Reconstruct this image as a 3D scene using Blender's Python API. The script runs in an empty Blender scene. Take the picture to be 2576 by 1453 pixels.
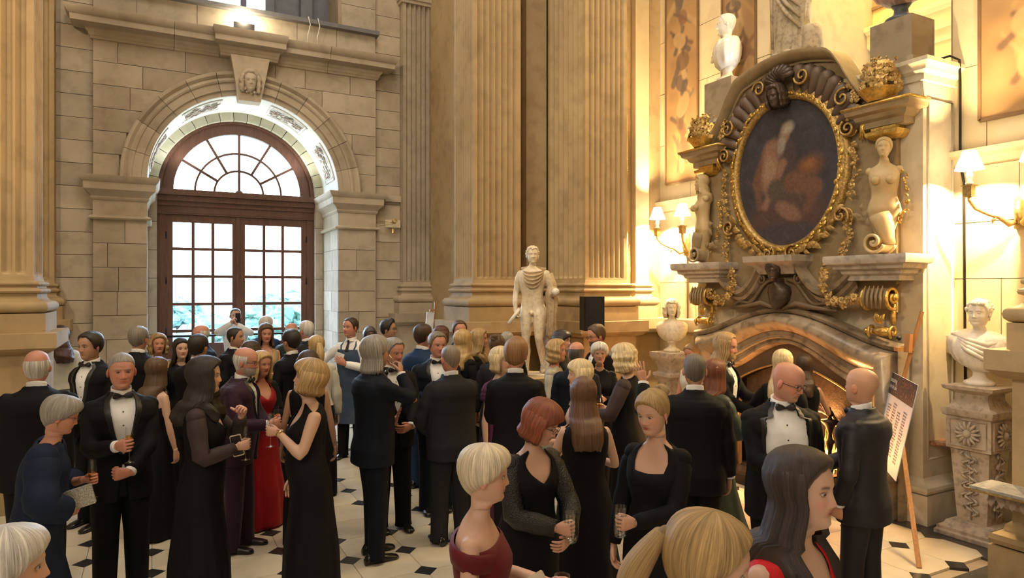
import bpy, math, random
import numpy as np
from math import sin, cos, pi, radians, atan2, tan, sqrt
from mathutils import Vector, Matrix
random.seed(7); RNG = np.random.RandomState(11)
C = bpy.context.scene.collection
SC = bpy.context.scene
# ------------------------------------------------------------------ camera
CH, FL, YAW = 2.25, 1700.0, radians(28)
cd = bpy.data.cameras.new('camera'); cam = bpy.data.objects.new('camera', cd); C.objects.link(cam)
cam.location = (0, 0, CH); cam.rotation_euler = (pi/2, 0, -YAW)
cd.sensor_width = 36; cd.lens = FL/2576*36; cd.clip_start = .05; cd.clip_end = 2000
SC.camera = cam
# ------------------------------------------------------------------ colour management, world, light
SC.view_settings.view_transform = 'Standard'; SC.view_settings.look = 'None'
SC.view_settings.gamma = 1; SC.view_settings.use_curve_mapping = False
SC.view_settings.exposure = 0.85
cy = SC.cycles
cy.max_bounces = 7; cy.diffuse_bounces = 3; cy.glossy_bounces = 3; cy.transmission_bounces = 6
cy.transparent_max_bounces = 12; cy.use_denoising = True; cy.sample_clamp_indirect = 4
cy.use_adaptive_sampling = True; cy.adaptive_threshold = .02; cy.caustics_reflective = False; cy.caustics_refractive = False
W = bpy.data.worlds.new('world'); SC.world = W; W.use_nodes = True
nt = W.node_tree; nt.nodes.clear()
wo = nt.nodes.new('ShaderNodeOutputWorld'); bg = nt.nodes.new('ShaderNodeBackground')
tc = nt.nodes.new('ShaderNodeTexCoord'); sx = nt.nodes.new('ShaderNodeSeparateXYZ'); cr = nt.nodes.new('ShaderNodeValToRGB')
nt.links.new(tc.outputs['Generated'], sx.inputs[0]); nt.links.new(sx.outputs['Z'], cr.inputs[0])
cr.color_ramp.elements[0].position = 0; cr.color_ramp.elements[0].color = (.62, .80, 1, 1)
cr.color_ramp.elements[1].position = .6; cr.color_ramp.elements[1].color = (.48, .70, 1, 1)
nt.links.new(cr.outputs[0], bg.inputs[0]); bg.inputs[1].default_value = 13
nt.links.new(bg.outputs[0], wo.inputs[0])

def aim(o, target):
    d = Vector(target) - o.location
    o.rotation_euler = d.to_track_quat('-Z', 'Y').to_euler()
def area_light(name, loc, target, size, power, color, size_y=None):
    l = bpy.data.lights.new(name, 'AREA'); l.energy = power; l.color = color
    l.shape = 'RECTANGLE'; l.size = size; l.size_y = size_y or size
    o = bpy.data.objects.new(name, l); C.objects.link(o); o.location = loc; aim(o, target); return o
def spot_light(name, loc, target, power, color, angle, radius=.08, blend=.5):
    l = bpy.data.lights.new(name, 'SPOT'); l.energy = power; l.color = color; l.spot_size = radians(angle)
    l.spot_blend = blend; l.shadow_soft_size = radius
    o = bpy.data.objects.new(name, l); C.objects.link(o); o.location = loc; aim(o, target); return o
def point_light(name, loc, power, color, radius=.05):
    l = bpy.data.lights.new(name, 'POINT'); l.energy = power; l.color = color; l.shadow_soft_size = radius
    o = bpy.data.objects.new(name, l); C.objects.link(o); o.location = loc; return o
WARM = (1, .70, .36)
for loc, sx_, sy_ in (((1.41, 13.56, 2.9), 2.8, 4.9), ((1.4, 13.0, 8.2), 3, 2.7)):
    o = area_light('portal', loc, (loc[0], 5, loc[2]), sx_, 1, (1, 1, 1), sy_); o.data.cycles.is_portal = True
# the dome's high windows (evening daylight) and added lighting for the hall
area_light('dome_daylight', (1.5, 4.5, 12.6), (2.2, 6, 0), 6, 330, (1, .88, .74))
area_light('added_crowd_fill', (-3.5, -2.2, 6.5), (3.2, 7, 1.2), 3.0, 130, (1, .86, .70))  # unseen fill added to brighten the crowd from the camera side
spot_light('added_warm_spot', (-3.2, 2.0, 7.0), (6.6, 5.4, 3.4), 420, (1, .80, .50), 50, .25)  # this and the next spots: unseen lamps added to warm walls and piers
spot_light('added_warm_spot', (-4.2, 4.0, 8.0), (3.4, 12, 3.6), 420, (1, .80, .54), 75, .3)
spot_light('added_warm_spot', (4.2, -1.2, 6.5), (5.6, 9.6, 4.5), 70, (1, .78, .46), 60, .25)
spot_light('added_warm_spot', (5.2, 3.0, 6.8), (-1.6, 8.4, 5), 500, (1, .66, .28), 26, .2)
area_light('stair_light', (8.5, 5.0, 8.2), (8.9, 5.1, 4.0), 1.2, 260, (1, .74, .30), 3)

# ------------------------------------------------------------------ pixel helpers (2576 x 1453 frame)
SY, CY = sin(YAW), cos(YAW)
def P(px, z, py=None, h=None):
    xv = (px-1288)/FL*z
    X = xv*CY + z*SY; Y = -xv*SY + z*CY
    if py is not None: h = CH - (py-726.5)*z/FL
    return (X, Y, h or 0.0)

# ------------------------------------------------------------------ mesh builder
class M:
    def __init__(s): s.v = []; s.f = []; s.m = []; s.c = []; s.n = 0; s.hascol = False; s.flow = None
    def add(s, v, f, m=0, c=None):
        v = np.asarray(v, float).reshape(-1, 3); s.v.append(v)
        k = s.n
        s.f.extend([tuple(i+k for i in q) for q in f]); s.m.extend([m]*len(f))
        if c is None: s.c.append(np.ones((len(v), 3)))
        else:
            s.hascol = True; c = np.asarray(c, float)
            s.c.append(np.broadcast_to(c, (len(v), 3)) if c.ndim == 1 else c.reshape(-1, 3))
        s.n += len(v); return s
    def box(s, x0, x1, y0, y1, z0, z1, m=0, c=None):
        v = [(x, y, z) for x in (x0, x1) for y in (y0, y1) for z in (z0, z1)]
        return s.add(v, [(0,1,3,2),(4,6,7,5),(0,4,5,1),(2,3,7,6),(0,2,6,4),(1,5,7,3)], m, c)
    def obox(s, p, q, w, d, up=(0,0,1), m=0, c=None):      # bar from p to q, w wide, d deep
        p = np.array(p, float); q = np.array(q, float); a = q-p; a /= np.linalg.norm(a)
        u = np.cross(a, up); 
        if np.linalg.norm(u) < 1e-3: u = np.cross(a, (1,0,0))
        u /= np.linalg.norm(u); w2 = np.cross(u, a)
        v = [e + u*i*w/2 + w2*j*d/2 for e in (p, q) for i, j in ((-1,-1),(1,-1),(1,1),(-1,1))]
        return s.add(v, [(3,2,1,0),(4,5,6,7),(0,1,5,4),(1,2,6,5),(2,3,7,6),(3,0,4,7)], m, c)
    def grid(s, G, cu=False, cv=False, m=0, c=None, cap0=False, cap1=False):   # G[i][j]; cv closes j, cu closes i
        G = np.asarray(G, float); a, b = G.shape[:2]
        if s.flow is not None:
            jj, ii = np.meshgrid(np.arange(b)/b*2*pi, np.arange(a)/a); s.flow.append(np.stack([np.cos(jj), np.sin(jj), ii], -1).reshape(-1, 3))
        f = []
        for i in range(a if cu else a-1):
            i2 = (i+1) % a
            for j in range(b if cv else b-1):
                j2 = (j+1) % b
                f.append((i*b+j, i*b+j2, i2*b+j2, i2*b+j))
        if cap0: f.append(tuple(range(b-1, -1, -1)))
        if cap1: f.append(tuple((a-1)*b+j for j in range(b)))
        if c is not None:
            c = np.asarray(c, float)
            if c.ndim == 3: c = c.reshape(-1, 3)
        return s.add(G.reshape(-1, 3), f, m, c)
    def tube(s, path, r, seg=10, m=0, c=None, flat=1.0, up=None, caps=True, ends=False):
        p = np.asarray(path, float); n = len(p); r = np.broadcast_to(np.asarray(r, float), (n,)).copy()
        t = np.gradient(p, axis=0); t /= np.maximum(np.linalg.norm(t, axis=1, keepdims=True), 1e-9)
        u = np.array(up if up is not None else (0,0,1), float)
        if up is None and abs(t[0] @ u) > .9: u = np.array((1.,0,0))
        G = []; a = np.linspace(0, 2*pi, seg, endpoint=False)
        for i in range(n):
            u = u - t[i]*(u @ t[i]); u /= np.linalg.norm(u); w = np.cross(t[i], u)
            G.append(p[i] + r[i]*(np.outer(np.cos(a), u)*flat + np.outer(np.sin(a), w)))
        if ends:                                            # rounded ends
            G = [p[0]-t[0]*r[0]*.85 + (g-p[0])*k for g, k in ((G[0], .02),)] + [p[0]-t[0]*r[0]*.6+(G[0]-p[0])*.7] + G + [p[-1]+t[-1]*r[-1]*.6+(G[-1]-p[-1])*.7, p[-1]+t[-1]*r[-1]*.85+(G[-1]-p[-1])*.02]
            caps = False
        return s.grid(G, cv=True, m=m, c=c, cap0=caps, cap1=caps)
    def lathe(s, prof, cx=0, cy=0, seg=24, m=0, c=None, z0=0, cap=True):
        a = np.linspace(0, 2*pi, seg, endpoint=False)
        G = [[(cx+r*cos(t), cy+r*sin(t), z0+z) for t in a] for r, z in prof]
        return s.grid(G, cv=True, m=m, c=c, cap0=cap and prof[0][0] > 1e-4, cap1=cap and prof[-1][0] > 1e-4)
    def ball(s, ctr, r, nu=10, nv=7, m=0, c=None, rot=None, fn=None):
        r = np.broadcast_to(np.asarray(r, float), (3,))
        G = []
        for i in range(nv+1):
            t = pi*i/nv; row = []
            for j in range(nu):
                a = 2*pi*j/nu; d = np.array((sin(t)*cos(a), sin(t)*sin(a), cos(t)))
                k = fn(d) if fn else 1
                d = d*r*k
                if rot is not None: d = rot @ d
                row.append(d + np.array(ctr))
            G.append(row)
        return s.grid(G, cv=True, m=m, c=c)
    def prism(s, poly, axis, a, b, m=0, c=None):            # poly 2D extruded along axis 'x','y','z'
        n = len(poly)
        def w(p, t): return (t, p[0], p[1]) if axis == 'x' else ((p[0], t, p[1]) if axis == 'y' else (p[0], p[1], t))
        v = [w(p, a) for p in poly] + [w(p, b) for p in poly]
        f = [tuple(range(n-1, -1, -1)), tuple(range(n, 2*n))] + [(i, (i+1) % n, n+(i+1) % n, n+i) for i in range(n)]
        return s.add(v, f, m, c)
    def V(s): return np.concatenate(s.v) if s.v else np.zeros((0, 3))
    def xf(s, mat):                                          # 4x4 numpy on everything so far
        mat = np.asarray(mat); s.v = [v @ mat[:3, :3].T + mat[:3, 3] for v in s.v]; return s
    def mesh(s, name, mats, smooth=True, recalc=True):
        me = bpy.data.meshes.new(name); me.from_pydata(s.V().tolist(), [], s.f)
        for mt in (mats if isinstance(mats, (list, tuple)) else [mats]): me.materials.append(mt)
        if any(s.m): me.polygons.foreach_set('material_index', s.m)
        if s.hascol:
            ca = me.color_attributes.new('Col', 'FLOAT_COLOR', 'POINT')
            cc = np.concatenate(s.c); cc = np.concatenate([cc, np.ones((len(cc), 1))], 1)
            ca.data.foreach_set('color', cc.astype(np.float32).ravel())
        if s.flow:
            fa = me.attributes.new('Flow', 'FLOAT_VECTOR', 'POINT'); fa.data.foreach_set('vector', np.concatenate(s.flow).astype(np.float32).ravel())
        if smooth is True: me.polygons.foreach_set('use_smooth', [True]*len(s.f))
        elif smooth: me.shade_auto(smooth) if hasattr(me, 'shade_auto') else None
        me.update(); return me
    def obj(s, name, mats, parent=None, smooth=False, sharp=None):
        me = s.mesh(name, mats, smooth=smooth)
        if sharp: me.polygons.foreach_set('use_smooth', [True]*len(s.f)); me.set_sharp_from_angle(angle=radians(sharp))
        o = bpy.data.objects.new(name, me); C.objects.link(o); o.parent = parent; return o
def tag(o, label=None, cat=None, group=None, kind=None):
    if label: o['label'] = label
    if cat: o['category'] = cat
    if group: o['group'] = group
    if kind: o['kind'] = kind
    return o
def empty(name, loc=(0,0,0), rz=0, parent=None, scale=1, **k):
    o = bpy.data.objects.new(name, None); C.objects.link(o); o.location = loc; o.rotation_euler = (0,0,rz)
    o.scale = (scale,)*3; o.parent = parent; o.empty_display_size = .1; return tag(o, **k)
def struct(o): o['kind'] = 'structure'; return o
def copy_tree(o, parent=None):
    c = o.copy(); C.objects.link(c); c.parent = parent
    for ch in o.children: copy_tree(ch, c)
    return c

# ------------------------------------------------------------------ materials
def new_mat(name):
    m = bpy.data.materials.new(name); m.use_nodes = True; n = m.node_tree; return m, n, n.nodes['Principled BSDF']
def rgb(c): return (c[0], c[1], c[2], 1)
def plain(name, col, rough=.6, metal=0, spec=.5, var=.12, scale=9, bump=0, bscale=80, coat=0, sheen=0, stretch=None):
    m, n, b = new_mat(name)
    b.inputs['Roughness'].default_value = rough; b.inputs['Metallic'].default_value = metal
    b.inputs['Specular IOR Level'].default_value = spec; b.inputs['Coat Weight'].default_value = coat
    b.inputs['Sheen Weight'].default_value = sheen
    t = n.nodes.new('ShaderNodeTexCoord'); no = n.nodes.new('ShaderNodeTexNoise'); no.inputs['Scale'].default_value = scale
    no.inputs['Detail'].default_value = 6
    src = t.outputs['Object']
    if stretch:
        mp = n.nodes.new('ShaderNodeMapping'); mp.inputs['Scale'].default_value = stretch; n.links.new(src, mp.inputs[0]); src = mp.outputs[0]
    n.links.new(src, no.inputs['Vector'])
    r = n.nodes.new('ShaderNodeValToRGB'); r.color_ramp.elements[0].position = .3; r.color_ramp.elements[1].position = .7
    r.color_ramp.elements[0].color = rgb([x*(1-var) for x in col]); r.color_ramp.elements[1].color = rgb([min(1, x*(1+var)) for x in col])
    n.links.new(no.outputs[0], r.inputs[0]); n.links.new(r.outputs[0], b.inputs['Base Color'])
    if bump:
        nb = n.nodes.new('ShaderNodeTexNoise'); nb.inputs['Scale'].default_value = bscale; n.links.new(src, nb.inputs['Vector'])
        bm = n.nodes.new('ShaderNodeBump'); bm.inputs['Strength'].default_value = bump; bm.inputs['Distance'].default_value = .01
        n.links.new(nb.outputs[0], bm.inputs['Height']); n.links.new(bm.outputs[0], b.inputs['Normal'])
    return m
def stone(name, c1, c2, scale=1.3, rough=.75, perobj=.18, bump=.25, stain=.25, spec=.3):
    m, n, b = new_mat(name); b.inputs['Roughness'].default_value = rough; b.inputs['Specular IOR Level'].default_value = spec
    g = n.nodes.new('ShaderNodeNewGeometry'); oi = n.nodes.new('ShaderNodeObjectInfo')
    add = n.nodes.new('ShaderNodeVectorMath'); add.operation = 'MULTIPLY_ADD'
    cb = n.nodes.new('ShaderNodeCombineXYZ'); 
    for i in range(3): n.links.new(oi.outputs['Random'], cb.inputs[i])
    n.links.new(cb.outputs[0], add.inputs[0]); add.inputs[1].default_value = (37, 51, 23); n.links.new(g.outputs['Position'], add.inputs[2])
    no = n.nodes.new('ShaderNodeTexNoise'); no.inputs['Scale'].default_value = scale; no.inputs['Detail'].default_value = 8; no.inputs['Roughness'].default_value = .6
    n.links.new(add.outputs[0], no.inputs['Vector'])
    r = n.nodes.new('ShaderNodeValToRGB'); r.color_ramp.elements[0].position = .32; r.color_ramp.elements[1].position = .68
    r.color_ramp.elements[0].color = rgb(c1); r.color_ramp.elements[1].color = rgb(c2); n.links.new(no.outputs[0], r.inputs[0])
    hs = n.nodes.new('ShaderNodeHueSaturation'); mr = n.nodes.new('ShaderNodeMapRange')
    mr.inputs['To Min'].default_value = 1-perobj; mr.inputs['To Max'].default_value = 1+perobj*.6
    n.links.new(oi.outputs['Random'], mr.inputs[0]); n.links.new(mr.outputs[0], hs.inputs['Value']); n.links.new(r.outputs[0], hs.inputs['Color'])
    no2 = n.nodes.new('ShaderNodeTexNoise'); no2.inputs['Scale'].default_value = scale*4.5; no2.inputs['Detail'].default_value = 5
    n.links.new(add.outputs[0], no2.inputs['Vector'])
    r2 = n.nodes.new('ShaderNodeValToRGB'); r2.color_ramp.elements[0].position = .36; r2.color_ramp.elements[1].position = .5
    r2.color_ramp.elements[0].color = (1-stain, 1-stain, 1-stain, 1); r2.color_ramp.elements[1].color = (1, 1, 1, 1)
    n.links.new(no2.outputs[0], r2.inputs[0])
    mx = n.nodes.new('ShaderNodeMix'); mx.data_type = 'RGBA'; mx.blend_type = 'MULTIPLY'; mx.inputs[0].default_value = 1
    n.links.new(hs.outputs[0], mx.inputs[6]); n.links.new(r2.outputs[0], mx.inputs[7]); n.links.new(mx.outputs[2], b.inputs['Base Color'])
    nb = n.nodes.new('ShaderNodeTexNoise'); nb.inputs['Scale'].default_value = 45; nb.inputs['Detail'].default_value = 4; n.links.new(g.outputs['Position'], nb.inputs['Vector'])
    bm = n.nodes.new('ShaderNodeBump'); bm.inputs['Strength'].default_value = bump; bm.inputs['Distance'].default_value = .006
    n.links.new(nb.outputs[0], bm.inputs['Height']); n.links.new(bm.outputs[0], b.inputs['Normal'])
    return m
def colored(name, rough=.5, spec=.4, sss=0, metal=0, bump=0, bscale=200, sheen=0):
    m, n, b = new_mat(name); a = n.nodes.new('ShaderNodeAttribute'); a.attribute_name = 'Col'
    n.links.new(a.outputs['Color'], b.inputs['Base Color']); b.inputs['Roughness'].default_value = rough
    b.inputs['Specular IOR Level'].default_value = spec; b.inputs['Metallic'].default_value = metal; b.inputs['Sheen Weight'].default_value = sheen
    if sss:
        b.inputs['Subsurface Weight'].default_value = sss; b.inputs['Subsurface Scale'].default_value = .012; b.inputs['Subsurface Radius'].default_value = (1, .35, .2)
    if bump:
        t = n.nodes.new('ShaderNodeTexCoord'); nb = n.nodes.new('ShaderNodeTexNoise'); nb.inputs['Scale'].default_value = bscale
        n.links.new(t.outputs['Object'], nb.inputs['Vector'])
        bm = n.nodes.new('ShaderNodeBump'); bm.inputs['Strength'].default_value = bump; bm.inputs['Distance'].default_value = .004
        n.links.new(nb.outputs[0], bm.inputs['Height']); n.links.new(bm.outputs[0], b.inputs['Normal'])
    return m
def emit(name, col, strength):
    m = bpy.data.materials.new(name); m.use_nodes = True; n = m.node_tree; n.nodes.clear()
    e = n.nodes.new('ShaderNodeEmission'); o = n.nodes.new('ShaderNodeOutputMaterial'); e.inputs[0].default_value = rgb(col); e.inputs[1].default_value = strength
    n.links.new(e.outputs[0], o.inputs[0]); return m
def clear_glass(name, tint=(1, 1, 1), refl=.12):
    m = bpy.data.materials.new(name); m.use_nodes = True; n = m.node_tree; n.nodes.clear()
    o = n.nodes.new('ShaderNodeOutputMaterial'); mx = n.nodes.new('ShaderNodeMixShader'); t = n.nodes.new('ShaderNodeBsdfTransparent'); g = n.nodes.new('ShaderNodeBsdfGlossy')
    lw = n.nodes.new('ShaderNodeLayerWeight'); lw.inputs[0].default_value = .5; pw = n.nodes.new('ShaderNodeMath'); pw.operation = 'POWER'; pw.inputs[1].default_value = 2.5
    ml = n.nodes.new('ShaderNodeMath'); ml.operation = 'MULTIPLY_ADD'; ml.inputs[1].default_value = refl*2; ml.inputs[2].default_value = refl*.3
    t.inputs[0].default_value = rgb(tint); g.inputs['Roughness'].default_value = .06
    n.links.new(lw.outputs['Facing'], pw.inputs[0]); n.links.new(pw.outputs[0], ml.inputs[0]); n.links.new(ml.outputs[0], mx.inputs[0]); n.links.new(t.outputs[0], mx.inputs[1]); n.links.new(g.outputs[0], mx.inputs[2]); n.links.new(mx.outputs[0], o.inputs[0])
    return m
ASH = stone('ashlar_stone', (.43, .35, .25), (.57, .485, .365), perobj=.16, stain=.12)
ASHD = stone('grey_ashlar_stone', (.40, .34, .26), (.54, .465, .36), perobj=.14, stain=.14)
JOINT = stone('joint_mortar', (.36, .28, .19), (.44, .36, .26), perobj=0, stain=.1)
CREAM = stone('cream_wall_stone', (.68, .55, .33), (.80, .69, .47), scale=.8, perobj=.12, stain=.1, rough=.6)
COLUMN = stone('column_stone', (.40, .285, .15), (.50, .37, .205), scale=.9, perobj=.1, stain=.16)
GREEN = stone('voussoir_stone', (.44, .42, .28), (.56, .53, .38), perobj=.15, stain=.1)
PALE = stone('painted_soffit_plaster', (.72, .70, .62), (.8, .78, .7), perobj=0, stain=.05, bump=.1)
MARBLE = stone('statue_marble', (.66, .54, .38), (.82, .72, .55), scale=5, perobj=.1, stain=.18, rough=.38, bump=.1, spec=.5)
WHITEM = stone('white_marble', (.78, .72, .62), (.88, .84, .76), scale=4, perobj=.05, stain=.1, rough=.35, bump=.08, spec=.5)
SCAG = stone('brown_scagliola', (.22, .165, .11), (.44, .35, .25), scale=1.9, perobj=.1, stain=.4, rough=.26, bump=.06, spec=.6)
OVERM = stone('overmantel_stucco', (.30, .22, .12), (.42, .32, .19), scale=2, perobj=.05, stain=.15, rough=.6)
GREYM = stone('grey_marble', (.42, .37, .31), (.62, .56, .48), scale=2.5, perobj=.05, stain=.3, rough=.35, bump=.08, spec=.5)
TAUPE = stone('carved_taupe_stone', (.40, .33, .27), (.56, .48, .40), scale=4, perobj=.05, stain=.3, rough=.6)
PALEPIL = stone('pale_pilaster_plaster', (.66, .56, .40), (.80, .72, .56), scale=1.2, perobj=.05, stain=.12, rough=.5)
GILT = plain('antique_gilt', (.80, .52, .14), rough=.34, metal=.85, var=.3, scale=30, bump=.4, bscale=60)
DGILT = plain('dull_gilt', (.50, .33, .12), rough=.45, metal=.6, var=.4, scale=40, bump=.5, bscale=70)
BRONZE = plain('dark_bronze', (.085, .06, .045), rough=.38, metal=.3, var=.3, scale=20, bump=.3, bscale=50)
BRASS = plain('aged_brass', (.62, .46, .22), rough=.3, metal=.9, var=.25, scale=30, bump=.4, bscale=90)
BLACKI = plain('black_iron', (.018, .016, .015), rough=.45, metal=.5, var=.3)
SOOT = plain('sooty_fireback', (.05, .036, .028), rough=.8, var=.4, scale=6)
WOODD = plain('mahogany_joinery', (.125, .056, .034), rough=.4, var=.25, scale=5, stretch=(8, 8, 1), spec=.5)
EASELW = plain('easel_beech', (.46, .22, .08), rough=.45, var=.2, scale=6, stretch=(9, 9, 1))
TILEC = stone('cream_floor_tile', (.70, .62, .47), (.80, .73, .58), scale=1.5, perobj=.10, stain=.06, rough=.28, bump=.03, spec=.5)
TILEB = stone('black_floor_tile', (.025, .026, .028), (.05, .05, .053), scale=2.5, perobj=.1, stain=.1, rough=.25, bump=.03, spec=.5)
SLATE = stone('slate_flag', (.055, .055, .052), (.105, .10, .09), scale=1.6, perobj=.3, stain=.25, rough=.35, bump=.1, spec=.5)
WGLASS = clear_glass('window_glass', (1, 1, 1), .1)
DGLASS = clear_glass('drinking_glass', (.97, .98, .98), .32)
CHAMP = clear_glass('champagne', (.93, .72, .36), .10)
# ================================================================== ARCHITECTURE
def block_mesh():
    me = M().box(-.5, .5, -.5, .5, -.5, .5).mesh('block', ASH, smooth=False); return me
UNIT = {}
def unit_box(mat):
    if mat.name not in UNIT: UNIT[mat.name] = M().box(-.5, .5, -.5, .5, -.5, .5).mesh('block_'+mat.name, mat, smooth=False)
    return UNIT[mat.name]
def block(parent, x0, x1, y0, y1, z0, z1, mat=ASH, name='stone_block', gap=.004):
    o = bpy.data.objects.new(name, unit_box(mat)); C.objects.link(o); o.parent = parent
    dx = gap if x1-x0 > .05 else 0; dy = gap if y1-y0 > .3 else 0
    o.location = ((x0+x1)/2, (y0+y1)/2, (z0+z1)/2); o.scale = (x1-x0-2*dx, y1-y0-2*dy, z1-z0-2*gap); return o
def block_wall_y(parent, x0, x1, y, z0, z1, ch, mat=ASH, bw=.75, depth=.05, seed=1, clip=None):
    """courses of ashlar facing -Y; clip(x) gives the lowest free height"""
    rr = random.Random(seed); k = max(1, round((z1-z0)/ch)); ch = (z1-z0)/k
    for i in range(k):
        za, zb = z0+i*ch, z0+(i+1)*ch; x = x0; first = True
        while x < x1-.02:
            w = bw*rr.uniform(.65, 1.3)*(.55 if first and i % 2 else 1); first = False
            xe = x+w
            if x1-xe < .3: xe = x1
            pr = rr.uniform(-.003, .003)
            if clip is None: block(parent, x, xe, y+pr, y+depth, za, zb, mat)
            else:
                xs = np.linspace(x+.004, xe-.004, 9); lo = np.array([max(za+.004, clip(t)) for t in xs])
                ok = lo < zb-.03
                if ok.all() and (lo < za+.01).all(): block(parent, x, xe, y+pr, y+depth, za, zb, mat)
                elif ok.any():
                    i0, i1 = np.where(ok)[0][[0, -1]]
                    if i1 > i0:
                        poly = [(xs[j], lo[j]) for j in range(i0, i1+1)] + [(xs[i1], zb-.004), (xs[i0], zb-.004)]
                        M().prism(poly, 'y', y+pr, y+depth).obj('stone_block', mat, parent)
            x = xe
def block_wall_x(parent, X, y0, y1, z0, z1, ch, mat=CREAM, bw=.9, depth=.05, seed=1, sgn=1):
    rr = random.Random(seed); k = max(1, round((z1-z0)/ch)); ch = (z1-z0)/k
    for i in range(k):
        y = y0; first = True
        while y < y1-.02:
            w = bw*rr.uniform(.7, 1.25)*(.55 if first and i % 2 else 1); first = False; ye = y+w
            if y1-ye < .3: ye = y1
            pr = rr.uniform(-.002, .002)
            xa, xb = sorted((X+pr, X+depth*sgn))
            block(parent, xa, xb, y, ye, z0+i*ch, z0+(i+1)*ch, mat); y = ye
def moulding(x0, x1, y0, y1, prof, name, mat, parent=None, sharp=35):
    G = []
    for out, z in prof:
        G.append([(x0-out, y0-out, z), (x1+out, y0-out, z), (x1+out, y1+out, z), (x0-out, y1+out, z)])
    m = M().grid(G, cv=True, cap0=True, cap1=True); return m.obj(name, mat, parent, sharp=sharp)
def tor(o, z0, z1, n=6):            # half-round bulge from out o
    r = (z1-z0)/2; return [(o+r*sin(pi*i/n), z0+r-r*cos(pi*i/n)) for i in range(n+1)]
def base_prof(z=1.80, k=1.0):
    return [(.115*k, z), (.115*k, z+.20), *tor(.075*k, z+.20, z+.325), (.06*k, z+.33), (.035*k, z+.36), (.035*k, z+.40), *tor(.045*k, z+.405, z+.455, 4), (.035*k, z+.46), (.03*k, z+.475), *tor(.03*k, z+.48, z+.53, 4), (.012, z+.535), (0, z+.58)]
CAPP = [(.10, 1.585), (.14, 1.60), (.17, 1.63), (.20, 1.65), (.20, 1.80), (.10, 1.803)]
PBASE = [(.20, 0), (.20, .34), *tor(.15, .34, .44, 4), (.13, .46), (.12, .50), (.09, .53)]
def fluted(m, o, u, n, width, z0, z1, nf, r=None, margin=.05):
    """fluted face: origin o (x,y), u along, n outward (both unit 2D)"""
    pitch = (width-2*margin)/nf; r = r or pitch*.40; fil = pitch/2-r
    S = [0.0]; D = [None]
    for k in range(nf):
        c = margin+pitch*(k+.5)
        for t in np.linspace(-1, 1, 7): S.append(c+r*t); D.append(t)
    S.append(width); D.append(None)
    hs = [0, .15, .55, 1.0]; Z = [z0] + [z0+.02+r*h for h in hs] + [z1]; H = [None]+hs+[1]
    G = []
    for z, h in zip(Z, H):
        row = []
        for s, t in zip(S, D):
            d = 0
            if t is not None and h is not None: d = r*1.35*sqrt(max(0, 1-t*t-(1-h)**2))
            row.append((o[0]+u[0]*s-n[0]*d, o[1]+u[1]*s-n[1]*d, z))
        G.append(row)
    m.grid(G)
def pillar(name, x0, x1, y0, y1, label=None, faces='sw', nf=7, ztop=12, mat=COLUMN, ped=True, e=0):
    root = empty(name); struct(root)
    m = M()
    if 's' in faces: fluted(m, (x0, y0), (1, 0), (0, -1), x1-x0, 2.38, ztop, nf)
    else: m.add([(x0, y0, 2.38), (x1, y0, 2.38), (x1, y0, ztop), (x0, y0, ztop)], [(0, 1, 2, 3)])
    for f, X, nn in (('w', x0, -1), ('e', x1, 1)):
        if f in faces: fluted(m, (X, y0), (0, 1), (nn, 0), y1-y0, 2.38, ztop, nf)
        else: m.add([(X, y0, 2.38), (X, y1, 2.38), (X, y1, ztop), (X, y0, ztop)], [(0, 1, 2, 3)])
    m.add([(x0, y1, 2.38), (x1, y1, 2.38), (x1, y1, ztop), (x0, y1, ztop)], [(0, 1, 2, 3)])
    m.obj('fluted_shaft', mat, root, sharp=50)
    moulding(x0, x1, y0, y1, base_prof(), 'base_moulding', mat, root, sharp=40)
    if ped:
        moulding(x0-.02, x1+.02, y0-.02, y1+.02, CAPP, 'pedestal_cap', mat, root)
        M().box(x0-.09, x1+.09, y0-.09, y1+.09, 0, 1.59).obj('pedestal', mat, root)
        moulding(x0, x1, y0, y1, PBASE, 'pedestal_base', mat, root)
    return root
def shell_rects(name, rects, mat, parent=None):
    m = M()
    for r in rects: m.box(*r)
    return m.obj(name, mat, parent)
# ---- room shell
ww = struct(empty('wall_window'))
cxw = 1.41
fl = struct(empty('floor'))
M().box(-7.5, 9.8, -4.5, 13.6, -.2, -.022).obj('floor_bed', JOINT, fl)
struct(M().box(-7.5, 9.8, -4.5, 13.6, 13, 13.2).obj('ceiling', CREAM))
struct(M().box(-7.7, -7.5, -4.5, 13.6, 0, 13).obj('wall_left', CREAM))
struct(M().box(-7.5, 9.8, -4.7, -4.5, 0, 13).obj('wall_back', CREAM))
# window wall core with arched opening
R0, R1, RS = 1.485, 1.86, 3.96
def arch_pts(r, n=40, cx=cxw, cz=RS): return [(cx+r*cos(pi-pi*i/n), cz+r*sin(pi-pi*i/n)) for i in range(n+1)]
core = M()
core.box(-7.5, cxw-R0-.01, 12.14, 13.5, 0, 13); core.box(cxw+R0+.01, 7.1, 12.14, 13.5, 0, 13)
core.box(-.80+.04, cxw-R0-.01, 12.035, 12.14, 0, 13); core.box(cxw+R0+.01, 3.58-.04, 12.035, 12.14, 0, 13)
ap = arch_pts(R0+.01)
for y in (12.035, 13.5):
    top = [(x, 6.84) for x, z in ap]
    core.grid([[(x, y, z) for x, z in ap], [(x, y, z) for x, z in top]])
core.box(cxw-R0-.01, cxw+R0+.01, 12.035, 13.5, 6.82, 6.86)
core.box(cxw-R0-.01, cxw+R0+.01, 12.035, 13.5, 9.6, 13)
core.obj('wall_core', JOINT, ww)
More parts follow.
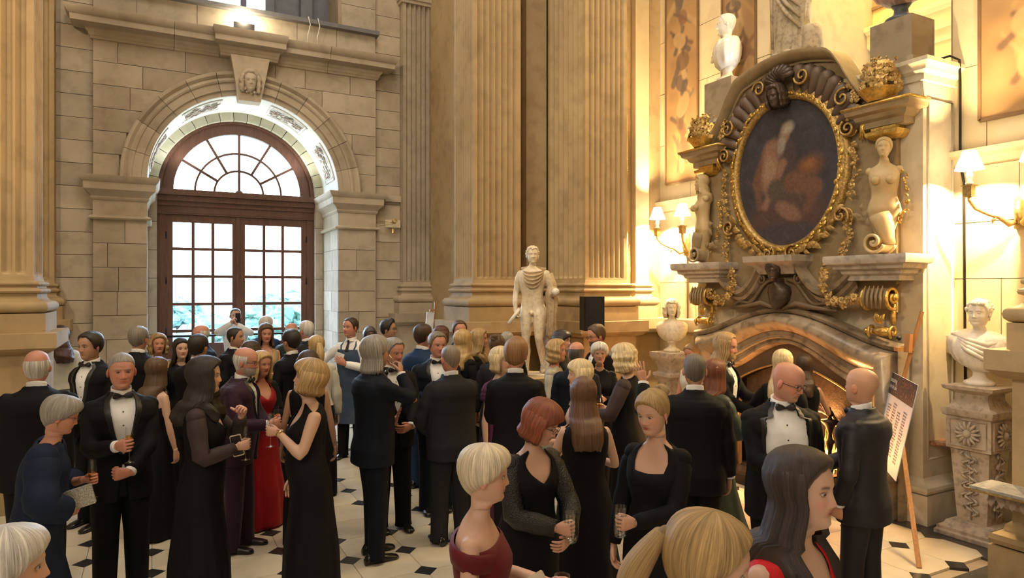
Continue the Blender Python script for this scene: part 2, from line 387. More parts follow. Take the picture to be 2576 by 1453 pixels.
# flanks and frontispiece, block by block
CHh = (6.04-3.96)/6
block_wall_y(ww, -1.28, -.80, 12.10, 0, 9.0, CHh, ASHD, bw=.9, seed=3)
block_wall_y(ww, 3.58, 4.07, 12.10, 0, 9.0, CHh, ASH, bw=.9, seed=4)
block_wall_y(ww, 4.81, 5.7, 12.10, 0, 9.0, CHh, CREAM, bw=.6, seed=5)
clip = lambda x: (RS+sqrt(max(0, 1.83**2-(x-cxw)**2))) if abs(x-cxw) < 1.83 else RS
block_wall_y(ww, -.80, 3.58, 12.0, 3.96, 6.06, CHh, ASH, bw=.72, seed=9, clip=clip)
block_wall_y(ww, -.80, cxw-R0, 12.0, 0, 3.32, .36, ASH, bw=.45, seed=11)
block_wall_y(ww, cxw+R0, 3.58, 12.0, 0, 3.32, .36, ASH, bw=.5, seed=12)
block_wall_y(ww, -.80, 3.58, 12.02, 6.38, 6.84, .46, ASHD, bw=.8, seed=14)
block_wall_y(ww, 2.96, 3.58, 12.02, 6.90, 9.0, .42, ASHD, bw=.7, seed=15)
block_wall_y(ww, -.80, -.1, 12.02, 6.90, 9.0, .42, ASHD, bw=.7, seed=16)
block_wall_x(ww, cxw+R0, 12.06, 13.45, 0, 3.32, .36, ASH, bw=.7, seed=17)
block_wall_x(ww, cxw-R0, 12.06, 13.45, 0, 3.32, .36, ASH, bw=.7, seed=18, sgn=-1)
for xa, xb, s in ((cxw-R0, cxw-1.34, 21), (cxw+1.34, cxw+R0, 22)):
    block_wall_y(ww, xa, xb, 13.18, 0, 3.9, .5, ASHD, bw=.5, depth=.15, seed=s)
# archivolt in voussoirs
APROF = [(R0, 12.0), (R0, 11.965), (R0+.075, 11.965), (R0+.085, 11.93), (R0+.20, 11.93), (R0+.21, 11.905), (R0+.235, 11.89), (R0+.27, 11.905), (R0+.285, 11.92), (R0+.30, 11.90), (R0+.325, 11.865), (R0+.36, 11.86), (R1, 11.875), (R1, 12.02), (R0, 12.02)]
edges = [0, 14, 29, 44, 59, 74, 84.5]
segs = [(a, b) for a, b in zip(edges[:-1], edges[1:])]; segs += [(180-b, 180-a) for a, b in segs]
for a, b in segs:
    G = [[(cxw+r*cos(t), y, RS+r*sin(t)) for r, y in APROF] for t in np.radians(np.linspace(a+.12, b-.12, 7))]
    M().grid(G, cv=True, cap0=True, cap1=True).obj('archivolt_stone', ASH, ww, sharp=30)
# soffit with carved panels
G = [[(cxw+R0*cos(t), y, RS+R0*sin(t)) for y in (12.0, 13.2)] for t in np.linspace(0, pi, 49)]
M().grid(G).obj('arch_soffit', PALE, ww, smooth=True)
def on_soffit(a, y, d): r = R0-d; return (cxw+r*cos(a), y, RS+r*sin(a))
for ac in (22.8, 61.5, 118.5, 157.2):
    a0 = radians(ac)
    for ins, rad in ((0, .016), (.05, .010)):
        pth = []
        da, ya, yb = radians(13)-ins/1.5, 12.16+ins, 12.82-ins
        for k in range(33):
            q = k/8.0
            if q <= 1: pth.append((a0-da+2*da*q, ya))
            elif q <= 2: pth.append((a0+da, ya+(yb-ya)*(q-1)))
            elif q <= 3: pth.append((a0+da-2*da*(q-2), yb))
            else: pth.append((a0-da, yb-(yb-ya)*(q-3)))
        M().tube([on_soffit(a, y, .004) for a, y in pth], rad, 6).obj('panel_moulding', PALE, ww, smooth=True)
    m = M(); rr = random.Random(int(ac))
    for k in range(46):
        u, v = rr.uniform(-1, 1), rr.uniform(-1, 1); a = a0+u*radians(10.5); y = 12.49+v*.19
        p = on_soffit(a, y, .012); th = rr.uniform(0, pi)
        q = [on_soffit(a+cos(th)*.035*(t-1.2)+.02*sin(t), y+sin(th)*.055*(t-1.2), .02+.012*sin(t*1.5)) for t in (0, .8, 1.6, 2.4)]
        m.tube(q, [.006, .014, .013, .004], 5)
    m.obj('carved_foliage', TAUPE, ww, smooth=True)
for k in range(19):                                        # voussoir ring behind
    t0, t1 = pi*k/19+.004, pi*(k+1)/19-.004
    G = [[(cxw+r*cos(t), y, RS+r*sin(t)) for r, y in ((1.345, 13.17), (1.50, 13.14), (1.50, 13.42), (1.345, 13.42))] for t in np.linspace(t0, t1, 4)]
    M().grid(G, cv=True, cap0=True, cap1=True).obj('voussoir', GREEN, ww)
# imposts
IMP = [(0, 3.31), (.045, 3.315), (.06, 3.335), (.045, 3.36), (.01, 3.375), (0, 3.38), (0, 3.60), (.02, 3.615), (.03, 3.64), (.025, 3.66), (.05, 3.70), (.10, 3.745), (.115, 3.76), (.12, 3.865), (.13, 3.87), (.155, 3.90), (.175, 3.94), (.18, 3.965), (0, 3.97)]
for xa, xb in ((-.80, cxw-R0), (cxw+R0, 3.58)):
    moulding(xa, xb, 12.0, 13.30, IMP, 'impost', ASH, ww)
M().box(3.76, 4.07, 12.04, 12.12, 3.86, 3.97).obj('string_course', ASH, ww)
# cornice and keystone
CORN = [(0, 6.03), (.03, 6.035), (.04, 6.07), (.05, 6.075), (.06, 6.12), (.085, 6.14), (.10, 6.175), (.115, 6.18), (.27, 6.20), (.275, 6.285), (.285, 6.29), (.31, 6.31), (.335, 6.35), (.345, 6.385), (.345, 6.40), (0, 6.42)]
for xa, xb in ((-.80, .3), (.3, .96), (1.86, 2.7), (2.7, 3.58)):
    G = []
    for out, z in CORN:
        l = out if xa < -.5 else -.003; r = out if xb > 3.5 else -.003
        G.append([(xa-l, 12.0-out, z), (xb+r, 12.0-out, z), (xb+r, 12.05, z), (xa-l, 12.05, z)])
    M().grid(G, cv=True, cap0=True, cap1=True).obj('cornice_stone', ASH, ww, sharp=30)
G = [[(.98-out*.4, 11.87-out, z), (1.84+out*.4, 11.87-out, z), (1.84+out*.4, 12.05, z), (.98-out*.4, 12.05, z)] for out, z in CORN]
M().grid(G, cv=True, cap0=True, cap1=True).obj('cornice_break', ASH, ww, sharp=30)
ks = [(cxw-.30, 6.04), (cxw-.17, 5.33), (cxw+.17, 5.33), (cxw+.30, 6.04)]
G = [[(x, 11.74+.10*(6.04-z), z) for x, z in ks], [(x, 12.05, z) for x, z in ks]]
M().grid(G, cv=True, cap0=True, cap1=True).obj('keystone', ASH, ww)
M().box(-.80, 3.62, 11.90, 12.2, 6.83, 6.90).obj('upper_sill', plain('lead_sill', (.16, .16, .17), .5), ww)
# plain pilasters on the window wall
for xa, xb in ((4.07, 4.81), (-2.02, -1.28)):
    pillar('pilaster', xa, xb, 11.92, 12.2, faces='s', ztop=7.52 if xa > 0 else 12, mat=COLUMN if xa < 0 else ASH)
M().box(4.03, 4.86, 11.88, 12.2, 7.52, 7.58).box(4.0, 4.9, 11.85, 12.2, 7.58, 9.2).obj('pilaster_cap', ASH, ww)
# crossing piers
pillar('pillar', 3.905, 4.65, 8.48, 9.15, faces='sw')
pillar('pillar', 5.30, 6.02, 7.80, 8.80, faces='sw')
pillar('pillar', -2.0, -1.085, 8.48, 9.15, faces='se')
pillar('pillar', 5.73, 6.5, 1.8, 2.6, faces='w')
rc = struct(empty('wall_recess'))
M().box(4.60, 7.4, 9.05, 12.2, 0, 13).box(4.95, 5.3, 8.85, 9.1, 2.2, 13).box(5.98, 7.2, 8.36, 9.1, 0, 13).obj('recess_wall', COLUMN, rc)
moulding(4.66, 5.28, 8.98, 9.2, base_prof(k=.8), 'recess_base', COLUMN, rc, sharp=40)
moulding(4.6, 7.1, 8.95, 9.2, CAPP, 'recess_cap', COLUMN, rc)
M().box(6.54, 6.80, 8.26, 8.4, 2.38, 13).obj('narrow_pilaster', CREAM, rc)
moulding(6.54, 6.80, 8.26, 8.5, base_prof(k=.8), 'narrow_pilaster_base', CREAM, rc, sharp=40)
moulding(6.02, 7.0, 8.26, 8.6, CAPP, 'recess_cap', CREAM, rc)
# ---- fireplace wall
wf = struct(empty('wall_fireplace'))
shell_rects('wall_core', [(7.13, 7.4, 6.9, 9.2, 0, 13), (7.13, 7.4, -4.5, 3.92, 0, 13), (7.13, 7.4, 6.2, 6.9, 4.4, 13), (7.13, 9.5, 6.05, 6.25, 4.4, 13), (7.13, 9.5, 3.75, 3.95, 4.4, 13)], JOINT, wf)
block_wall_x(wf, 7.10, 6.92, 8.36, 1.80, 3.45, .55, CREAM, seed=31)
block_wall_x(wf, 7.10, 6.2, 8.36, 4.5, 12.6, .8, CREAM, seed=32, bw=.7)
block_wall_x(wf, 7.10, 6.92, 8.36, 3.62, 4.5, .88, CREAM, seed=37, bw=.7)
block_wall_x(wf, 7.10, -.5, 3.92, 1.80, 3.45, .55, CREAM, seed=33)
block_wall_x(wf, 7.10, -.5, 3.92, 3.62, 12.6, .8, CREAM, seed=34)
block_wall_x(wf, 7.10, 2.0, 3.92, .42, 1.60, .6, CREAM, seed=35)
block_wall_x(wf, 7.10, 6.92, 8.36, .42, 1.60, .6, CREAM, seed=36)
def rail(name, y0, y1, prof, mat, X=7.10):
    G = [[(X-o, y0, z), (X-o, y1, z), (X+.05, y1, z), (X+.05, y0, z)] for o, z in prof]
    return M().grid(G, cv=True, cap0=True, cap1=True).obj(name, mat, wf, sharp=30)
for ya, yb in ((-.5, 3.9), (6.93, 8.36)):
    rail('rail_moulding', ya, yb, [(0, 3.45), (.03, 3.46), (.05, 3.50), (.05, 3.53), (.09, 3.56), (.10, 3.61), (0, 3.63)], CREAM)
    rail('dado_cap', ya, yb, [(.02, 1.58), (.10, 1.60), (.14, 1.62), (.15, 1.65), (.15, 1.79), (.02, 1.81)], CREAM)
    rail('dado_base', ya, yb, [(.10, 0), (.10, .34), *tor(.07, .34, .42, 4), (.03, .45), (0, .46)], CREAM)
M().box(9.0, 9.4, 3.0, 7.2, 3, 13).obj('stair_wall', plain('ochre_stair_wall', (.74, .58, .24), .7, var=.08, scale=2), wf)
G = [[(9.0-o, 3.5, z), (9.0-o, 6.5, z), (9.05, 6.5, z), (9.05, 3.5, z)] for o, z in [(0, 5.45), (.04, 5.47), (.05, 5.60), (.12, 5.62), (.14, 5.80), (.2, 5.84), (.2, 5.9), (0, 5.92)]]
M().grid(G, cv=True, cap0=True, cap1=True).obj('stair_cornice', plain('ochre_cornice', (.78, .62, .28), .6, var=.06), wf, sharp=30)
# ---- painted panels (flat wall painting)
def paint(w, h, nx, nz, fn):
    """grid of colours: fn(u,v in metres) -> rgb"""
    u, v = np.meshgrid(np.linspace(0, w, nx), np.linspace(0, h, nz)); return u, v, fn(u, v)
def smooth(x, a, b): t = np.clip((x-a)/(b-a), 0, 1); return t*t*(3-2*t)
def over(base, col, mask): mask = mask[..., None]; return base*(1-mask)+np.array(col)*mask
def seg_d(u, v, a, b):
    a = np.array(a); b = np.array(b); d = b-a; t = np.clip(((u-a[0])*d[0]+(v-a[1])*d[1])/(d @ d), 0, 1)
    return np.hypot(u-a[0]-t*d[0], v-a[1]-t*d[1]), t
def capsule(u, v, a, b, ra, rb, soft=.02): d, t = seg_d(u, v, a, b); return 1-smooth(d-(ra+(rb-ra)*t), -soft, soft)
def ell(u, v, c, r, ang=0, soft=.08):
    x, y = u-c[0], v-c[1]; ca, sa = cos(ang), sin(ang); x, y = x*ca+y*sa, -x*sa+y*ca
    return 1-smooth(np.hypot(x/r[0], y/r[1]), 1-soft, 1+soft)
def vnoise(u, v, s, seed=0):
    r = np.random.RandomState(seed); g = r.rand(64, 64); x = (u*s) % 63; y = (v*s) % 63
    i = x.astype(int); j = y.astype(int); fx, fy = smooth(x-i, 0, 1), smooth(y-j, 0, 1)
    return (g[j, i]*(1-fx)+g[j, i+1]*fx)*(1-fy)+(g[j+1, i]*(1-fx)+g[j+1, i+1]*fx)*fy
def trophy(w, h, seed):
    def fn(u, v):
        r = random.Random(seed); base = np.ones(u.shape+(3,))*np.array((.36, .225, .11)); base *= (.85+.3*vnoise(u, v, 6, seed))[..., None]
        D = [(.15, .095, .065), (.22, .12, .07), (.11, .09, .08), (.42, .27, .12), (.17, .13, .10), (.46, .32, .16)]
        base = over(base, D[3], ell(u, v, (w*.5, .55*1), (.17, .28), .3)); base = over(base, D[2], ell(u, v, (w*.52, .50), (.12, .2), .3)*.5)
        z = .5
        while z < h:
            for k in range(3):
                a = r.uniform(-1.1, 1.1); L = r.uniform(.3, .7); cxp = w/2+r.uniform(-.12, .12); c = D[r.randrange(6)]
                base = over(base, c, capsule(u, v, (cxp-sin(a)*L/2, z-cos(a)*L/2), (cxp+sin(a)*L/2, z+cos(a)*L/2), r.uniform(.015, .06), r.uniform(.01, .04))*.85)
            base = over(base, D[r.randrange(6)], ell(u, v, (w/2+r.uniform(-.1, .1), z), (r.uniform(.07, .15), r.uniform(.08, .2)), r.uniform(-1, 1))*.8)
            z += .33
        return base
    return fn
FRESCO = colored('fresco_paint', rough=.7, spec=.2, bump=.1, bscale=30)
def fresco(y0, y1, z0, z1, X, seed, label):
    t = empty('painted_panel', (X, (y0+y1)/2, z0), label=label, cat='wall painting', group='painted trophy panels on the fireplace wall')
    w, h = y1-y0, z1-z0; nx, nz = int(w/.016), int(h/.016); u, v, col = paint(w, h, nx, nz, trophy(w, h, seed))
    G = np.stack([np.full(u.shape, -.004), w/2-u, v], -1)
    M().grid(G, c=col).obj('painting', FRESCO, t)
    m = M()
    for (p, q) in (((0, -w/2, 0), (0, -w/2, h)), ((0, w/2, 0), (0, w/2, h)), ((0, -w/2, 0), (0, w/2, 0))): m.obox(p, q, .03, .03)
    m.obj('panel_edging', BR, t)
BR = plain('brown_panel_edge', (.20, .12, .06), .6)
fresco(7.50, 8.20, 3.88, 7.6, 7.09, 3, 'tall brown painted panel of instruments left of the fireplace')
fresco(6.42, 7.02, 4.66, 7.6, 7.09, 5, 'painted panel of instruments behind the profile marble bust')
fresco(2.70, 3.66, 3.88, 7.2, 7.09, 8, 'painted panel with crossed horns above the near wall lamp')
def stairfresco(w, h):
    return lambda u, v: np.ones(u.shape+(3,))*np.array((.42, .26, .12))*(.8+.4*vnoise(u, v, 4, 9))[..., None]
t = empty('painted_panel', (8.99, 5.2, 6.2), label='brown painting high on the yellow wall behind the robed statue', cat='wall painting', group='painted trophy panels on the fireplace wall')
u, v, col = paint(1.9, 1.6, 60, 50, stairfresco(1.9, 1.6)); M().grid(np.stack([np.full(u.shape, 0.), .95-u, v], -1), c=col).obj('painting', FRESCO, t)
M().obox((0, -.95, 0), (0, .95, 0), .04, .04).obox((0, .95, 0), (0, .95, 1.6), .04, .04).obj('panel_edging', BR, t)
# ---- floor tiles
pit = .4835; ox, oy = 1.445, 5.10; hd = .098
def oct_mesh():
    h = pit/2-.002; k = hd-.002
    poly = [(-h, -h+k), (-h+k, -h), (h-k, -h), (h, -h+k), (h, h-k), (h-k, h), (-h+k, h), (-h, h-k)]
    return M().prism(poly, 'z', -.02, 0).mesh('octagon', TILEC, smooth=False)
def dia_mesh():
    k = hd-.003; return M().prism([(-k, 0), (0, -k), (k, 0), (0, k)], 'z', -.02, .0006).mesh('diamond', TILEB, smooth=False)
om, dm = oct_mesh(), dia_mesh()
def cream_zone(x, y): return x < 6.15 and y > 3.05 and not (x > 5.3 and y < 3.1)
def place_tiles(me, name, offx, offy):
    L = []
    for i in range(-30, 30):
        for j in range(-25, 25):
            x, y = ox+pit*(i+offx), oy+pit*(j+offy)
            if not (-7.4 < x < 7 and -4 < y < 13.3) or not cream_zone(x+.0, y): continue
            zd = x*SY+y*CY; xv = x*CY-y*SY
            vis = zd > 4.9 and abs(xv) < zd*.79
            L.append((0 if vis else 1, zd, x, y))
    L.sort(); k = 0; m = M()
    base = me.vertices; vv = [tuple(p.co) for p in base]; ff = [tuple(p.vertices) for p in me.polygons]
    for vis, zd, x, y in L:
        if vis == 0 and k < 298:
            o = bpy.data.objects.new(name, me); C.objects.link(o); o.parent = fl; o.location = (x, y, 0); k += 1
        else: m.add([(a+x, b+y, c) for a, b, c in vv], ff)
    o = m.obj(name+'_field', me.materials[0], fl); o['kind'] = 'stuff'
place_tiles(om, 'cream_tile', .5, .5); place_tiles(dm, 'black_tile', 0, 0)
rr = random.Random(5)
x = 6.19
for (xa, xb) in ((6.15, 6.72), (6.72, 7.12)):              # slate margin along the fireplace wall
    y = 3.0
    while y < 9:
        w = rr.uniform(.6, 1.0); block(fl, xa, xb, y, y+w, -.02, .0, SLATE, 'slate_flag', gap=.003); y += w
for (ya, yb) in ((2.45, 3.05), (1.8, 2.45)):
    x = 3.0
    while x < 7.1:
        w = rr.uniform(.7, 1.1); block(fl, x, min(x+w, 7.12), ya, yb, -.02, .0, SLATE, 'slate_flag', gap=.003); x += w
M().box(-7.4, 9, -4.4, 3.04, -.021, -.004).obj('near_floor', TILEC, fl)
M().box(cxw-R0, cxw+R0, 12.9, 14.2, -.02, .10).obj('threshold', ASHD, fl)

# ================================================================== DOORS AND FANLIGHT (window_1), UPPER WINDOW
wd = struct(empty('window_1'))
YD = 13.34
fx0, fx1 = cxw-1.34, cxw+1.34
M().box(fx0, fx0+.13, YD, YD+.16, .1, 3.86).box(fx1-.13, fx1, YD, YD+.16, .1, 3.86).box(fx0, fx1, YD, YD+.16, 3.58, 3.80).obj('door_frame', WOODD, wd)
m = M()
for o, z0, z1 in ((.05, 3.72, 3.80), (.10, 3.80, 3.90), (.16, 3.90, 4.0)): m.box(fx0-.02, fx1+.02, YD-o, YD+.16, z0, z1)
m.box(fx0+.12, fx1-.12, YD-.03, YD, 3.60, 3.64); m.box(cxw-R0-.02, cxw+R0+.02, YD-.02, YD+.16, 3.57, 3.98); m.obj('transom', WOODD, wd)
def ring(r0, r1, y0, y1, n=40, a0=0, a1=pi, cz=4.0):
    return [[(cxw+r*cos(t), y, cz+r*sin(t)) for r, y in ((r0, y0), (r1, y0), (r1, y1), (r0, y1))] for t in np.linspace(a0, a1, n+1)]
M().grid(ring(1.27, 1.345, YD-.06, YD+.12), cv=True).obj('fanlight_architrave', WOODD, wd, sharp=30)
M().grid(ring(1.085, 1.275, YD, YD+.1), cv=True).obj('fanlight_frame', WOODD, wd, sharp=30)
M().grid(ring(1.335, 1.365, YD-.09, YD+.0), cv=True).obj('fanlight_bead', plain('pale_bead', (.55, .5, .46), .5), wd, sharp=30)
for r in (.42, .74):
    M().grid(ring(r-.018, r+.018, YD+.03, YD+.08), cv=True).obj('glazing_bar', WOODD, wd)
for k in range(1, 6):
    t = pi*k/6; r0 = .42 if k != 3 else 0.02
    M().obox((cxw+r0*cos(t), YD+.05, 4+r0*sin(t)), (cxw+1.10*cos(t), YD+.05, 4+1.10*sin(t)), .045, .05, up=(0, 1, 0)).obj('glazing_bar', WOODD, wd)
M().ball((cxw, YD+.04, 4.02), (.07, .03, .05)).obj('fan_boss', WOODD, wd, smooth=True)
M().add([(cxw+1.1*cos(t), YD+.07, 4+1.1*sin(t)) for t in np.linspace(0, pi, 33)], [tuple(range(33))]).obj('pane', WGLASS, wd)
M().box(cxw-R0-.05, fx0+.05, 13.36, 13.5, 0, 4.05).box(fx1-.05, cxw+R0+.05, 13.36, 13.5, 0, 4.05).box(fx0, fx1, YD+.08, YD+.16, 3.5, 3.62).obj('reveal_filling', JOINT, wd)
M().grid(ring(1.30, 1.62, 13.43, 13.5), cv=True).obj('arch_filling', JOINT, wd)
# two door leaves
for s, (xa, xb) in enumerate(((fx0+.13, cxw-.045), (cxw+.0, fx1-.13))):
    dd = struct(empty('door_%d' % (s+1)))
    st = .115; y0, y1 = YD+.02, YD+.075
    zt, zb = 3.565, .1
    gx0, gx1 = xa+st, xb-(.075 if s == 0 else .10)
    if s: gx0, gx1 = xa+.10, xb-.105
    m = M().box(xa, gx0, y0, y1, zb, zt).box(gx1, xb, y0, y1, zb, zt).box(gx0, gx1, y0, y1, zt-.13, zt).box(gx0, gx1, y0, y1, zb, 1.28)
    m.obj('leaf_frame', WOODD, dd)
    rows = [3.435, 2.965, 2.475, 1.98, 1.50, 1.28]
    for zr in rows[1:-1]: M().box(gx0, gx1, y0+.01, y1-.01, zr-.026, zr+.026).obj('glazing_bar', WOODD, dd)
    for k in (1, 2):
        xm = gx0+(gx1-gx0)*k/3; M().box(xm-.026, xm+.026, y0+.012, y1-.012, 1.28, 3.44).obj('glazing_bar', WOODD, dd)
    for r in range(5):
        for k in range(3):
            w = (gx1-gx0)/3; o = M().box(gx0+w*k, gx0+w*(k+1), y0+.026, y0+.03, rows[r+1], rows[r]).obj('pane', WGLASS, dd)
    for zh in (3.2, 2.4, 1.5): M().tube([(xa+.005 if s == 0 else xb-.005, y0-.012, zh-.06), (xa+.005 if s == 0 else xb-.005, y0-.012, zh+.06)], .014, 8).obj('hinge', BLACKI, dd, smooth=True)
M().box(cxw-.055, cxw+.005, YD-.005, YD+.09, .1, 3.565).obj('meeting_stile', WOODD, wd)
M().tube([(fx0+.1, YD-.12, 1.42), (fx1-.1, YD-.12, 1.42)], .02, 8).tube([(fx0+.1, YD-.12, 1.42), (fx0+.1, YD+.05, 1.42)], .02, 8).tube([(fx1-.1, YD-.12, 1.42), (fx1-.1, YD+.05, 1.42)], .02, 8).obj('safety_bar', BLACKI, wd, smooth=True)
w2 = struct(empty('window_2'))
GWOOD = plain('grey_painted_joinery', (.13, .14, .17), .5)
M().box(cxw-1.5, cxw+.35, 12.75, 12.9, 6.86, 7.10).box(cxw+.35, cxw+.50, 12.6, 12.75, 6.86, 9.5).box(cxw+.95, cxw+1.15, 12.55, 12.7, 6.86, 9.5).box(cxw-.05, cxw+.05, 12.7, 12.85, 6.9, 9.5).box(cxw-.9, cxw-.8, 12.7, 12.85, 6.9, 9.5).obj('sash', GWOOD, w2)
M().box(cxw+.35, cxw+1.5, 12.72, 12.75, 6.86, 9.5).obj('shutter', GWOOD, w2)
M().box(cxw-1.5, cxw+.4, 12.80, 12.81, 7.0, 9.6).obj('pane', WGLASS, w2)
for nm, xx, yy in (('cable', 2.36, 0), ('cable', 2.52, 0)):
    o = M().tube([(xx, 11.88, 6.92), (xx+.03, 11.86, 6.78), (xx-.01, 11.87, 6.6), (xx, 11.9, 6.45)], .008, 6).obj(nm, plain('white_cable', (.7, .7, .68)), None, smooth=True)
    tag(o, 'thin white cable hanging over the sill above the arch' if xx < 2.4 else 'short straight white cable right of the curled one above the arch', 'cable')
# keystone mask, lamp over the cornice, servants bell
t = empty('floodlight', (1.33, 11.90, 6.42), label='bright floodlight standing on the cornice above the arch', cat='lamp')
M().box(-.09, .09, -.04, .04, 0, .03).box(-.015, .015, -.01, .01, 0, .1).obj('bracket', BLACKI, t)
M().box(-.16, .16, -.03, .05, .06, .2).obj('housing', BLACKI, t)
M().box(-.15, .15, .05, .055, .07, .19).obj('lens', emit('flood_lens', (1, .9, .7), 40), t)
point_light('cornice_lamp', (1.33, 11.80, 6.68), 16, (1, .84, .55), .06)
for sx_ in (-1, 1): spot_light('arch_uplight', (cxw+sx_*.9, 13.05, 4.12), (cxw+sx_*.75, 12.5, 5.4), 30, (.92, .97, 1), 150, .1)
# landscape outside
gr = plain('meadow', (.10, .18, .12), .9, var=.3, scale=.02)
ld = struct(M().box(-400, 400, 15, 900, -14, -9.0).obj('ground', gr))
LK = plain('lake_water', (.2, .25, .28), .15, var=.05, scale=.02); struct(M().box(-140, 60, 120, 210, -9.2, -8.9).obj('lake', LK))
struct(M().box(-6, 12, 13.6, 22, -.3, -.02).obj('terrace', ASHD))
HILL = plain('hazy_hills', (.10, .15, .17), 1, var=.15, scale=.03)
for k, (yy, hh, s) in enumerate(((300, -3, 3), (480, 3.5, 5), (700, 12, 8))):
    xs = np.linspace(-500, 700, 140); zz = hh+2.2*np.sin(xs*.013*s*.3+k)+1.6*np.abs(np.sin(xs*.11+k*2))*np.sin(xs*.031)
    G = [[(x, yy, z) for x, z in zip(xs, zz)], [(x, yy+90, z-1) for x, z in zip(xs, zz)], [(x, yy+90, -14) for x, z in zip(xs, zz)]]
    G = [[(x, yy-40, -12) for x in xs]] + G
    struct(M().grid(G).obj('hill', HILL, smooth=True))
LEAF = plain('hazy_leaves', (.08, .14, .11), .9, var=.4, scale=1.5, bump=.5, bscale=3)
TR = plain('tree_bark', (.10, .08, .06), .9)
def tree(x, y, z0, h, w, seed, lab):
    r = random.Random(seed)
    t = empty('tree', (x, y, z0), label=lab, cat='tree', group='trees in the park outside')
    M().tube([(0, 0, 0), (.1, 0, h*.3), (0, .1, h*.6)], [w*.06, w*.05, w*.03], 7).obj('trunk', TR, t, smooth=True)
    m = M()
    for k in range(60):
        a, b = r.uniform(0, 2*pi), r.random(); rr_ = w*.42*sqrt(r.random())*sin(pi*min(.95, .25+b*.7))
        q = r.uniform(.10, .17)*w
        m.ball((rr_*cos(a), rr_*sin(a), h*(.28+.66*b)), (q, q, q*.8), 7, 5, fn=lambda d: r.uniform(.75, 1.25))
    m.obj('crown', LEAF, t)
TL = ['round tree left of the lake seen through the lower left door panes', 'tallest bluish tree behind the left door leaf', 'low tree beside the meeting stile of the doors', 'broad low tree seen behind the man with the phone', 'tall dark tree right of the door centre', 'spreading tree in the lower right door panes', 'tallest tree at the right edge of the doors', 'small near tree at the right edge of the doors', 'far wide tree above the lake at the left']
for k, (px, z, h, w, zb) in enumerate(((470, 60, 6.5, 7, -9), (522, 80, 7.9, 8, -9), (562, 50, 5.4, 4.5, -9), (632, 48, 6, 5, -9), (668, 95, 10, 9, -9), (694, 60, 7, 6, -9), (735, 72, 10.8, 8, -9), (748, 45, 7.2, 4, -9), (450, 175, 8, 14, -9))):
    p = P(px, z); tree(p[0], p[1], zb, h, w, 40+k, TL[k])
# ================================================================== FIGURES
SKIN = colored('skin', rough=.48, spec=.35, sss=.12)
HAIRM = colored('hair_strands', rough=.40, spec=.5)
def _hairnodes():
    n = HAIRM.node_tree; b = n.nodes['Principled BSDF']; a = n.nodes.new('ShaderNodeAttribute'); a.attribute_name = 'Flow'
    mp = n.nodes.new('ShaderNodeMapping'); mp.inputs['Scale'].default_value = (26, 26, 1.6); n.links.new(a.outputs['Vector'], mp.inputs[0])
    no = n.nodes.new('ShaderNodeTexNoise'); no.inputs['Scale'].default_value = 1.0; no.inputs['Detail'].default_value = 6; no.inputs['Roughness'].default_value = .75; n.links.new(mp.outputs[0], no.inputs['Vector'])
    r = n.nodes.new('ShaderNodeMapRange'); r.inputs['From Min'].default_value = .3; r.inputs['From Max'].default_value = .7; r.inputs['To Min'].default_value = .35; r.inputs['To Max'].default_value = 1.6; n.links.new(no.outputs[0], r.inputs[0])
    c = n.nodes['Attribute']; mx = n.nodes.new('ShaderNodeMix'); mx.data_type = 'RGBA'; mx.blend_type = 'MULTIPLY'; mx.inputs[0].default_value = 1; n.links.new(c.outputs['Color'], mx.inputs[6]); n.links.new(r.outputs[0], mx.inputs[7]); n.links.new(mx.outputs[2], b.inputs['Base Color'])
    bm = n.nodes.new('ShaderNodeBump'); bm.inputs['Strength'].default_value = .7; bm.inputs['Distance'].default_value = .004; n.links.new(no.outputs[0], bm.inputs['Height']); n.links.new(bm.outputs[0], b.inputs['Normal'])
_hairnodes()
EYEM = colored('eye_surface', rough=.15, spec=.6)
HZ = [-.10, -.05, -.02, -.008, .004, .02, .04, .06, .08, .10, .12, .14, .165, .19, .205, .218, .228, .2335, .235]
HF = [.038, .034, .036, .052, .080, .087, .088, .0905, .091, .0915, .0925, .096, .094, .084, .074, .058, .036, .014, -.01]
HB = [.070, .064, .060, .059, .060, .062, .066, .073, .083, .092, .099, .1035, .103, .096, .087, .072, .050, .028, .012]
HW = [.056, .053, .051, .046, .039, .050, .0595, .0660, .071, .074, .0765, .0775, .0765, .0695, .0615, .049, .031, .013, .0008]
def hp(z):
    return np.interp(z, HZ, HF), np.interp(z, HZ, HB), np.interp(z, HZ, HW)
def G2(x, s): return np.exp(-(x/s)**2)
def ncol(n, k=.5):
    t = np.linspace(-pi, pi, n, endpoint=False); return t-k*np.sin(t)
def head_xy(z, u):
    f, b, w = hp(z); cu = np.cos(u)
    x = w*np.sign(np.sin(u))*np.abs(np.sin(u))**.92
    yc = (f-b)/2; ya = (f+b)/2
    y = yc + ya*np.sign(cu)*np.abs(cu)**.88
    return x, y
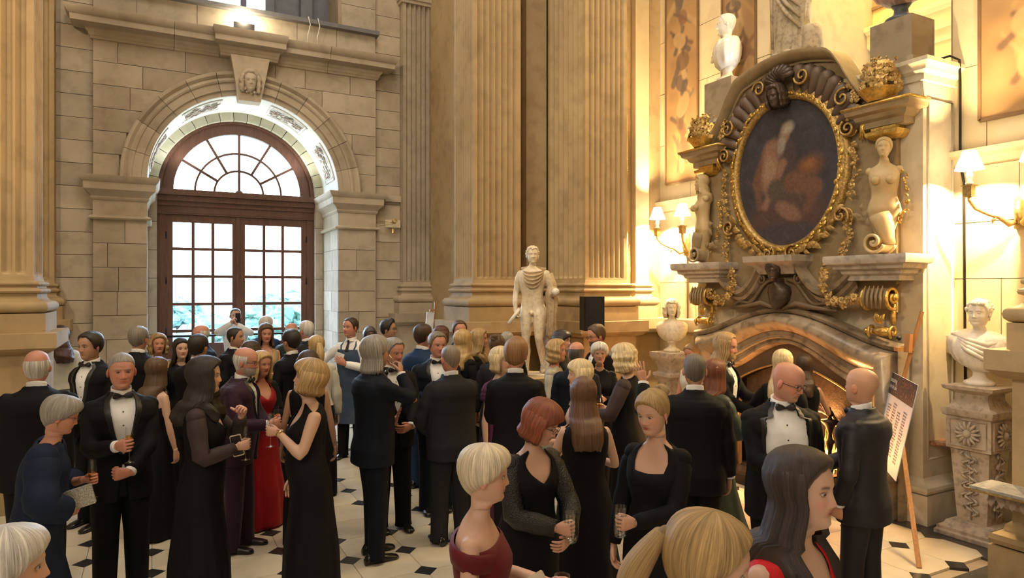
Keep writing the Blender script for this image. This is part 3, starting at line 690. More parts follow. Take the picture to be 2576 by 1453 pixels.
def head_points(z, u, fem=0, age=0, chub=0, nose=1.0, smile=0):
    """displaced face surface; z,u arrays -> xyz and feature masks"""
    x, y = head_xy(z, u); x = x*(1+chub*.10*G2(z-.05, .06)+ (-.03 if fem else .02)*G2(z-.03, .04)); fr = np.clip(np.cos(u), 0, 1)**.5; d = np.zeros_like(x); ax = np.abs(x)
    n = np.interp(z, [.068, .074, .080, .088, .104, .122, .136], [0, .012, .0235, .0225, .014, .006, 0])*nose
    sg = np.interp(z, [.072, .086, .12], [.0145, .0125, .0085])
    d += n*G2(x, sg)
    d += .004*G2(ax-.016, .006)*G2(z-.079, .008)
    d -= .0085*G2(ax-.031, .017)*G2(z-.1175, .013)
    d += (.0045 if not fem else .002)*G2(ax-.03, .022)*G2(z-.138, .008)
    d += (.004+.003*smile)*G2(ax-.044, .02)*G2(z-.086, .02)
    d += .0055*G2(x, .021+.005*smile)*(G2(z-.0595-.15*smile*ax*ax*8, .0042)+G2(z-.0505-.15*smile*ax*ax*8, .0048)) - .0045*G2(x, .028)*G2(z-.0548, .0022)
    d -= .003*G2(x, .03)*G2(z-.041, .005)
    d += .005*G2(x, .018)*G2(z-.018, .014)
    d -= .0035*age*G2(ax-.032-.3*(.075-z), .005)*G2(z-.066, .014)
    y = y+d*fr
    lip = G2(x, .021)*(G2(z-.0595, .0045)+G2(z-.0500, .0052)); lip = np.clip(lip*fr*1.3, 0, 1)
    brow = np.clip(np.clip(1-np.abs((ax-.031)/.0185)**3, 0, 1)*G2(z-.137-.004*np.cos((ax-.034)*70), .0042)*1.5, 0, 1)*(fr > .5)
    lid = np.clip(1-np.abs((ax-.031)/.0165)**3, 0, 1)*G2(z-.1175-.0045, .0038)*(fr > .5)
    return x, y, dict(lip=lip, brow=brow, lid=lid, fr=fr, ax=ax)
_tmp = bpy.data.scenes.new('remesh_scratch')
def remesh(m, voxel, it=4, fac=.5):
    me = m.mesh('t', [], smooth=False); o = bpy.data.objects.new('t', me); _tmp.collection.objects.link(o)
    r = o.modifiers.new('r', 'REMESH'); r.mode = 'VOXEL'; r.voxel_size = voxel
    k = o.modifiers.new('s', 'SMOOTH'); k.factor = fac; k.iterations = it
    
    with bpy.context.temp_override(scene=_tmp, view_layer=_tmp.view_layers[0]): dg = bpy.context.evaluated_depsgraph_get(); dg.update()
    e = o.evaluated_get(dg).to_mesh(); nv = len(e.vertices); v = np.empty(nv*3); e.vertices.foreach_get('co', v)
    f = np.empty(len(e.loops), int); e.loops.foreach_get('vertex_index', f); ls = np.empty(len(e.polygons), int); e.polygons.foreach_get('loop_total', ls)
    fs = f.reshape(-1, 4).tolist() if (ls == 4).all() else [list(p.vertices) for p in e.polygons]
    bpy.data.objects.remove(o); bpy.data.meshes.remove(me); return v.reshape(-1, 3), fs
# torso tables: z, half width, front, back
TM = np.array([(.78,.165,.105,.115),(.88,.172,.11,.125),(.98,.165,.11,.11),(1.06,.155,.108,.10),(1.15,.162,.115,.10),(1.25,.18,.125,.112),(1.33,.188,.122,.118),(1.38,.185,.105,.115),(1.42,.150,.076,.098),(1.445,.105,.064,.080),(1.465,.068,.060,.062),(1.485,.054,.0615,.038)])
TF = np.array([(.78,.178,.105,.125),(.88,.182,.115,.132),(.98,.160,.108,.108),(1.06,.132,.098,.088),(1.13,.130,.100,.085),(1.20,.145,.125,.090),(1.255,.155,.142,.096),(1.31,.158,.118,.100),(1.35,.160,.088,.100),(1.385,.152,.070,.090),(1.412,.118,.060,.080),(1.43,.086,.055,.072),(1.45,.062,.054,.058),(1.482,.049,.0585,.036)])
def tprof(T, z, fat=0):
    w, f, b = (np.interp(z, T[:, 0], T[:, k]) for k in (1, 2, 3))
    bell = G2(z-1.05, .17); return w*(1+fat*.30*bell+fat*.10), f+fat*.10*bell+.01*fat, b+fat*.02
def sup(u, w, f, b, e=.82):
    cu, su = np.cos(u), np.sin(u); x = w*np.sign(su)*np.abs(su)**e
    y = np.where(cu > 0, f, b)*np.sign(cu)*np.abs(cu)**e; return x, y
def arm_ik(S, Wt, l1, l2, hint):
    S, Wt, hint = (np.array(a, float) for a in (S, Wt, hint)); d = Wt-S; L = np.linalg.norm(d)
    L2 = min(L, (l1+l2)*.995); Wt = S+d/L*L2; d = d/L
    a = (l1*l1-l2*l2+L2*L2)/(2*L2); h = sqrt(max(l1*l1-a*a, 1e-6)); hv = hint-d*(hint @ d); hv /= np.linalg.norm(hv)
    return S+d*a+hv*h, Wt
ARM = {   # wrist target (right side, x>0), elbow hint, finger dir, thumb/up dir, hand pose
 'down': ((.25, .03, .80), (.5, -1, 0), (0, .15, -1), (-.1, 1, .1), 'relax'),
 'hold': ((.16, .30, 1.10), (.6, -.5, -.8), (-.35, .9, .1), (0, .1, 1), 'hold'),
 'holdlow': ((.15, .30, 1.0), (.6, -.5, -.8), (-.5, .8, .05), (0, .1, 1), 'hold'),
 'holdhigh': ((.17, .30, 1.22), (.7, -.3, -.9), (-.5, .8, .35), (0, .1, 1), 'hold'),
 'across': ((.06, .27, 1.02), (.9, -.4, -.5), (-1, .35, 0), (0, .3, 1), 'fist'),
 'clasp': ((.06, .29, .98), (.9, -.3, -.5), (-.9, .4, -.1), (0, .2, 1), 'relax'),
 'chest': ((.10, .28, 1.18), (.8, -.3, -.7), (-.6, .5, .5), (0, .1, 1), 'relax'),
 'drink': ((.12, .26, 1.42), (.7, .2, -1), (-.6, .3, .7), (0, -.4, 1), 'hold'),
 'wave': ((.52, .22, 1.50), (.3, -.2, -1), (.25, .1, 1), (-1, .3, .2), 'open'),
 'gesture': ((.17, .34, 1.22), (.7, -.4, -.8), (.1, .7, .7), (-.4, -.3, .8), 'open'),
 'phone': ((.07, .27, 1.52), (.9, 0, -.6), (-.5, .1, .9), (-.4, -.6, .5), 'hold'),
 'thumb': ((.12, .33, 1.26), (.8, -.3, -.8), (-.5, .2, .75), (0, -.7, .8), 'thumb'),
 'pocket': ((.21, .06, .88), (.9, -.7, 0), (-.15, .2, -1), (-.1, 1, .1), 'fist'),
 'side': ((.30, .10, .95), (.7, -.7, .1), (.1, .6, -.8), (-.2, .8, .4), 'relax'),
 'bottle': ((.34, .36, 1.22), (.6, -.5, -.8), (-.2, .9, .2), (0, .05, 1), 'hold'),
}
CURL = {'relax': (22, 28, 18), 'hold': (52, 62, 38), 'fist': (68, 78, 50), 'open': (4, 8, 5), 'thumb': (60, 72, 45)}
def hand(m, Wp, d, up, side, pose, s=1.0, col=(1, 1, 1), fine=True, nails=None):
    """Wp wrist, d finger direction, up thumb side; side +1 = figure's right"""
    d = np.array(d, float); d /= np.linalg.norm(d); t = np.array(up, float); t -= d*(t @ d); t /= np.linalg.norm(t)
    n = np.cross(t, d)*side                                   # palm normal
    if side < 0: n = np.cross(d, t)
    col = np.array(col)
    G = []
    for a, w, h, off in ((-.035, .024, .019, 0), (-.01, .024, .018, 0), (.015, .031, .017, 0), (.045, .038, .016, 0), (.075, .040, .0145, .001), (.088, .036, .011, .002)):
        k = np.linspace(0, 2*pi, 12, endpoint=False)
        G.append([Wp+d*a*s+(t*w*cos(q)+n*(h*sin(q)+off))*s for q in k])
    m.grid(G, cv=True, c=col, cap0=True, cap1=True)
    c = np.radians(CURL[pose]); seg = 7
    for i, (o, L, r) in enumerate(((.029, .073, .0088), (.0095, .081, .009), (-.0105, .075, .0085), (-.029, .060, .0078))):
        p = Wp+(d*.078+t*o)*s; a = 0; pts = [p-d*.012*s, p]; dd = d; sp = 0.05*(1.5-i)*(2.2 if pose == 'open' else .6)
        for j, fl_ in enumerate((.46, .31, .23)):
            a += c[j]*(1+.06*i); q = d*cos(a)+n*sin(a)+t*sp; q /= np.linalg.norm(q)
            pts += [pts[-1]+q*L*fl_*.5*s, pts[-1]+q*L*fl_*s]
        rr_ = np.array([r*.9, r, r*.96, r*.98, r*.88, r*.88, r*.78, r*.62])*s
        m.tube(pts, rr_, seg, c=col, ends=True)
        if nails is not None: m.ball(pts[-1]-n*r*.3*s*cos(a)+d*0, (r*.75*s,)*3, 6, 4, c=nails)
    th = {'relax': (.75, .45, .35), 'hold': (.62, .30, .85), 'fist': (.8, .1, .75), 'open': (.5, .9, .1), 'thumb': (.1, 1.1, 0)}[pose]
    p = Wp+(d*.012+t*.020)*s; q1 = d*th[0]+t*th[1]+n*th[2]*.6; q1 /= np.linalg.norm(q1); q2 = d*(th[0]+.3)+t*th[1]*.4+n*th[2]; q2 /= np.linalg.norm(q2)
    if pose == 'thumb': q2 = t
    pts = [p-q1*.01*s, p+q1*.02*s, p+q1*.043*s, p+q1*.043*s+q2*.018*s, p+q1*.043*s+q2*.036*s]
    m.tube(pts, np.array([.013, .0135, .0115, .0105, .0085])*s, seg, c=col, ends=True)
    return Wp+(d*.068+n*.036)*s, t, d, n                       # where a held stem or glass passes
def rotm(ax, a):
    return np.array(Matrix.Rotation(a, 3, ax))
def hairmesh(m, style, c0, rng, fem, lod, vol=1.0):
    """hair in head coordinates (chin z=0, crown .235)"""
    n = 96 if lod > 1 else 64; m.flow = []
    c0 = np.array(c0)
    def strands(shape, k=14, amp=.22, sway=2.0):
        nv, nu = shape; u = np.linspace(0, 2*pi, nu); v = np.linspace(0, 1, nv)
        U, V = np.meshgrid(u, v); f = 0
        for j in range(5):
            q = rng.uniform(k*.3, k*2.3); f = f+np.sin(U*round(q)+V*sway*rng.uniform(-1, 1)+rng.uniform(0, 6))/5*1.6
        f = f*.7+rng.randn(1, nu)*.55+rng.randn(nv, nu)*.12
        return f
    cap_styles = {'short': .014, 'quiff': .020, 'buzz': .004, 'side': .016, 'bob': .026, 'long': .020, 'wavy': .024, 'curly': .034, 'updo': .015, 'ponytail': .013, 'pixie': .022, 'messy': .03, 'cropbob': .03, 'greylong': .016, 'scalp': .003}
    if style == 'bald': return
    if style in ('fringe', 'balding'):
        us = np.linspace(radians(72), radians(288), n); rows = []
        zt = .165 if style == 'balding' else .135
        for v in np.linspace(0, 1, 9):
            zz = zt+(.035-zt)*v; zz = zz + (.10-zz)*0
            lo = np.where(np.abs(us-pi) > radians(75), .10, .035); z = zt+(lo-zt)*v
            x, y = head_xy(z, us); th = .008*np.sin(pi*(v*.9+.05)); cx, cyy = x, y-(-.005); L = np.hypot(cx, cyy)
            rows.append(np.stack([x*(1+th/L), y*(1+th/L), z], -1))
        f = strands((9, n)); m.grid(rows, c=np.clip(c0*(1+.25*f[..., None]), 0, 1)); return
    th = cap_styles[style]*vol
    longs = {'bob': .0, 'cropbob': .035, 'long': -.26, 'wavy': -.22, 'curly': -.02, 'greylong': -.045, 'messy': .0}
    # scalp cap, closed on itself at the hairline
    us = np.linspace(-pi, pi, n, endpoint=False); au = np.abs(us)
    deg = np.degrees(au)
    if fem: end = np.interp(deg, [0, 30, 50, 68, 85, 100, 120, 180], [.195, .185, .165, .12, .105, .09, .06, .03])
    else: end = np.interp(deg, [0, 28, 45, 62, 76, 88, 98, 115, 180], [.200, .203, .185, .155, .095, .090, .125, .06, .035])
    if style in ('pixie', 'bob', 'cropbob') : end = np.interp(deg, [0, 30, 50, 62, 85, 100, 180], [.165, .150, .135, .10, .075, .06, .015])
    if style == 'pixie': end = np.interp(deg, [0, 30, 50, 62, 85, 100, 180], [.168, .155, .145, .12, .095, .075, .02])
    if style == 'scalp': end = np.interp(deg, [0, 40, 62, 88, 100, 180], [.19, .185, .16, .12, .10, .035])
    nv = 20; rows = []; f = strands((nv, n), k=18 if style != 'curly' else 9, sway=5 if style in ('curly', 'wavy', 'messy') else 2.5)
    for i, v in enumerate(np.linspace(0, 1, nv)):
        a = v*pi/2; z = .235-(.235-end)*(1-np.cos(a))**.85 if i else np.full(n, .2352)
        x, y = head_xy(z, us)
        t = th*(1-max(0, (v-.8)/.2)**2*.85) + f[i]*.0010*(5 if style in ('curly', 'messy') else 1)*v*(v > .05)
        if style == 'quiff': t = t+.018*np.clip(np.cos(us), 0, 1)*np.sin(pi*min(1, v*1.1))*(v < .9)
        if style in ('pixie', 'messy'): t = t+.010*np.sin(pi*v)
        if style == 'cropbob': t = t+.012*np.sin(pi*v)
        nx, ny, nz = x/.08, y/.1, (z-.12)/.12; L = np.sqrt(nx**2+ny**2+nz**2)+1e-6
        rows.append(np.stack([x+nx/L*t, y+ny/L*t, z+nz/L*t], -1))
    rows.append(rows[-1]*np.array([.93, .93, 1]) + np.array([0, 0, -.002]))
    f2 = np.vstack([f, f[-1:]])
    m.grid(rows, cv=True, cap0=True, c=np.clip(c0*(1+.16*f2[..., None]), 0, 1))
    if style in longs:
        zb = longs[style]; nv = 26; nu = n; a0 = {'bob': 62, 'cropbob': 66, 'long': 64, 'wavy': 56, 'curly': 56, 'greylong': 88, 'messy': 64}[style]
        us = np.radians(np.linspace(a0, 360-a0, nu)); f = strands((nv, nu), k=16, sway={'wavy': 9, 'curly': 8}.get(style, 2)); out, inn = [], []
        for i, v in enumerate(np.linspace(0, 1, nv)):
            z = .185+(zb-.185)*v; zc = max(z, .075)
            x, y = head_xy(np.full(nu, zc), us)
            k = smooth(np.array((.10-z)/.20), 0, 1)
            wx = 1+.30*k+(.20*sin(pi*min(1, v))*(style in ('bob', 'curly', 'cropbob', 'messy'))); wy = 1+.12*k
            if style in ('bob', 'cropbob'): wx -= .25*max(0, v-.85)/.15; wy -= .1*max(0, v-.85)/.15
            y0 = -.022*k-(.03*k if z < -.05 else 0)
            wv = .006*np.sin(v*16+us*2+rng.uniform(0, 1))*(style in ('wavy', 'curly'))*min(1, v*3)+f[i]*.0018*(3 if style == 'curly' else 1)
            zz = z+f[i]*.006*(v > .9)+ (rng.randn(nu)*.006 if v > .97 else 0)
            L = np.hypot(x, y)+1e-6
            for lst, t in ((out, th*(1.0 if v < .9 else 1-(v-.9)*6)), (inn, -.003)):
                tt = t+(wv if t > 0 else 0); lst.append(np.stack([(x+x/L*tt)*wx, (y+y/L*tt)*wy+y0, zz], -1))
        ring_ = [np.concatenate([o, q[::-1]]) for o, q in zip(out, inn)]
        ff = np.concatenate([f, f[:, ::-1]], 1)
        m.grid(ring_, cv=True, cap0=True, cap1=True, c=np.clip(c0*(1+.16*ff[..., None]), 0, 1))
    if style == 'updo':
        for k in range(9):
            a = k*2.4; q = np.array((.03*cos(a), -.085+.02*sin(a*1.3), .195+.022*sin(a)))
            pts = [q+np.array((.03*cos(a+t), .02*sin(a+t)*1.2, .018*sin(a*2+t*1.5))) for t in np.linspace(0, 4.2, 9)]
            m.tube(pts, [.006, .014, .018, .019, .019, .018, .016, .012, .005], 8, c=np.clip(c0*rng.uniform(.75, 1.25), 0, 1))
    if style == 'ponytail':
        m.ball((0, -.115, .16), .022, 10, 6, c=c0*.7)
        G = []; f = strands((12, 20), 6)
        for i, v in enumerate(np.linspace(0, 1, 12)):
            c_ = np.array((0, -.125-.05*sin(v*2.2), .165-.24*v)); r = .018+.022*sin(pi*min(1, v*.9+.05))
            a = np.linspace(0, 2*pi, 20, endpoint=False); G.append([c_+np.array((cos(q)*r*1.2, sin(q)*r, 0))*(1+.06*f[i, j]) for j, q in enumerate(a)])
        m.grid(G, cv=True, cap0=True, cap1=True, c=np.clip(c0*(1+.25*f[..., None]), 0, 1))
FAB = {}
def fabric(key):
    if key not in FAB:
        D = dict(black=((.0055, .0055, .007), .75, .3), blackblue=((.005, .008, .016), .7, .3), navy=((.009, .017, .045), .7, .3), blue=((.012, .034, .09), .7, .3), charcoal=((.020, .020, .023), .8, .3),
                 velvet=((.008, .007, .012), .6, .3), purplevelvet=((.030, .010, .026), .6, .5), white=((.78, .78, .78), .7, .1), cream=((.62, .60, .54), .7, .1), red=((.30, .008, .016), .5, .5), brightred=((.55, .010, .012), .55, .2),
                 maroon=((.115, .008, .014), .6, .3), purple=((.10, .025, .07), .6, .3), green=((.030, .042, .032), .5, .4), gold=((.34, .24, .11), .4, .4), sparkle=((.42, .39, .30), .45, .5), pink=((.62, .42, .36), .6, .3),
                 denim=((.055, .085, .14), .8, .2), satin=((.010, .010, .011), .42, .1), sequin=((.006, .006, .008), .28, .0), taupe=((.20, .16, .13), .6, .3), sheer=((.05, .035, .035), .6, .2), shoe=((.012, .012, .013), .18, 0), grey=((.20, .20, .22), .7, .2))
        c, r, s = D[key]
        FAB[key] = plain({'shoe': 'polished_shoe_leather'}.get(key, key+'_cloth'), c, r, var=.16, scale=7, bump=.12 if key != 'sequin' else .8, bscale=220 if key != 'sequin' else 160, sheen=s*.15 if key not in ('black', 'blackblue', 'charcoal', 'navy', 'blue') else 0, stretch=None, metal=.0, spec=.5 if key in ('sequin', 'shoe', 'satin', 'sparkle', 'gold', 'velvet') else .18)
    return FAB[key]
def shell(T, us, zb, zt, nv, off, fat, e=.82, fold=None, belt=None):
    """garment sheet between height arrays zb(u), zt(u) over a torso table"""
    rows = []
    for v in np.linspace(0, 1, nv):
        z = zb+(zt-zb)*v; w, f, b = tprof(T, z, fat); x, y = sup(us, w+off, f+off, b+off, e)
        if fold is not None: k = 1+fold(us, z); x, y = x*k, y*k
        rows.append(np.stack([x, y-.012+0*x, z+0*x], -1))
    return np.array(rows)
def skirt_table(T, flare=.0, hem=.0, w=.24):
    k = T[T[:, 0] >= .88]; low = [(hem, w+flare, w+flare*.8-.02, w+flare), (.35, .20+flare*.6, .17+flare*.5, .19+flare*.6), (.65, .185+flare*.2, .13+flare*.2, .155+flare*.2)]
    return np.vstack([np.array(low), k])
def bend(P_, hunch):
    z = P_[:, 2]; k = smooth(z, 1.0, 1.5); P_[:, 1] += hunch*k*k; P_[:, 2] -= .25*hunch*k*k; return P_
PEOPLE = []
def person(px, z, h, face, label, sex='m', skin=(.50, .29, .20), hair='short', hc=(.04, .03, .02), suit='black', bow=True, tie=None, fat=0, turn=0, nod=0, tilt=0,
           right='down', left='down', glasses=False, beard=0, dress=None, sleeves=None, neck='round', hunch=0, lean=0, lod=1, age=0, smile=0, extra=None, openw=.085, vest=False, group=None, apron=False, loc=None, flare=.0, watch=None, nails=None, hold=None, vol=1.0, open_jacket=False, shirt='white', headscale=1.0, step=0, legs=True, back='normal', chub=0, straps=False, blush=0, earring=False):
    rng = np.random.RandomState(len(PEOPLE)*7+3)
    X, Y, _ = P(px, z) if loc is None else loc+(0,)
    vd = np.array((X, Y))/math.hypot(X, Y); rt = np.array((vd[1], -vd[0])); a = radians(face)
    fv = -vd*cos(a)+rt*sin(a); rz = atan2(-fv[0], fv[1]); s = h/1.75
    root = empty('person', (X, Y, step), rz, scale=s, label=label, cat='person', group=group)
    skin = np.array(skin); fem = sex == 'f'; T = TF if fem else TM
    HO = np.array((0, .014+hunch*.95, 1.515-.25*hunch))
    Rh = rotm('Z', radians(-turn)) @ rotm('X', radians(-nod)) @ rotm('Y', radians(tilt))   # turn>0 towards own right
    piv = HO+np.array((0, -.02, .02))
    def headxf(p, w=1.0):
        q = (p-piv) @ Rh.T+piv; return p*(1-w)+q*w
    # ---- body: torso, neck, head as one grid, arms and hands
    n = {0: 48, 1: 60, 2: 84}[lod]; us = ncol(n)
    m = M(); rows = []; cols = []
    zs = np.concatenate([np.linspace(.80, 1.36, 12), np.linspace(1.385, 1.485, 8)])
    for zz in zs:
        w, f, b = tprof(T, zz, fat*.8); x, y = sup(us, w-.006, f-.006, b-.006); r = np.stack([x, y-.012+0*x, zz+0*x], -1); rows.append(bend(r, hunch)); cols.append(np.tile(skin*(1-.08*blush)+np.array((.06, 0, 0))*blush, (n, 1)))
    bare = dress is not None or suit == 'bare'; tm_ = M(); tm_.grid(np.array(rows+[rows[-1]+np.array((0, .004, .018)), rows[-1]+np.array((0, .007, .034))])[:, ::-1], cv=True, cap0=True, cap1=True)
    if bare: ce = rows[-2].mean(0); rows = [(rows[-2]-ce)*.93+ce, rows[-1]]; cols = cols[-2:]
    hz = np.concatenate([[-.028, -.018, -.010, -.003, .004, .011], np.linspace(.018, .15, {0: 22, 1: 28, 2: 40}[lod]), np.linspace(.156, .205, 8), [.213, .220, .226, .231, .234, .235]])
    stub = .35 if not fem and beard == 0 and age == 0 else 0
    for zz in hz:
        x, y, F = head_points(np.full(n, zz), us, fem, age, chub or fat*.6, nose=1.0 if not fem else .82, smile=smile)
        r = np.stack([x*headscale, y, np.full(n, zz)], -1)*(.95 if fem else 1.0)+HO
        r = headxf(r, float(smooth(np.array(zz), -.035, .005))); rows.append(r)
        c = np.tile(skin, (n, 1)); ch = (G2(F['ax']-.045, .022)*G2(zz-.085, .022)*F['fr'])[:, None]
        c = c*(1-ch*.5)+ch*.5*skin*np.array((1.15, .72, .68)); ns = (G2(F['ax'], .016)*G2(zz-.083, .014)*F['fr'])[:, None]*.4; c = c*(1-ns)+ns*skin*np.array((1.12, .72, .66))
        lc = np.array((.36, .07, .06)) if fem else skin*np.array((.95, .6, .55)); c = c*(1-F['lip'][:, None]*.85)+lc*F['lip'][:, None]*.85
        bc = np.array(hc)*.8 if hair not in ('bald',) else np.array((.16, .10, .07)); bc = bc if fem or age < .6 else np.array((.35, .3, .26)); c = c*(1-F['brow'][:, None]*.75)+bc*F['brow'][:, None]*.75
        li = F['lid'][:, None]*(.75 if fem else .45); c = c*(1-li)+np.array((.05, .03, .025))*li
        fa = (np.clip(np.cos(us)+.12, 0, 1)**.3*np.interp(zz, [-.03, 0, .06, .075, .085], [.3, 1, 1, .6, 0])*(1-.9*G2(F['ax'], .020)*G2(zz-.055, .007))*(1-G2(F['ax']-.035, .014)*(zz > .055)))[:, None]
        if beard: bc2 = np.array((.34, .30, .26)) if age else np.array(hc)*1.1; c = c*(1-fa*beard)+bc2*fa*beard
        elif stub: c = c*(1-fa*.22)+skin*.45*fa*.22
        cols.append(c)
    m.grid(np.array(rows), cv=True, cap0=True, cap1=True, c=np.array(cols)); bm_ = tm_ if bare else m
    for sd in (-1, 1):                                     # ears
        e = M(); e.ball((0, 0, 0), (.008, .017, .031), 10, 8, fn=lambda d: 1+.12*(abs(d[1]) > .5)); e.ball((sd*.004, .004, .004), (.006, .009, .016), 8, 6)
        v = e.V() @ rotm('Z', radians(-22*sd)).T @ rotm('X', radians(-8)).T+np.array((sd*(.0775*headscale+.002), -.006, .103)); v = headxf(v*(.95 if fem else 1)+HO)
        m.add(v, e.f, c=skin*np.array((1.08, .82, .78)))
    # arms
    sw = .143 if fem else .172; sw *= 1+fat*.15; l1, l2 = .285, .25; ar = .86 if fem else 1.05; ar *= 1+fat*.35; held = {}
    armpts = {}
    for sd, nm in ((1, right), (-1, left)):
        if isinstance(nm, tuple): tg, hi, dr, up, ps = nm if len(nm) == 5 else (nm[1],)+ARM[nm[0]][1:]
        else: tg, hi, dr, up, ps = ARM[nm]
        if isinstance(nm, tuple) and len(nm) == 2: tg = nm[1]
        fx = lambda q: np.array((q[0]*sd, q[1], q[2]), float)
        S = bend(np.array([[sd*sw, -.018, 1.368 if fem else 1.378]]), hunch)[0]; E, Wp = arm_ik(S, fx(tg), l1, l2, fx(hi)); armpts[sd] = (S, E, Wp)
        in_ = S+np.array((-sd*.06, .0, .0))
        pth = [in_, S, S*.85+E*.15, (S+E)/2, E*.88+S*.12, E*.97+Wp*.03, E*.8+Wp*.2, (E+Wp)/2, Wp*.9+E*.1, Wp]
        rad = np.array([.030, .049, .048, .043, .037, .036, .038, .034, .026, .024])*ar
        if not bare or sleeves: rad[:5] *= .6 if not bare else .84
        if bare: tm_.ball(S+np.array((sd*.002, 0, -.002))-(np.array((sd*.012, 0, .006)) if sleeves else 0), np.array((.044*ar, .047*ar, .043*ar))*(.8 if sleeves else 1), 14, 10)
        if ps != 'none':
            bm_.tube(pth, rad, 14 if lod else 10, c=skin)
            held[sd] = hand(m, Wp, fx(dr), fx(up), sd, ps, s=.92 if fem else 1.02, col=skin*np.array((1.03, .95, .93)), nails=nails)
        else: bm_.tube(pth[:6], rad[:6], 10, c=skin)
    if bare:
        v_, f_ = remesh(tm_, (.013, .010, .0075)[lod], (8, 12, 20)[lod]); m.add(v_, f_, c=skin*(1-.08*blush)+np.array((.06, 0, 0))*blush)
    body = m.obj('body', [SKIN], root, smooth=True)
    root['_h'] = 0; del root['_h']
    # eyes
    if abs(((face+turn+180) % 360)-180) < 115 and lod > 0 or lod == 2:
        ic = (.10, .16, .22) if hc[0] > .2 else (.10, .05, .03)
        for sd in (-1, 1):
            e = M(); G = []; cc = []
            for i in range(9):
                t = pi*i/8; rr_ = []; c_ = []
                for j in range(12):
                    q = 2*pi*j/12; d = np.array((sin(t)*cos(q), cos(t), sin(t)*sin(q))); rr_.append(d*np.array((.0135, .0082, .0056 if not smile else .0046))); c_.append((.01, .01, .01) if t < .45 else (np.array(ic)*.6 if t < .80 else (.50, .44, .40)))
                G.append(rr_); cc.append(c_)
            G = np.array(G)+np.array((sd*.0305, .0795 if not fem else .0800, .1178)); G = headxf((G*(.95 if fem else 1)+HO).reshape(-1, 3)).reshape(9, 12, 3)
            M().grid(G, cv=True, c=np.array(cc)).obj('eye', EYEM, root, smooth=True)
    # hair
    if hair != 'bald':
        hm = M(); hairmesh(hm, hair, hc, rng, fem, lod, vol); k = .95 if fem else 1.0
        hm.v = [headxf(v*np.array((headscale, 1, 1))*k+HO, 1) if True else v for v in hm.v]
        if hair in ('long', 'wavy'):                       # long ends keep clear of the shoulders
            nv = []
            for v in hm.v:
                w = np.clip((1.47-v[:, 2])/.08, 0, 1)[:, None]; q = v.copy()
                bk = q[:, 1] < .03; q[:, 1] = np.where(bk, np.minimum(q[:, 1], q[:, 1]-.045*w[:, 0]), q[:, 1]+.075*w[:, 0]); nv.append(q)
            hm.v = nv
        hm.obj('hair', HAIRM, root, smooth=True)
    if beard > .6:
        b = M(); ub = np.linspace(-1.35, 1.35, 30); rws = []
        for v in np.linspace(0, 1, 9):
            zz = .07-.085*v-0*ub; x, y, F = head_points(zz+0*ub, ub, 0); t = .012*sin(pi*(.12+.88*v))*(1+.2*rng.randn(30)); keep = 1-.9*G2(np.abs(x), .02)*G2(zz-.055, .009)
            rws.append(headxf(np.stack([x*(1+t*keep*7), y+t*keep-.004*(1-keep), np.full(30, .07-.085*v)], -1)+HO))
        bc2 = np.array((.36, .32, .28)) if age else np.array(hc); b.grid(rws, c=bc2).obj('beard', HAIRM, root, smooth=True)
    if glasses:
        g = M()
        for sd in (-1, 1):
            a_ = np.linspace(0, 2*pi, 17); g.tube([(sd*.032+.0225*cos(q), .101-.3*abs(.0225*cos(q)+0)*.3, .114+.0165*sin(q)) for q in a_], .0016, 5)
            g.tube([(sd*.054, .098, .119), (sd*.074, .06, .119), (sd*.080, .0, .117), (sd*.080, -.02, .105)], .0016, 5)
        g.tube([(-.010, .103, .116), (0, .107, .118), (.010, .103, .116)], .0016, 5)
        g.v = [headxf(v+HO) for v in g.v]; g.obj('spectacles', BLACKI, root, smooth=True)
    uu = np.linspace(0, 2*pi, 41)[:-1]; nn = 40
    def arm_sleeve(name, mat, r0, r1, upto=1.0, start=0.0, puff=0, ruf=0.0):
        for sd in (1, -1):
            S, E, Wp = armpts[sd]; L = np.linalg.norm(E-S)+np.linalg.norm(Wp-E)
            ts = np.linspace(start, upto, 11); pts = []
            def at(t):
                q = t*(l1+l2); return S+(E-S)*min(1, q/l1) if q < l1 else E+(Wp-E)*((q-l1)/l2)
            pts = [S+np.array((-sd*.09, 0, .0))]+[S+np.array((-sd*.035, 0, .006))]+[at(t) for t in ts[1:]] if start == 0 else [at(t) for t in ts]
            k = len(pts); rad = np.interp(np.linspace(0, 1, k), [0, .12, .5, .56, 1], [r0*.8, r0, (r0+r1)/2*.97, (r0+r1)/2*1.04, r1])
            if start > 0: rad = np.linspace(r0, r1, k)
            if puff: rad = rad+puff*np.sin(np.linspace(0, pi, k))
            rad = rad*(1+.05*np.sin(np.arange(k)*2.1+sd+rng.rand()))
            (mat if name is None else M()).tube(pts, rad*(1+fat*.25), 18 if lod else 12)
            if name:
                q_ = M().tube(pts, rad*(1+fat*.25), 18 if lod else 12)
                if start == 0: q_.ball(S+np.array((-sd*.008, 0, .002)), rad[2]*(1+fat*.25)*.98, 14, 9)
                q_.obj(name, mat, root, smooth=True)
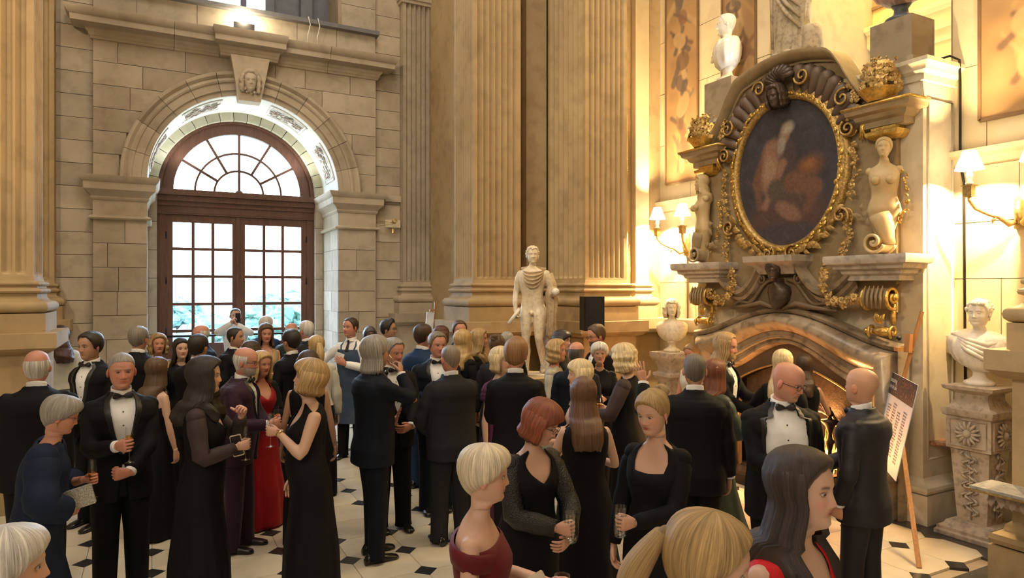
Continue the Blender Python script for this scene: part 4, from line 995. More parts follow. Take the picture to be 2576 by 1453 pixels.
    if dress is None:
        jm = fabric(suit if suit != 'none' else 'black')
        # shirt
        us_ = uu; sh = M(); G = shell(T, us_, np.full(nn, .96), np.full(nn, 1.478), 22, .006, fat)
        G = bend(G.reshape(-1, 3), hunch).reshape(G.shape); sh.grid(G, cv=True); shm = fabric(shirt)
        cr_ = []
        for k_, (zz, rr_, ty) in enumerate(((1.455, .072, .05), (1.475, .066, .046), (1.497, .0625, .048), (1.512, .062, .05), (1.512, .058, .046), (1.47, .056, .042))):
            x = np.sin(uu)*rr_*(1 if k_ else 1.1); y = np.cos(uu)*rr_*np.where(np.cos(uu) > 0, 1.12, .86)-.004; cr_.append(bend(np.stack([x, y, zz-.018*np.cos(uu)*(k_ in (2, 3, 4))+.004], -1), hunch))
        sh.grid(cr_, cv=True)
        if not (suit == 'none'):
            pass
        so = sh.obj('shirt', shm, root, smooth=True)
        def fpt(x, zz, off):
            w, f, b = tprof(T, zz, fat); q = np.array([[x, f+off-.012-abs(x)**2*3, zz]]); return bend(q, hunch)[0]
        if bow and suit != 'none':
            c0 = fpt(0, 1.462, .030); bm = M()
            for sd in (-1, 1):
                bm.grid([[c0+np.array((sd*xx, .004*cos(q)*(k2), hh*sin(q)+(.002*k2))) for q in np.linspace(0, 2*pi, 10, endpoint=False)] for k2, (xx, hh) in enumerate(((.004, .008), (.02, .017), (.045, .024), (.058, .021), (.059, .0)))], cv=True)
            bm.ball(c0+np.array((0, .004, 0)), (.009, .009, .010), 8, 6); bm.obj('bow_tie', fabric('satin'), so, smooth=True)
            for zz in (1.36, 1.27, 1.18):
                M().ball(fpt(0, zz, .009), (.005, .003, .005), 8, 5).obj('shirt_stud', fabric('satin'), so, smooth=True)
        if tie:
            pts = [fpt(0, 1.475, .026), fpt(0, 1.44, .022), fpt(0, 1.35, .018), fpt(0, 1.2, .014), fpt(0, 1.08, .012)]
            tm = M(); tm.grid([[p+np.array((w_*i, .0, 0)) for i in (-1, 1)] for p, w_ in zip(pts, (.013, .012, .022, .032, .036))]).grid([[p+np.array((w_*i, .006, 0)) for i in (-1, 1)] for p, w_ in zip(pts, (.013, .012, .022, .032, .036))]); tm.obj('neck_tie', fabric('satin'), root)
        if suit != 'none':
            nv = 26; zv = np.concatenate([np.linspace(.76, 1.36, 16), np.linspace(1.385, 1.492, 10)]); rows = []
            gx = np.interp(zv, [.76, .95, 1.03, 1.08, 1.20, 1.35, 1.44, 1.492], [.035 if not open_jacket else .09, .012 if not open_jacket else .085, .004 if not open_jacket else .08, .006 if not open_jacket else .075, .045, .075, .078, .055])
            if open_jacket: gx[:14] = np.maximum(gx[:14], openw); gx[14:18] = np.maximum(gx[14:18], openw*.95)
            edge = {1: [], -1: []}
            for zz, g_ in zip(zv, gx):
                w, f, b = tprof(T, max(zz, .80), fat); fl_ = .02*max(0, (.98-zz)/.2)
                of = .020+fl_+(.010 if 1.3 < zz < 1.43 else 0)
                if zz > 1.44: w, f, b = w*1.04, f+.004, b+.004
                wj = (w+of)*(1.0 if zz < 1.3 or zz > 1.455 else 1.02); g0 = min(1.25, math.asin(min(.95, g_/(w+of))**1.18)); us_ = np.linspace(g0, 2*pi-g0, 49)
                fo = .006*np.sin(us_*7+zz*9)*max(0, (1.2-zz))
                x, y = sup(us_, wj, f+of, b+of); k_ = 1+fo; r = bend(np.stack([x*k_, y*k_-.012, zz+0*x+(.012*np.clip(-np.cos(us_), 0, 1) if zz > 1.47 else 0)], -1), hunch); rows.append(r)
                edge[1].append(r[0]); edge[-1].append(r[-1])
            inner = [(r-np.array((0, -.012, 0)))*np.array((.86, .80, 1))+np.array((0, -.012, 0)) for r in rows]
            jk = M().grid([np.concatenate([r, q[::-1]])[::-1] for r, q in zip(rows, inner)], cv=True, cap0=True, cap1=True)
            for sd in (1, -1):
                jk.ball(armpts[sd][0]+np.array((-sd*.004, .0, .0)), (.064*(1+fat*.2), .066, .056), 14, 9)
            arm_sleeve(None, jk, .063, .046, upto=.955); v_, f_ = remesh(jk, (.0125, .010, .0085)[lod], 5)
            jo = M().add(v_, f_).obj('jacket', jm, root, smooth=True); arm_sleeve('shirt_cuff', fabric('white'), .037, .036, start=.90, upto=.99)
            for sd in (1, -1):
                e_ = np.array(edge[sd]); zz = e_[:, 2]; i0 = np.where(zv > 1.05)[0]; lp = []
                for i in i0:
                    k_ = (zv[i]-1.05)/.44; wl = np.interp(k_, [0, .15, .6, .78, .80, 1], [.004, .028, .052, .066, .050, .040])
                    a_ = e_[i]; b_ = rows[i][min(48, 8) if sd == 1 else -9]; dv = b_-a_; dv = dv/max(1e-6, np.linalg.norm(dv)); o = np.array((0, .006, .0))
                    p1 = a_+o+np.array((-sd*.002, 0, 0)); p2 = a_+dv*wl*.5+o*1.5+np.array((sd*.003, .002, 0)); p3 = a_+dv*wl+o*(.9)+np.array((sd*.002, -.002, 0)); lp.append([p1, p2, p3, p3-o*1.2, p1-o*1.2])
                M().grid(lp, cv=True, cap0=True, cap1=True).obj('lapel', fabric('satin') if suit not in ('charcoal', 'blue') else jm, jo, sharp=70)
            if vest:
                g = np.linspace(1.25, 2*pi-1.25, 2); vz = np.linspace(.94, 1.26, 9); rws = []
                for q in vz:
                    w, f, b = tprof(T, q, fat); xh = np.linspace(-.11, .11, 15); zt_ = q; y = (f+.014)*np.sqrt(np.clip(1-(xh/(w+.03))**2, 0, 1)); rws.append(np.stack([xh, y-.012, np.minimum(zt_, 1.05+np.abs(xh)*2.2)+0*xh], -1))
                M().grid(rws).obj('waistcoat', jm, root, smooth=True)
        else:
            arm_sleeve('sleeve', shm, .060, .040, upto=.98, puff=.006)
        if apron:
            rws = []
            for q in np.linspace(.45, 1.36, 16):
                w, f, b = tprof(T, max(q, .9), fat); half = np.interp(q, [.45, .98, 1.1, 1.36], [1.5, 1.5, 1.2, .62]); ua = np.linspace(-half, half, 17); x, y = sup(ua, w+.022+max(0, .9-q)*.10, f+.022+max(0, .9-q)*.12, b+.022); rws.append(np.stack([x, y-.012, q+0*x], -1))
            am = M().grid(rws).grid(np.array(rws)*np.array((.985, .985, 1)))
            for sd in (-1, 1): am.tube([(sd*.085, .10, 1.35), (sd*.10, .075, 1.41), (sd*.075, .02, 1.455), (sd*.06, -.07, 1.45)], .010, 8)
            am.obj('apron', fabric('denim'), root, smooth=True)
        # trousers
        tm = M(); tj = fabric(suit if suit not in ('none',) else 'black')
        hip = [];
        for zz in (1.02, .95, .88, .82, .79):
            w, f, b = tprof(T, zz, fat); x, y = sup(uu, w+.006, f+.004, b+.004); hip.append(np.stack([x, y-.012, zz+0*x], -1))
        hip.append(hip[-1]*np.array((.6, .6, 1))-np.array((0, 0, .02))); tm.grid(hip, cv=True, cap0=True, cap1=True)
        st_ = .09
        for sd in (-1, 1):
            k_ = np.linspace(0, 1, 9); ft = np.array((sd*st_*1.15, .0+.03*sd*(1 if len(PEOPLE) % 2 else -1), .03)); hp_ = np.array((sd*.085, -.015, .90)); kn = (hp_+ft)/2+np.array((0, .018, 0))
            pth = [hp_, hp_*.75+kn*.25, (hp_+kn)/2, kn*.9+hp_*.1, kn*.8+ft*.2, (kn+ft)/2, kn*.25+ft*.75, ft*.93+kn*.07, ft]
            rad = np.array([.095, .092, .083, .072, .070, .066, .063, .064, .068])*(1+fat*.2)
            tm.tube(pth, rad, 16, flat=1.08)
            if legs:
                s_ = M(); prof = [(-.09, .030, .05), (-.07, .036, .085), (-.02, .034, .09), (.03, .034, .07), (.09, .042, .055), (.14, .045, .045), (.175, .036, .035), (.19, .012, .02)]
                q = np.linspace(0, 2*pi, 16, endpoint=False)
                s_.grid([[ft+np.array((w_*cos(t), yy, max(-.03, -.03+hh*(.5+.5*sin(t))))) for t in q] for yy, w_, hh in prof], cv=True, cap0=True, cap1=True).obj('shoe', fabric('shoe'), root, smooth=True)
        tm.obj('trousers', tj, root, smooth=True)
    else:
        fm = fabric(dress); hem = 0.02
        K = skirt_table(T, flare, hem, .20 if flare < .1 else .26)
        au = np.minimum(uu, 2*pi-uu)
        if neck == 'v': zt = np.interp(au, [0, .35, .7, 1.0, 1.6, 2.4, pi], [1.27, 1.33, 1.44, 1.462, 1.40, 1.45, 1.43])
        elif neck == 'square': zt = np.interp(au, [0, .55, .62, .9, 1.3, 2.2, pi], [1.30, 1.31, 1.40, 1.455, 1.42, 1.45, 1.40])
        elif neck == 'off': zt = np.full(nn, 1.345)+.01*np.cos(uu)
        elif neck == 'strap': zt = np.interp(au, [0, .5, .8, 1.5, 2.2, pi], [1.315, 1.35, 1.36, 1.28, 1.27, 1.24])
        elif neck == 'vback': zt = np.interp(au, [0, .6, 1.2, 1.6, 2.3, 2.8, pi], [1.44, 1.455, 1.46, 1.40, 1.45, 1.36, 1.28])
        elif neck == 'deep': zt = np.interp(au, [0, .3, .6, .9, 1.6, 2.4, pi], [1.24, 1.29, 1.40, 1.452, 1.42, 1.45, 1.45])
        else: zt = np.interp(au, [0, .8, 1.6, pi], [1.425, 1.455, 1.43, 1.465])
        ph = rng.uniform(0, 6); fold = lambda u_, z_: (.035*np.sin(u_*9+ph)+.02*np.sin(u_*16+2*ph))*np.clip((.85-z_)/.85, 0, 1)**.8
        nn2 = 80; u2 = np.linspace(0, 2*pi, nn2, endpoint=False); zt2 = np.interp(np.minimum(u2, 2*pi-u2), au[:21], zt[:21])
        G = shell(K, u2, np.full(nn2, hem), zt2, 46, .006, fat, fold=fold); G = bend(G.reshape(-1, 3), hunch).reshape(G.shape)
        top = G[-1]*np.array((.97, .97, 1)); G = np.concatenate([G, [top]]); M().grid(G, cv=True, cap0=True).obj('dress', fm, root, smooth=True)
        if neck in ('strap',) or straps:
            for sd in (-1, 1): M().tube([(sd*.085, .088, 1.35), (sd*.098, .055, 1.42), (sd*.09, .0, 1.447), (sd*.08, -.09, 1.40), (sd*.075, -.105, 1.26)], .006, 6).obj('shoulder_strap', fm, root, smooth=True)
        if neck == 'off':
            rws = []
            for zz, o in ((1.27, .0), (1.275, .016), (1.31, .020), (1.345, .016), (1.35, .0)):
                x, y = sup(u2, .188+o, .098+o, .095+o, .9); rws.append(np.stack([x, y-.015, zz-.02*np.cos(u2)], -1))
            M().grid(rws, cv=True).obj('shoulder_band', fm, root, smooth=True)
        if sleeves:
            sm = fabric(sleeves[0]); arm_sleeve('sleeve', sm, .060 if len(sleeves) < 3 else sleeves[2], .038 if len(sleeves) < 4 else sleeves[3], upto=sleeves[1], puff=.004)
        for sd in (-1, 1):
            s_ = M(); q = np.linspace(0, 2*pi, 12, endpoint=False)
            s_.grid([[np.array((sd*.09+w_*cos(t), yy+.05, max(0, hh*(.5+.5*sin(t))+.004))) for t in q] for yy, w_, hh in ((-.07, .02, .09), (-.02, .026, .085), (.05, .034, .05), (.10, .034, .035), (.14, .016, .02))], cv=True, cap0=True, cap1=True).obj('shoe', fabric('shoe'), root, smooth=True)
    if watch:
        S, E, Wp = armpts[watch]; d = (Wp-E)/np.linalg.norm(Wp-E); p = Wp-d*.015
        M().tube([p-d*.008, p+d*.008], .029, 14).ball(p+np.array((0, .005, .026)), (.014, .014, .006), 10, 5).obj('wristwatch', BRASS if fem else BLACKI, root, smooth=True)
    if earring and fem:
        for sd in (-1, 1): M().ball(headxf(np.array([[sd*.078, -.004, .062]])+HO)[0], (.004, .004, .012), 6, 5).obj('earring', GILT, root, smooth=True)
    if extra: extra(root, armpts, held, headxf, HO, T, fat)
    PEOPLE.append((root, held, s))
    mw = Matrix.Translation((X, Y, step)) @ Matrix.Rotation(rz, 4, 'Z') @ Matrix.Scale(s, 4)
    hw = {k: [mw @ Vector(v[0])] + [(mw.to_3x3() @ Vector(w)).normalized() for w in v[1:]] for k, v in held.items()}
    return root, hw
def blouse(root):
    u2 = np.linspace(0, 2*pi, 60, endpoint=False)
    G = shell(TF, u2, np.full(60, .98), np.full(60, 1.462), 20, .018, 0); M().grid(G, cv=True).obj('blouse', fabric('cream'), root, smooth=True)
# ---- things people hold
def lean_rot(o, axis):
    a = Vector(axis).normalized(); o.rotation_mode = 'QUATERNION'; o.rotation_quaternion = a.to_track_quat('Z', 'Y')
def flute(p, label, full=.6, axis=(0, 0, 1), grip=.10, kind='flute', cat='glass', liquid=None):
    """stemmed glass held at point p; grip = height of the held point over the foot"""
    if kind == 'flute': prof = [(.0, 0), (.031, .001), (.031, .003), (.008, .007), (.0035, .015), (.0035, .085), (.008, .095), (.017, .115), (.0225, .15), (.0235, .19), (.0225, .235)]; b0, ht, hi = .098, .235, [(.098, .006), (.115, .0155), (.15, .021), (.19, .022), (.235, .021)]
    elif kind == 'tall': prof = [(.0, 0), (.030, .0), (.031, .003), (.033, .08), (.034, .15)]; hi = [(.012, .028), (.08, .031), (.15, .032)]; grip = .07
    else: prof = [(.0, 0), (.028, .0), (.029, .003), (.031, .06), (.034, .10)]; hi = [(.012, .026), (.06, .029), (.10, .032)]; grip = .05
    t = empty('champagne_glass' if kind == 'flute' else 'tumbler', Vector(p)-Vector(axis).normalized()*grip, label=label, cat=cat); lean_rot(t, axis)
    gb = M().lathe(prof, cap=False).obj('glass_bowl', DGLASS, t, smooth=True)
    if full > 0:
        za, zb = hi[0][0], hi[0][0]+(hi[-1][0]-hi[0][0])*full; zz = np.linspace(za, zb, 6); rr_ = np.interp(zz, [q[0] for q in hi], [q[1] for q in hi])
        M().lathe([(r*.97, z) for r, z in zip(rr_, zz)]).obj('drink', liquid or CHAMP, t, smooth=True)
    return t
# ================================================================== FIREPLACE, STATUES, LAMPS
FY = 5.42                                                  # fireplace axis (Y)
fp = empty('fireplace', (6.55, FY, 0), label='tall carved fireplace with brown marble surround and oval gilt picture frame', cat='fireplace')
def fpo(m, name, mat, sharp=35, smooth_=False, parent=fp):   # world coords -> part of the fireplace
    m.v = [v-np.array((6.55, FY, 0)) for v in m.v]
    if name in ('laurel_border', 'flower_garland', 'leaf_spray', 'gilt_drop', 'acanthus', 'fan_shell'):
        o = m.obj(name, mat, parent, smooth=smooth_, sharp=None if smooth_ else sharp); o['kind'] = 'stuff'; return o
    return m.obj(name, mat, parent, smooth=smooth_, sharp=None if smooth_ else sharp)
# chimney breast: two piers and head
fpo(M().box(6.57, 7.13, 3.90, 4.42, 0, 4.28).box(6.57, 7.13, 6.42, 6.95, 0, 4.28).box(6.57, 7.13, 4.42, 6.42, 1.62, 4.28), 'chimney_breast', PALEPIL)
G = [[(6.57-o, 3.90-o, z), (7.13, 3.90-o, z), (7.13, 6.95+o, z), (6.57-o, 6.95+o, z)] for o, z in [(0, 4.26), (.02, 4.27), (.025, 4.33), (.06, 4.36), (.07, 4.40), (.10, 4.43), (.10, 4.47), (0, 4.475)]]
fpo(M().grid(G, cv=True, cap0=True, cap1=True), 'breast_cornice', PALEPIL)
G = [[(6.57-o, 3.90-o, z), (7.13, 3.90-o, z), (7.13, 4.42, z), (6.57-o, 4.42, z)] for o, z in [(.10, 0), (.10, .28), *tor(.06, .28, .36, 4), (.02, .40), (0, .42)]]
fpo(M().grid(G, cv=True, cap0=True, cap1=True), 'pier_base', PALEPIL)
G = [[(6.57-o, 6.42, z), (7.13, 6.42, z), (7.13, 6.95+o, z), (6.57-o, 6.95+o, z)] for o, z in [(.10, 0), (.10, .28), *tor(.06, .28, .36, 4), (.02, .40), (0, .42)]]
fpo(M().grid(G, cv=True, cap0=True, cap1=True), 'pier_base', PALEPIL)
m = M()                                                    # sunk panel lines on the near return and front strips
m.tube([(6.64, 3.895, .6), (6.64, 3.895, 4.1), (7.05, 3.895, 4.1), (7.05, 3.895, .6), (6.64, 3.895, .6)], .012, 5)
fpo(m, 'return_panel_moulding', PALEPIL, smooth_=True)
# firebox
fpo(M().box(7.5, 7.55, 4.4, 6.45, 0, 1.7).box(6.6, 7.5, 4.42, 4.46, 0, 1.7).box(6.6, 7.5, 6.38, 6.42, 0, 1.7).box(6.6, 7.5, 4.4, 6.45, 1.62, 1.66), 'firebox_lining', SOOT)
# marble surround: ogee arch bands
def ogee(hw, zt, zs, n=44):
    pts = [(FY-hw, 0), (FY-hw, zs*.5)]
    for k in range(n+1):
        s = -1+2*k/n; c = (.5+.5*cos(pi*s))**.8; e = .05*max(0, (abs(s)-.82)/.18)**2*0
        pts.append((FY+hw*s, zs+(zt-zs)*c+e))
    return pts+[(FY+hw, zs*.5), (FY+hw, 0)]
BANDS = [(1.43, 2.05, 1.71, 6.50), (1.42, 2.04, 1.70, 6.40), (1.40, 2.02, 1.68, 6.37), (1.375, 1.985, 1.645, 6.39), (1.36, 1.975, 1.635, 6.42), (1.345, 1.965, 1.62, 6.36), (1.30, 1.93, 1.585, 6.30), (1.26, 1.89, 1.54, 6.275), (1.20, 1.845, 1.49, 6.29), (1.15, 1.80, 1.445, 6.36), (1.12, 1.78, 1.42, 6.385),
         (1.115, 1.77, 1.41, 6.42), (1.06, 1.73, 1.365, 6.425), (1.055, 1.72, 1.355, 6.40), (1.02, 1.69, 1.325, 6.40), (1.01, 1.68, 1.315, 6.44), (.985, 1.665, 1.295, 6.45), (.975, 1.65, 1.28, 6.43), (.95, 1.63, 1.255, 6.43), (.94, 1.62, 1.245, 6.50), (.93, 1.61, 1.235, 6.56)]
G = [[(X, y, z) for y, z in ogee(hw, zt, zs)] for hw, zt, zs, X in BANDS]
fpo(M().grid(G), 'marble_surround', SCAG, sharp=50)
# inner slab with pointed-arch opening, metal register with brass edge
o1 = ogee(.93, 1.61, 1.235); o2 = [(FY-.80, 0), (FY-.80, .5)]+[(FY+.80*s, 1.12+.26*(1-abs(s)**1.7)) for s in np.linspace(-1, 1, 45)]+[(FY+.80, .5), (FY+.80, 0)]
fpo(M().grid([[(6.56, y, z) for y, z in o1], [(6.56, y, z) for y, z in o2], [(6.62, y, z) for y, z in o2]]), 'inner_slab', plain('dark_marble_slab', (.10, .075, .06), .3, var=.3, scale=3))
fpo(M().tube([(6.555, y, z) for y, z in o2], .012, 6), 'brass_edge', BRASS, smooth_=True)
o3 = [(FY-.50, 0), (FY-.50, .55)]+[(FY+.50*cos(t), .62+.42*sin(t)) for t in np.linspace(pi, 0, 31)]+[(FY+.50, .55), (FY+.50, 0)]
o2b = [(y, z) for y, z in ([(FY-.79, 0), (FY-.79, .5)]+[(FY+.79*s, 1.12+.25*(1-abs(s)**1.7)) for s in np.linspace(-1, 1, 31)]+[(FY+.79, .5), (FY+.79, 0)])]
fpo(M().grid([[(6.70, y, z) for y, z in o2b], [(6.72, y, z) for y, z in o3], [(6.95, y, z) for y, z in o3]]), 'register_plate', BRONZE)
fpo(M().tube([(6.71, y, z) for y, z in o3], .012, 6), 'register_edge', BRASS, smooth_=True)
cp = [(6.69-.03*cos(t), FY-.36+.0*t, 0) for t in (0,)]
m = M(); m.grid([[(6.60-.12*sin(t)*k, FY-.02+.20*cos(t)*k, z) for t in np.linspace(0, pi, 15)] for k, z in ((1.0, .98), (1.06, 1.0), (1.06, 1.05), (.95, 1.07), (.80, 1.13), (.3, 1.17))]); fpo(m, 'smoke_hood', BRONZE, smooth_=True)
# hearth, kerb, grate
fpo(M().box(6.05, 6.6, FY-1.0, FY+1.0, -.001, .03).box(6.6, 7.5, FY-.9, FY+.9, 0, .04), 'hearth_slab', TILEB)
m = M()
for y0, y1, x0, x1 in ((FY-1.05, FY+1.05, 5.98, 6.06), (FY-1.05, FY-.97, 6.06, 6.5), (FY+.97, FY+1.05, 6.06, 6.5)): m.box(x0, x1, y0, y1, .0, .10).box(x0-.015, x1+.015, y0-.015, y1+.015, .10, .125)
kb = empty('fender', (6.0, FY, 0), label='low black steel fender round the hearth', cat='fender')
m.v = [v-np.array((6.0, FY, 0)) for v in m.v]; m.obj('kerb', BLACKI, kb)
gt = empty('fire_grate', (6.72, FY-.12, .04), label='black iron fire grate with tall finials holding the burning logs', cat='grate')
for sy in (-.36, .36):
    M().lathe([(0, 0), (.07, .0), (.075, .03), (.03, .06), (.022, .14), (.035, .2), (.05, .26), (.028, .32), (.02, .42), (.04, .50), (.055, .53), (.03, .56), (.022, .62), (.05, .70), (.095, .745), (.095, .76), (.03, .775), (.02, .80), (.045, .83), (.03, .86), (.012, .875), (.012, .90), (0, .915)], -.12, sy, 16).obj('andiron', BLACKI, gt, smooth=True)
for k in range(6): M().obox((-.11, -.36, .12+.045*k), (-.11, .36, .12+.045*k), .016, .016).obj('grate_bar', BLACKI, gt)
M().box(-.1, .22, -.34, .34, .10, .12).obj('grate_floor', BLACKI, gt)
LOG = plain('charred_log', (.05, .03, .02), .9, var=.5, scale=20); EMB = emit('ember_glow', (1, .22, .03), 9)
for k in range(5):
    a = random.uniform(-.5, .5); M().tube([(.02*k-.02, -.26+.02*k, .16+.055*k), (.08+.1*a, 0, .18+.05*k), (.10-.1*a, .27, .15+.06*k)], [.035, .042, .035], 9).obj('log', [LOG], gt, smooth=True)
for k in range(14): M().ball((random.uniform(-.06, .12), random.uniform(-.3, .3), .15+random.random()*.08), (.03, .035, .025), 6, 4).obj('coal', EMB if k % 2 else LOG, gt)
fr = empty('fire', (6.74, FY-.14, .2), label='bright log fire burning in the grate', cat='fire')
FLM = [emit('flame_core', (1, .72, .30), 26), emit('flame_body', (1, .42, .08), 9), emit('flame_tip', (1, .22, .03), 3.5)]
r_ = random.Random(2)
for k in range(26):
    ci = 0 if k < 9 else (1 if k < 18 else 2); h = (r_.uniform(.14, .26), r_.uniform(.25, .42), r_.uniform(.32, .60))[ci]; y = r_.uniform(-.26, .28)*(1 if ci else .85); x = r_.uniform(-.05, .10); ph = r_.uniform(0, 6)
    pts = [(x+.015*sin(ph+t*4), y+.045*sin(ph+t*5)*t, h*t) for t in np.linspace(0, 1, 8)]
    w = r_.uniform(.03, .06)*(1.3 if ci == 0 else 1)
    M().tube(pts, [w*.5, w, w*.95, w*.75, w*.5, w*.3, w*.14, .002], 8).obj('flame', FLM[ci], fr, smooth=True)
point_light('fire_light', (6.45, FY-.14, .62), 46, (1, .42, .12), .18)
point_light('fire_light', (6.80, FY-.14, .95), 26, (1, .38, .10), .12)
# ---- overmantel
m = M()                                                    # backboard with a scrolled top
prof = []
for s in np.linspace(-1, 1, 61):
    a = abs(s); z = 4.86-.10*(a/.45)**2 if a < .45 else (4.76-.62*smooth(np.array(a), .45, .86) if a < .86 else 4.10)
    prof.append((FY+1.30*s, float(z)))
m.grid([[(6.50, y, 2.02) for y, z in prof], [(6.50, y, z) for y, z in prof], [(6.60, y, z) for y, z in prof]])
m.add([(6.50, FY-1.30, 2.02), (6.50, FY-1.30, 4.10), (6.6, FY-1.30, 4.10), (6.6, FY-1.30, 2.02)], [(0, 1, 2, 3)])
fpo(m, 'overmantel_board', OVERM)
tp = [(y, z) for y, z in prof if abs(y-FY) < 1.16]
m = M(); m.grid([[(6.50-o, y, z+d) for y, z in tp] for o, d in ((0, -.06), (.04, -.055), (.05, -.03), (.10, -.02), (.17, .02), (.19, .05), (.19, .075), (-.1, .08))])
fpo(m, 'top_cornice', OVERM, sharp=40)
oz, ob = 3.59, .84
def oval(rw, rh, n=72): return [(FY+rw*cos(t)*(1+.03*sin(t)), oz+rh*sin(t)) for t in np.linspace(0, 2*pi, n, endpoint=False)]
G = [[(X, y, z) for y, z in oval(.70+d, .84+d)] for d, X in ((-.005, 6.475), (-.005, 6.44), (.01, 6.42), (.03, 6.40), (.05, 6.415), (.06, 6.43), (.09, 6.43), (.12, 6.44), (.13, 6.49))]
fpo(M().grid(G, cv=True), 'oval_frame', DGILT, smooth_=True)
# picture: a muted dusky canvas with a seated draped figure in warm browns
def pict(u, v):
    x, y = u-.72, v-.86; base = np.ones(u.shape+(3,))*np.array((.040, .040, .052)); nz = vnoise(u, v, 9, 4)*.5+vnoise(u, v, 25, 5)*.5
    base = base*(.7+.6*nz)[..., None]; F1, F2, F3 = (.20, .115, .085), (.125, .065, .05), (.28, .19, .14)
    base = over(base, (.09, .05, .045), ell(u, v, (.75, .30), (.60, .30), .1, .3)*.7)
    base = over(base, (.16, .07, .035), ell(u, v, (1.02, .88), (.18, .12), .3, .6)*.8); base = over(base, (.25, .11, .05), ell(u, v, (1.04, .92), (.07, .05), .3, .7)*.6)
    base = over(base, F2, capsule(u, v, (.50, 1.18), (.30, .80), .10, .07, .03)); base = over(base, F2, capsule(u, v, (.30, .80), (.34, .50), .06, .04, .03))
    base = over(base, F1, capsule(u, v, (.56, 1.12), (.50, .76), .16, .13, .05)); base = over(base, F3, ell(u, v, (.50, .90), (.10, .17), .1, .5)*.6)
    base = over(base, (.06, .045, .05), capsule(u, v, (.72, 1.15), (.80, .75), .12, .10, .05)); base = over(base, F1, capsule(u, v, (.68, .98), (.42, .50), .055, .045, .03))
    base = over(base, (.075, .06, .05), capsule(u, v, (.58, .68), (.98, .70), .13, .12, .05)); base = over(base, F2, capsule(u, v, (.82, .74), (1.12, .66), .12, .09, .03)); base = over(base, F2*1, capsule(u, v, (1.12, .66), (1.0, .40), .08, .05, .03)*.8)
    base = over(base, F1, ell(u, v, (.75, .42), (.20, .09), -.5, .3)*.8); base = over(base, (.05, .045, .055), ell(u, v, (.70, .16), (.5, .12), 0, .3))
    base = over(base, F1, ell(u, v, (.70, 1.30), (.075, .10), -.4, .3)); base = over(base, (.34, .30, .26), ell(u, v, (.745, 1.38), (.085, .07), .3, .45)*.85); base = over(base, (.28, .25, .22), ell(u, v, (.66, 1.20), (.055, .11), -.2, .5)*.75)
    for k in range(16):
        a = k*1.7; base = over(base, base.mean((0, 1))*1.7, capsule(u, v, (.5+.4*sin(a), .5+.4*cos(a*1.3)), (.58+.4*sin(a), .42+.4*cos(a*1.3)), .006, .004, .01)*.35)
    return base*1.25*(.8+.4*vnoise(u, v, 60, 8))[..., None]
rws = []; crs = []
tt = np.linspace(0, 2*pi, 180, endpoint=False); rads = np.linspace(0.001, 1, 90)
U = .72-np.outer(rads, .70*np.cos(tt)*(1+.03*np.sin(tt))); Vv = .86+np.outer(rads, .84*np.sin(tt)); col = pict(U, Vv)
G = np.stack([np.full(U.shape, 6.47), FY+(.72-U), oz-.86+Vv], -1)
pc = M().grid(G, cv=True, c=col); fpo(pc, 'oval_painting', colored('oil_paint', rough=.42, spec=.4), smooth_=True)
# ornament kit
def rosette(m, c, r, n=(-1, 0, 0), k=5, rnd=random):
    n = np.array(n, float); u = np.cross(n, (0, 0, 1)); u /= np.linalg.norm(u); w = np.cross(n, u); c = np.array(c, float); a0 = rnd.random()*6
    for i in range(k):
        a = a0+2*pi*i/k; d = u*cos(a)+w*sin(a)
        m.grid([[c+n*r*.15, c+n*r*.15], [c+d*r*.5+n*r*.45+np.cross(n, d)*r*.34, c+d*r*.5+n*r*.45-np.cross(n, d)*r*.34], [c+d*r+n*r*.25+np.cross(n, d)*r*.36, c+d*r+n*r*.25-np.cross(n, d)*r*.36], [c+d*r*1.12, c+d*r*1.12]])
    m.ball(c+n*r*.35, r*.3, 6, 4)
def leaf(m, c, d, L, n=(-1, 0, 0)):
    c = np.array(c, float); d = np.array(d, float); d /= np.linalg.norm(d); n = np.array(n, float); s = np.cross(n, d)
    m.grid([[c+d*L*t+s*w*L+n*L*h, c+d*L*t+n*L*(h+.08), c+d*L*t-s*w*L+n*L*h] for t, w, h in ((0, .04, 0), (.25, .22, .12), (.55, .26, .18), (.85, .12, .12), (1, .01, .02))])
def garland(name, pts, mat, r=.034, den=55, spread=.03, parent=fp, seed=1):
    rn = random.Random(seed); P_ = np.array(pts, float); L = np.r_[0, np.cumsum(np.linalg.norm(np.diff(P_, axis=0), axis=1))]; n = int(L[-1]*den); m = M()
    for k in range(n):
        s = L[-1]*(k+.5)/n; c = np.array([np.interp(s, L, P_[:, j]) for j in range(3)])+np.array((rn.uniform(-.4, .1), rn.uniform(-1, 1), rn.uniform(-1, 1)))*spread
        q = rn.random()
        if q < .45: rosette(m, c, r*rn.uniform(.7, 1.2), (-1, rn.uniform(-.4, .4), rn.uniform(-.3, .4)), 5, rn)
        elif q < .75: leaf(m, c, (0, rn.uniform(-1, 1), rn.uniform(-1, 1)), r*1.8)
        else: m.ball(c, r*.5, 6, 5)
    fpo(m, name, mat, smooth_=False, sharp=60)
def scroll(pts2, X, r, depth, name, mat, w0=.03):          # ribbon scroll in YZ, extruded along X
    m = M(); m.grid([[(X-depth, y-0, z) for y, z in pts2], [(X, y, z) for y, z in pts2]]); m.tube([(X-depth, y, z) for y, z in pts2], r, 7); m.tube([(X-.0, y, z) for y, z in pts2], r, 7)
    return m
def spiral(cy_, cz_, r0, turns, a0, sgn=1, n=36, r1=.012): return [(cy_+(r0+(r1-r0)*k/n)*cos(a0+sgn*2*pi*turns*k/n), cz_+(r0+(r1-r0)*k/n)*sin(a0+sgn*2*pi*turns*k/n)) for k in range(n+1)]
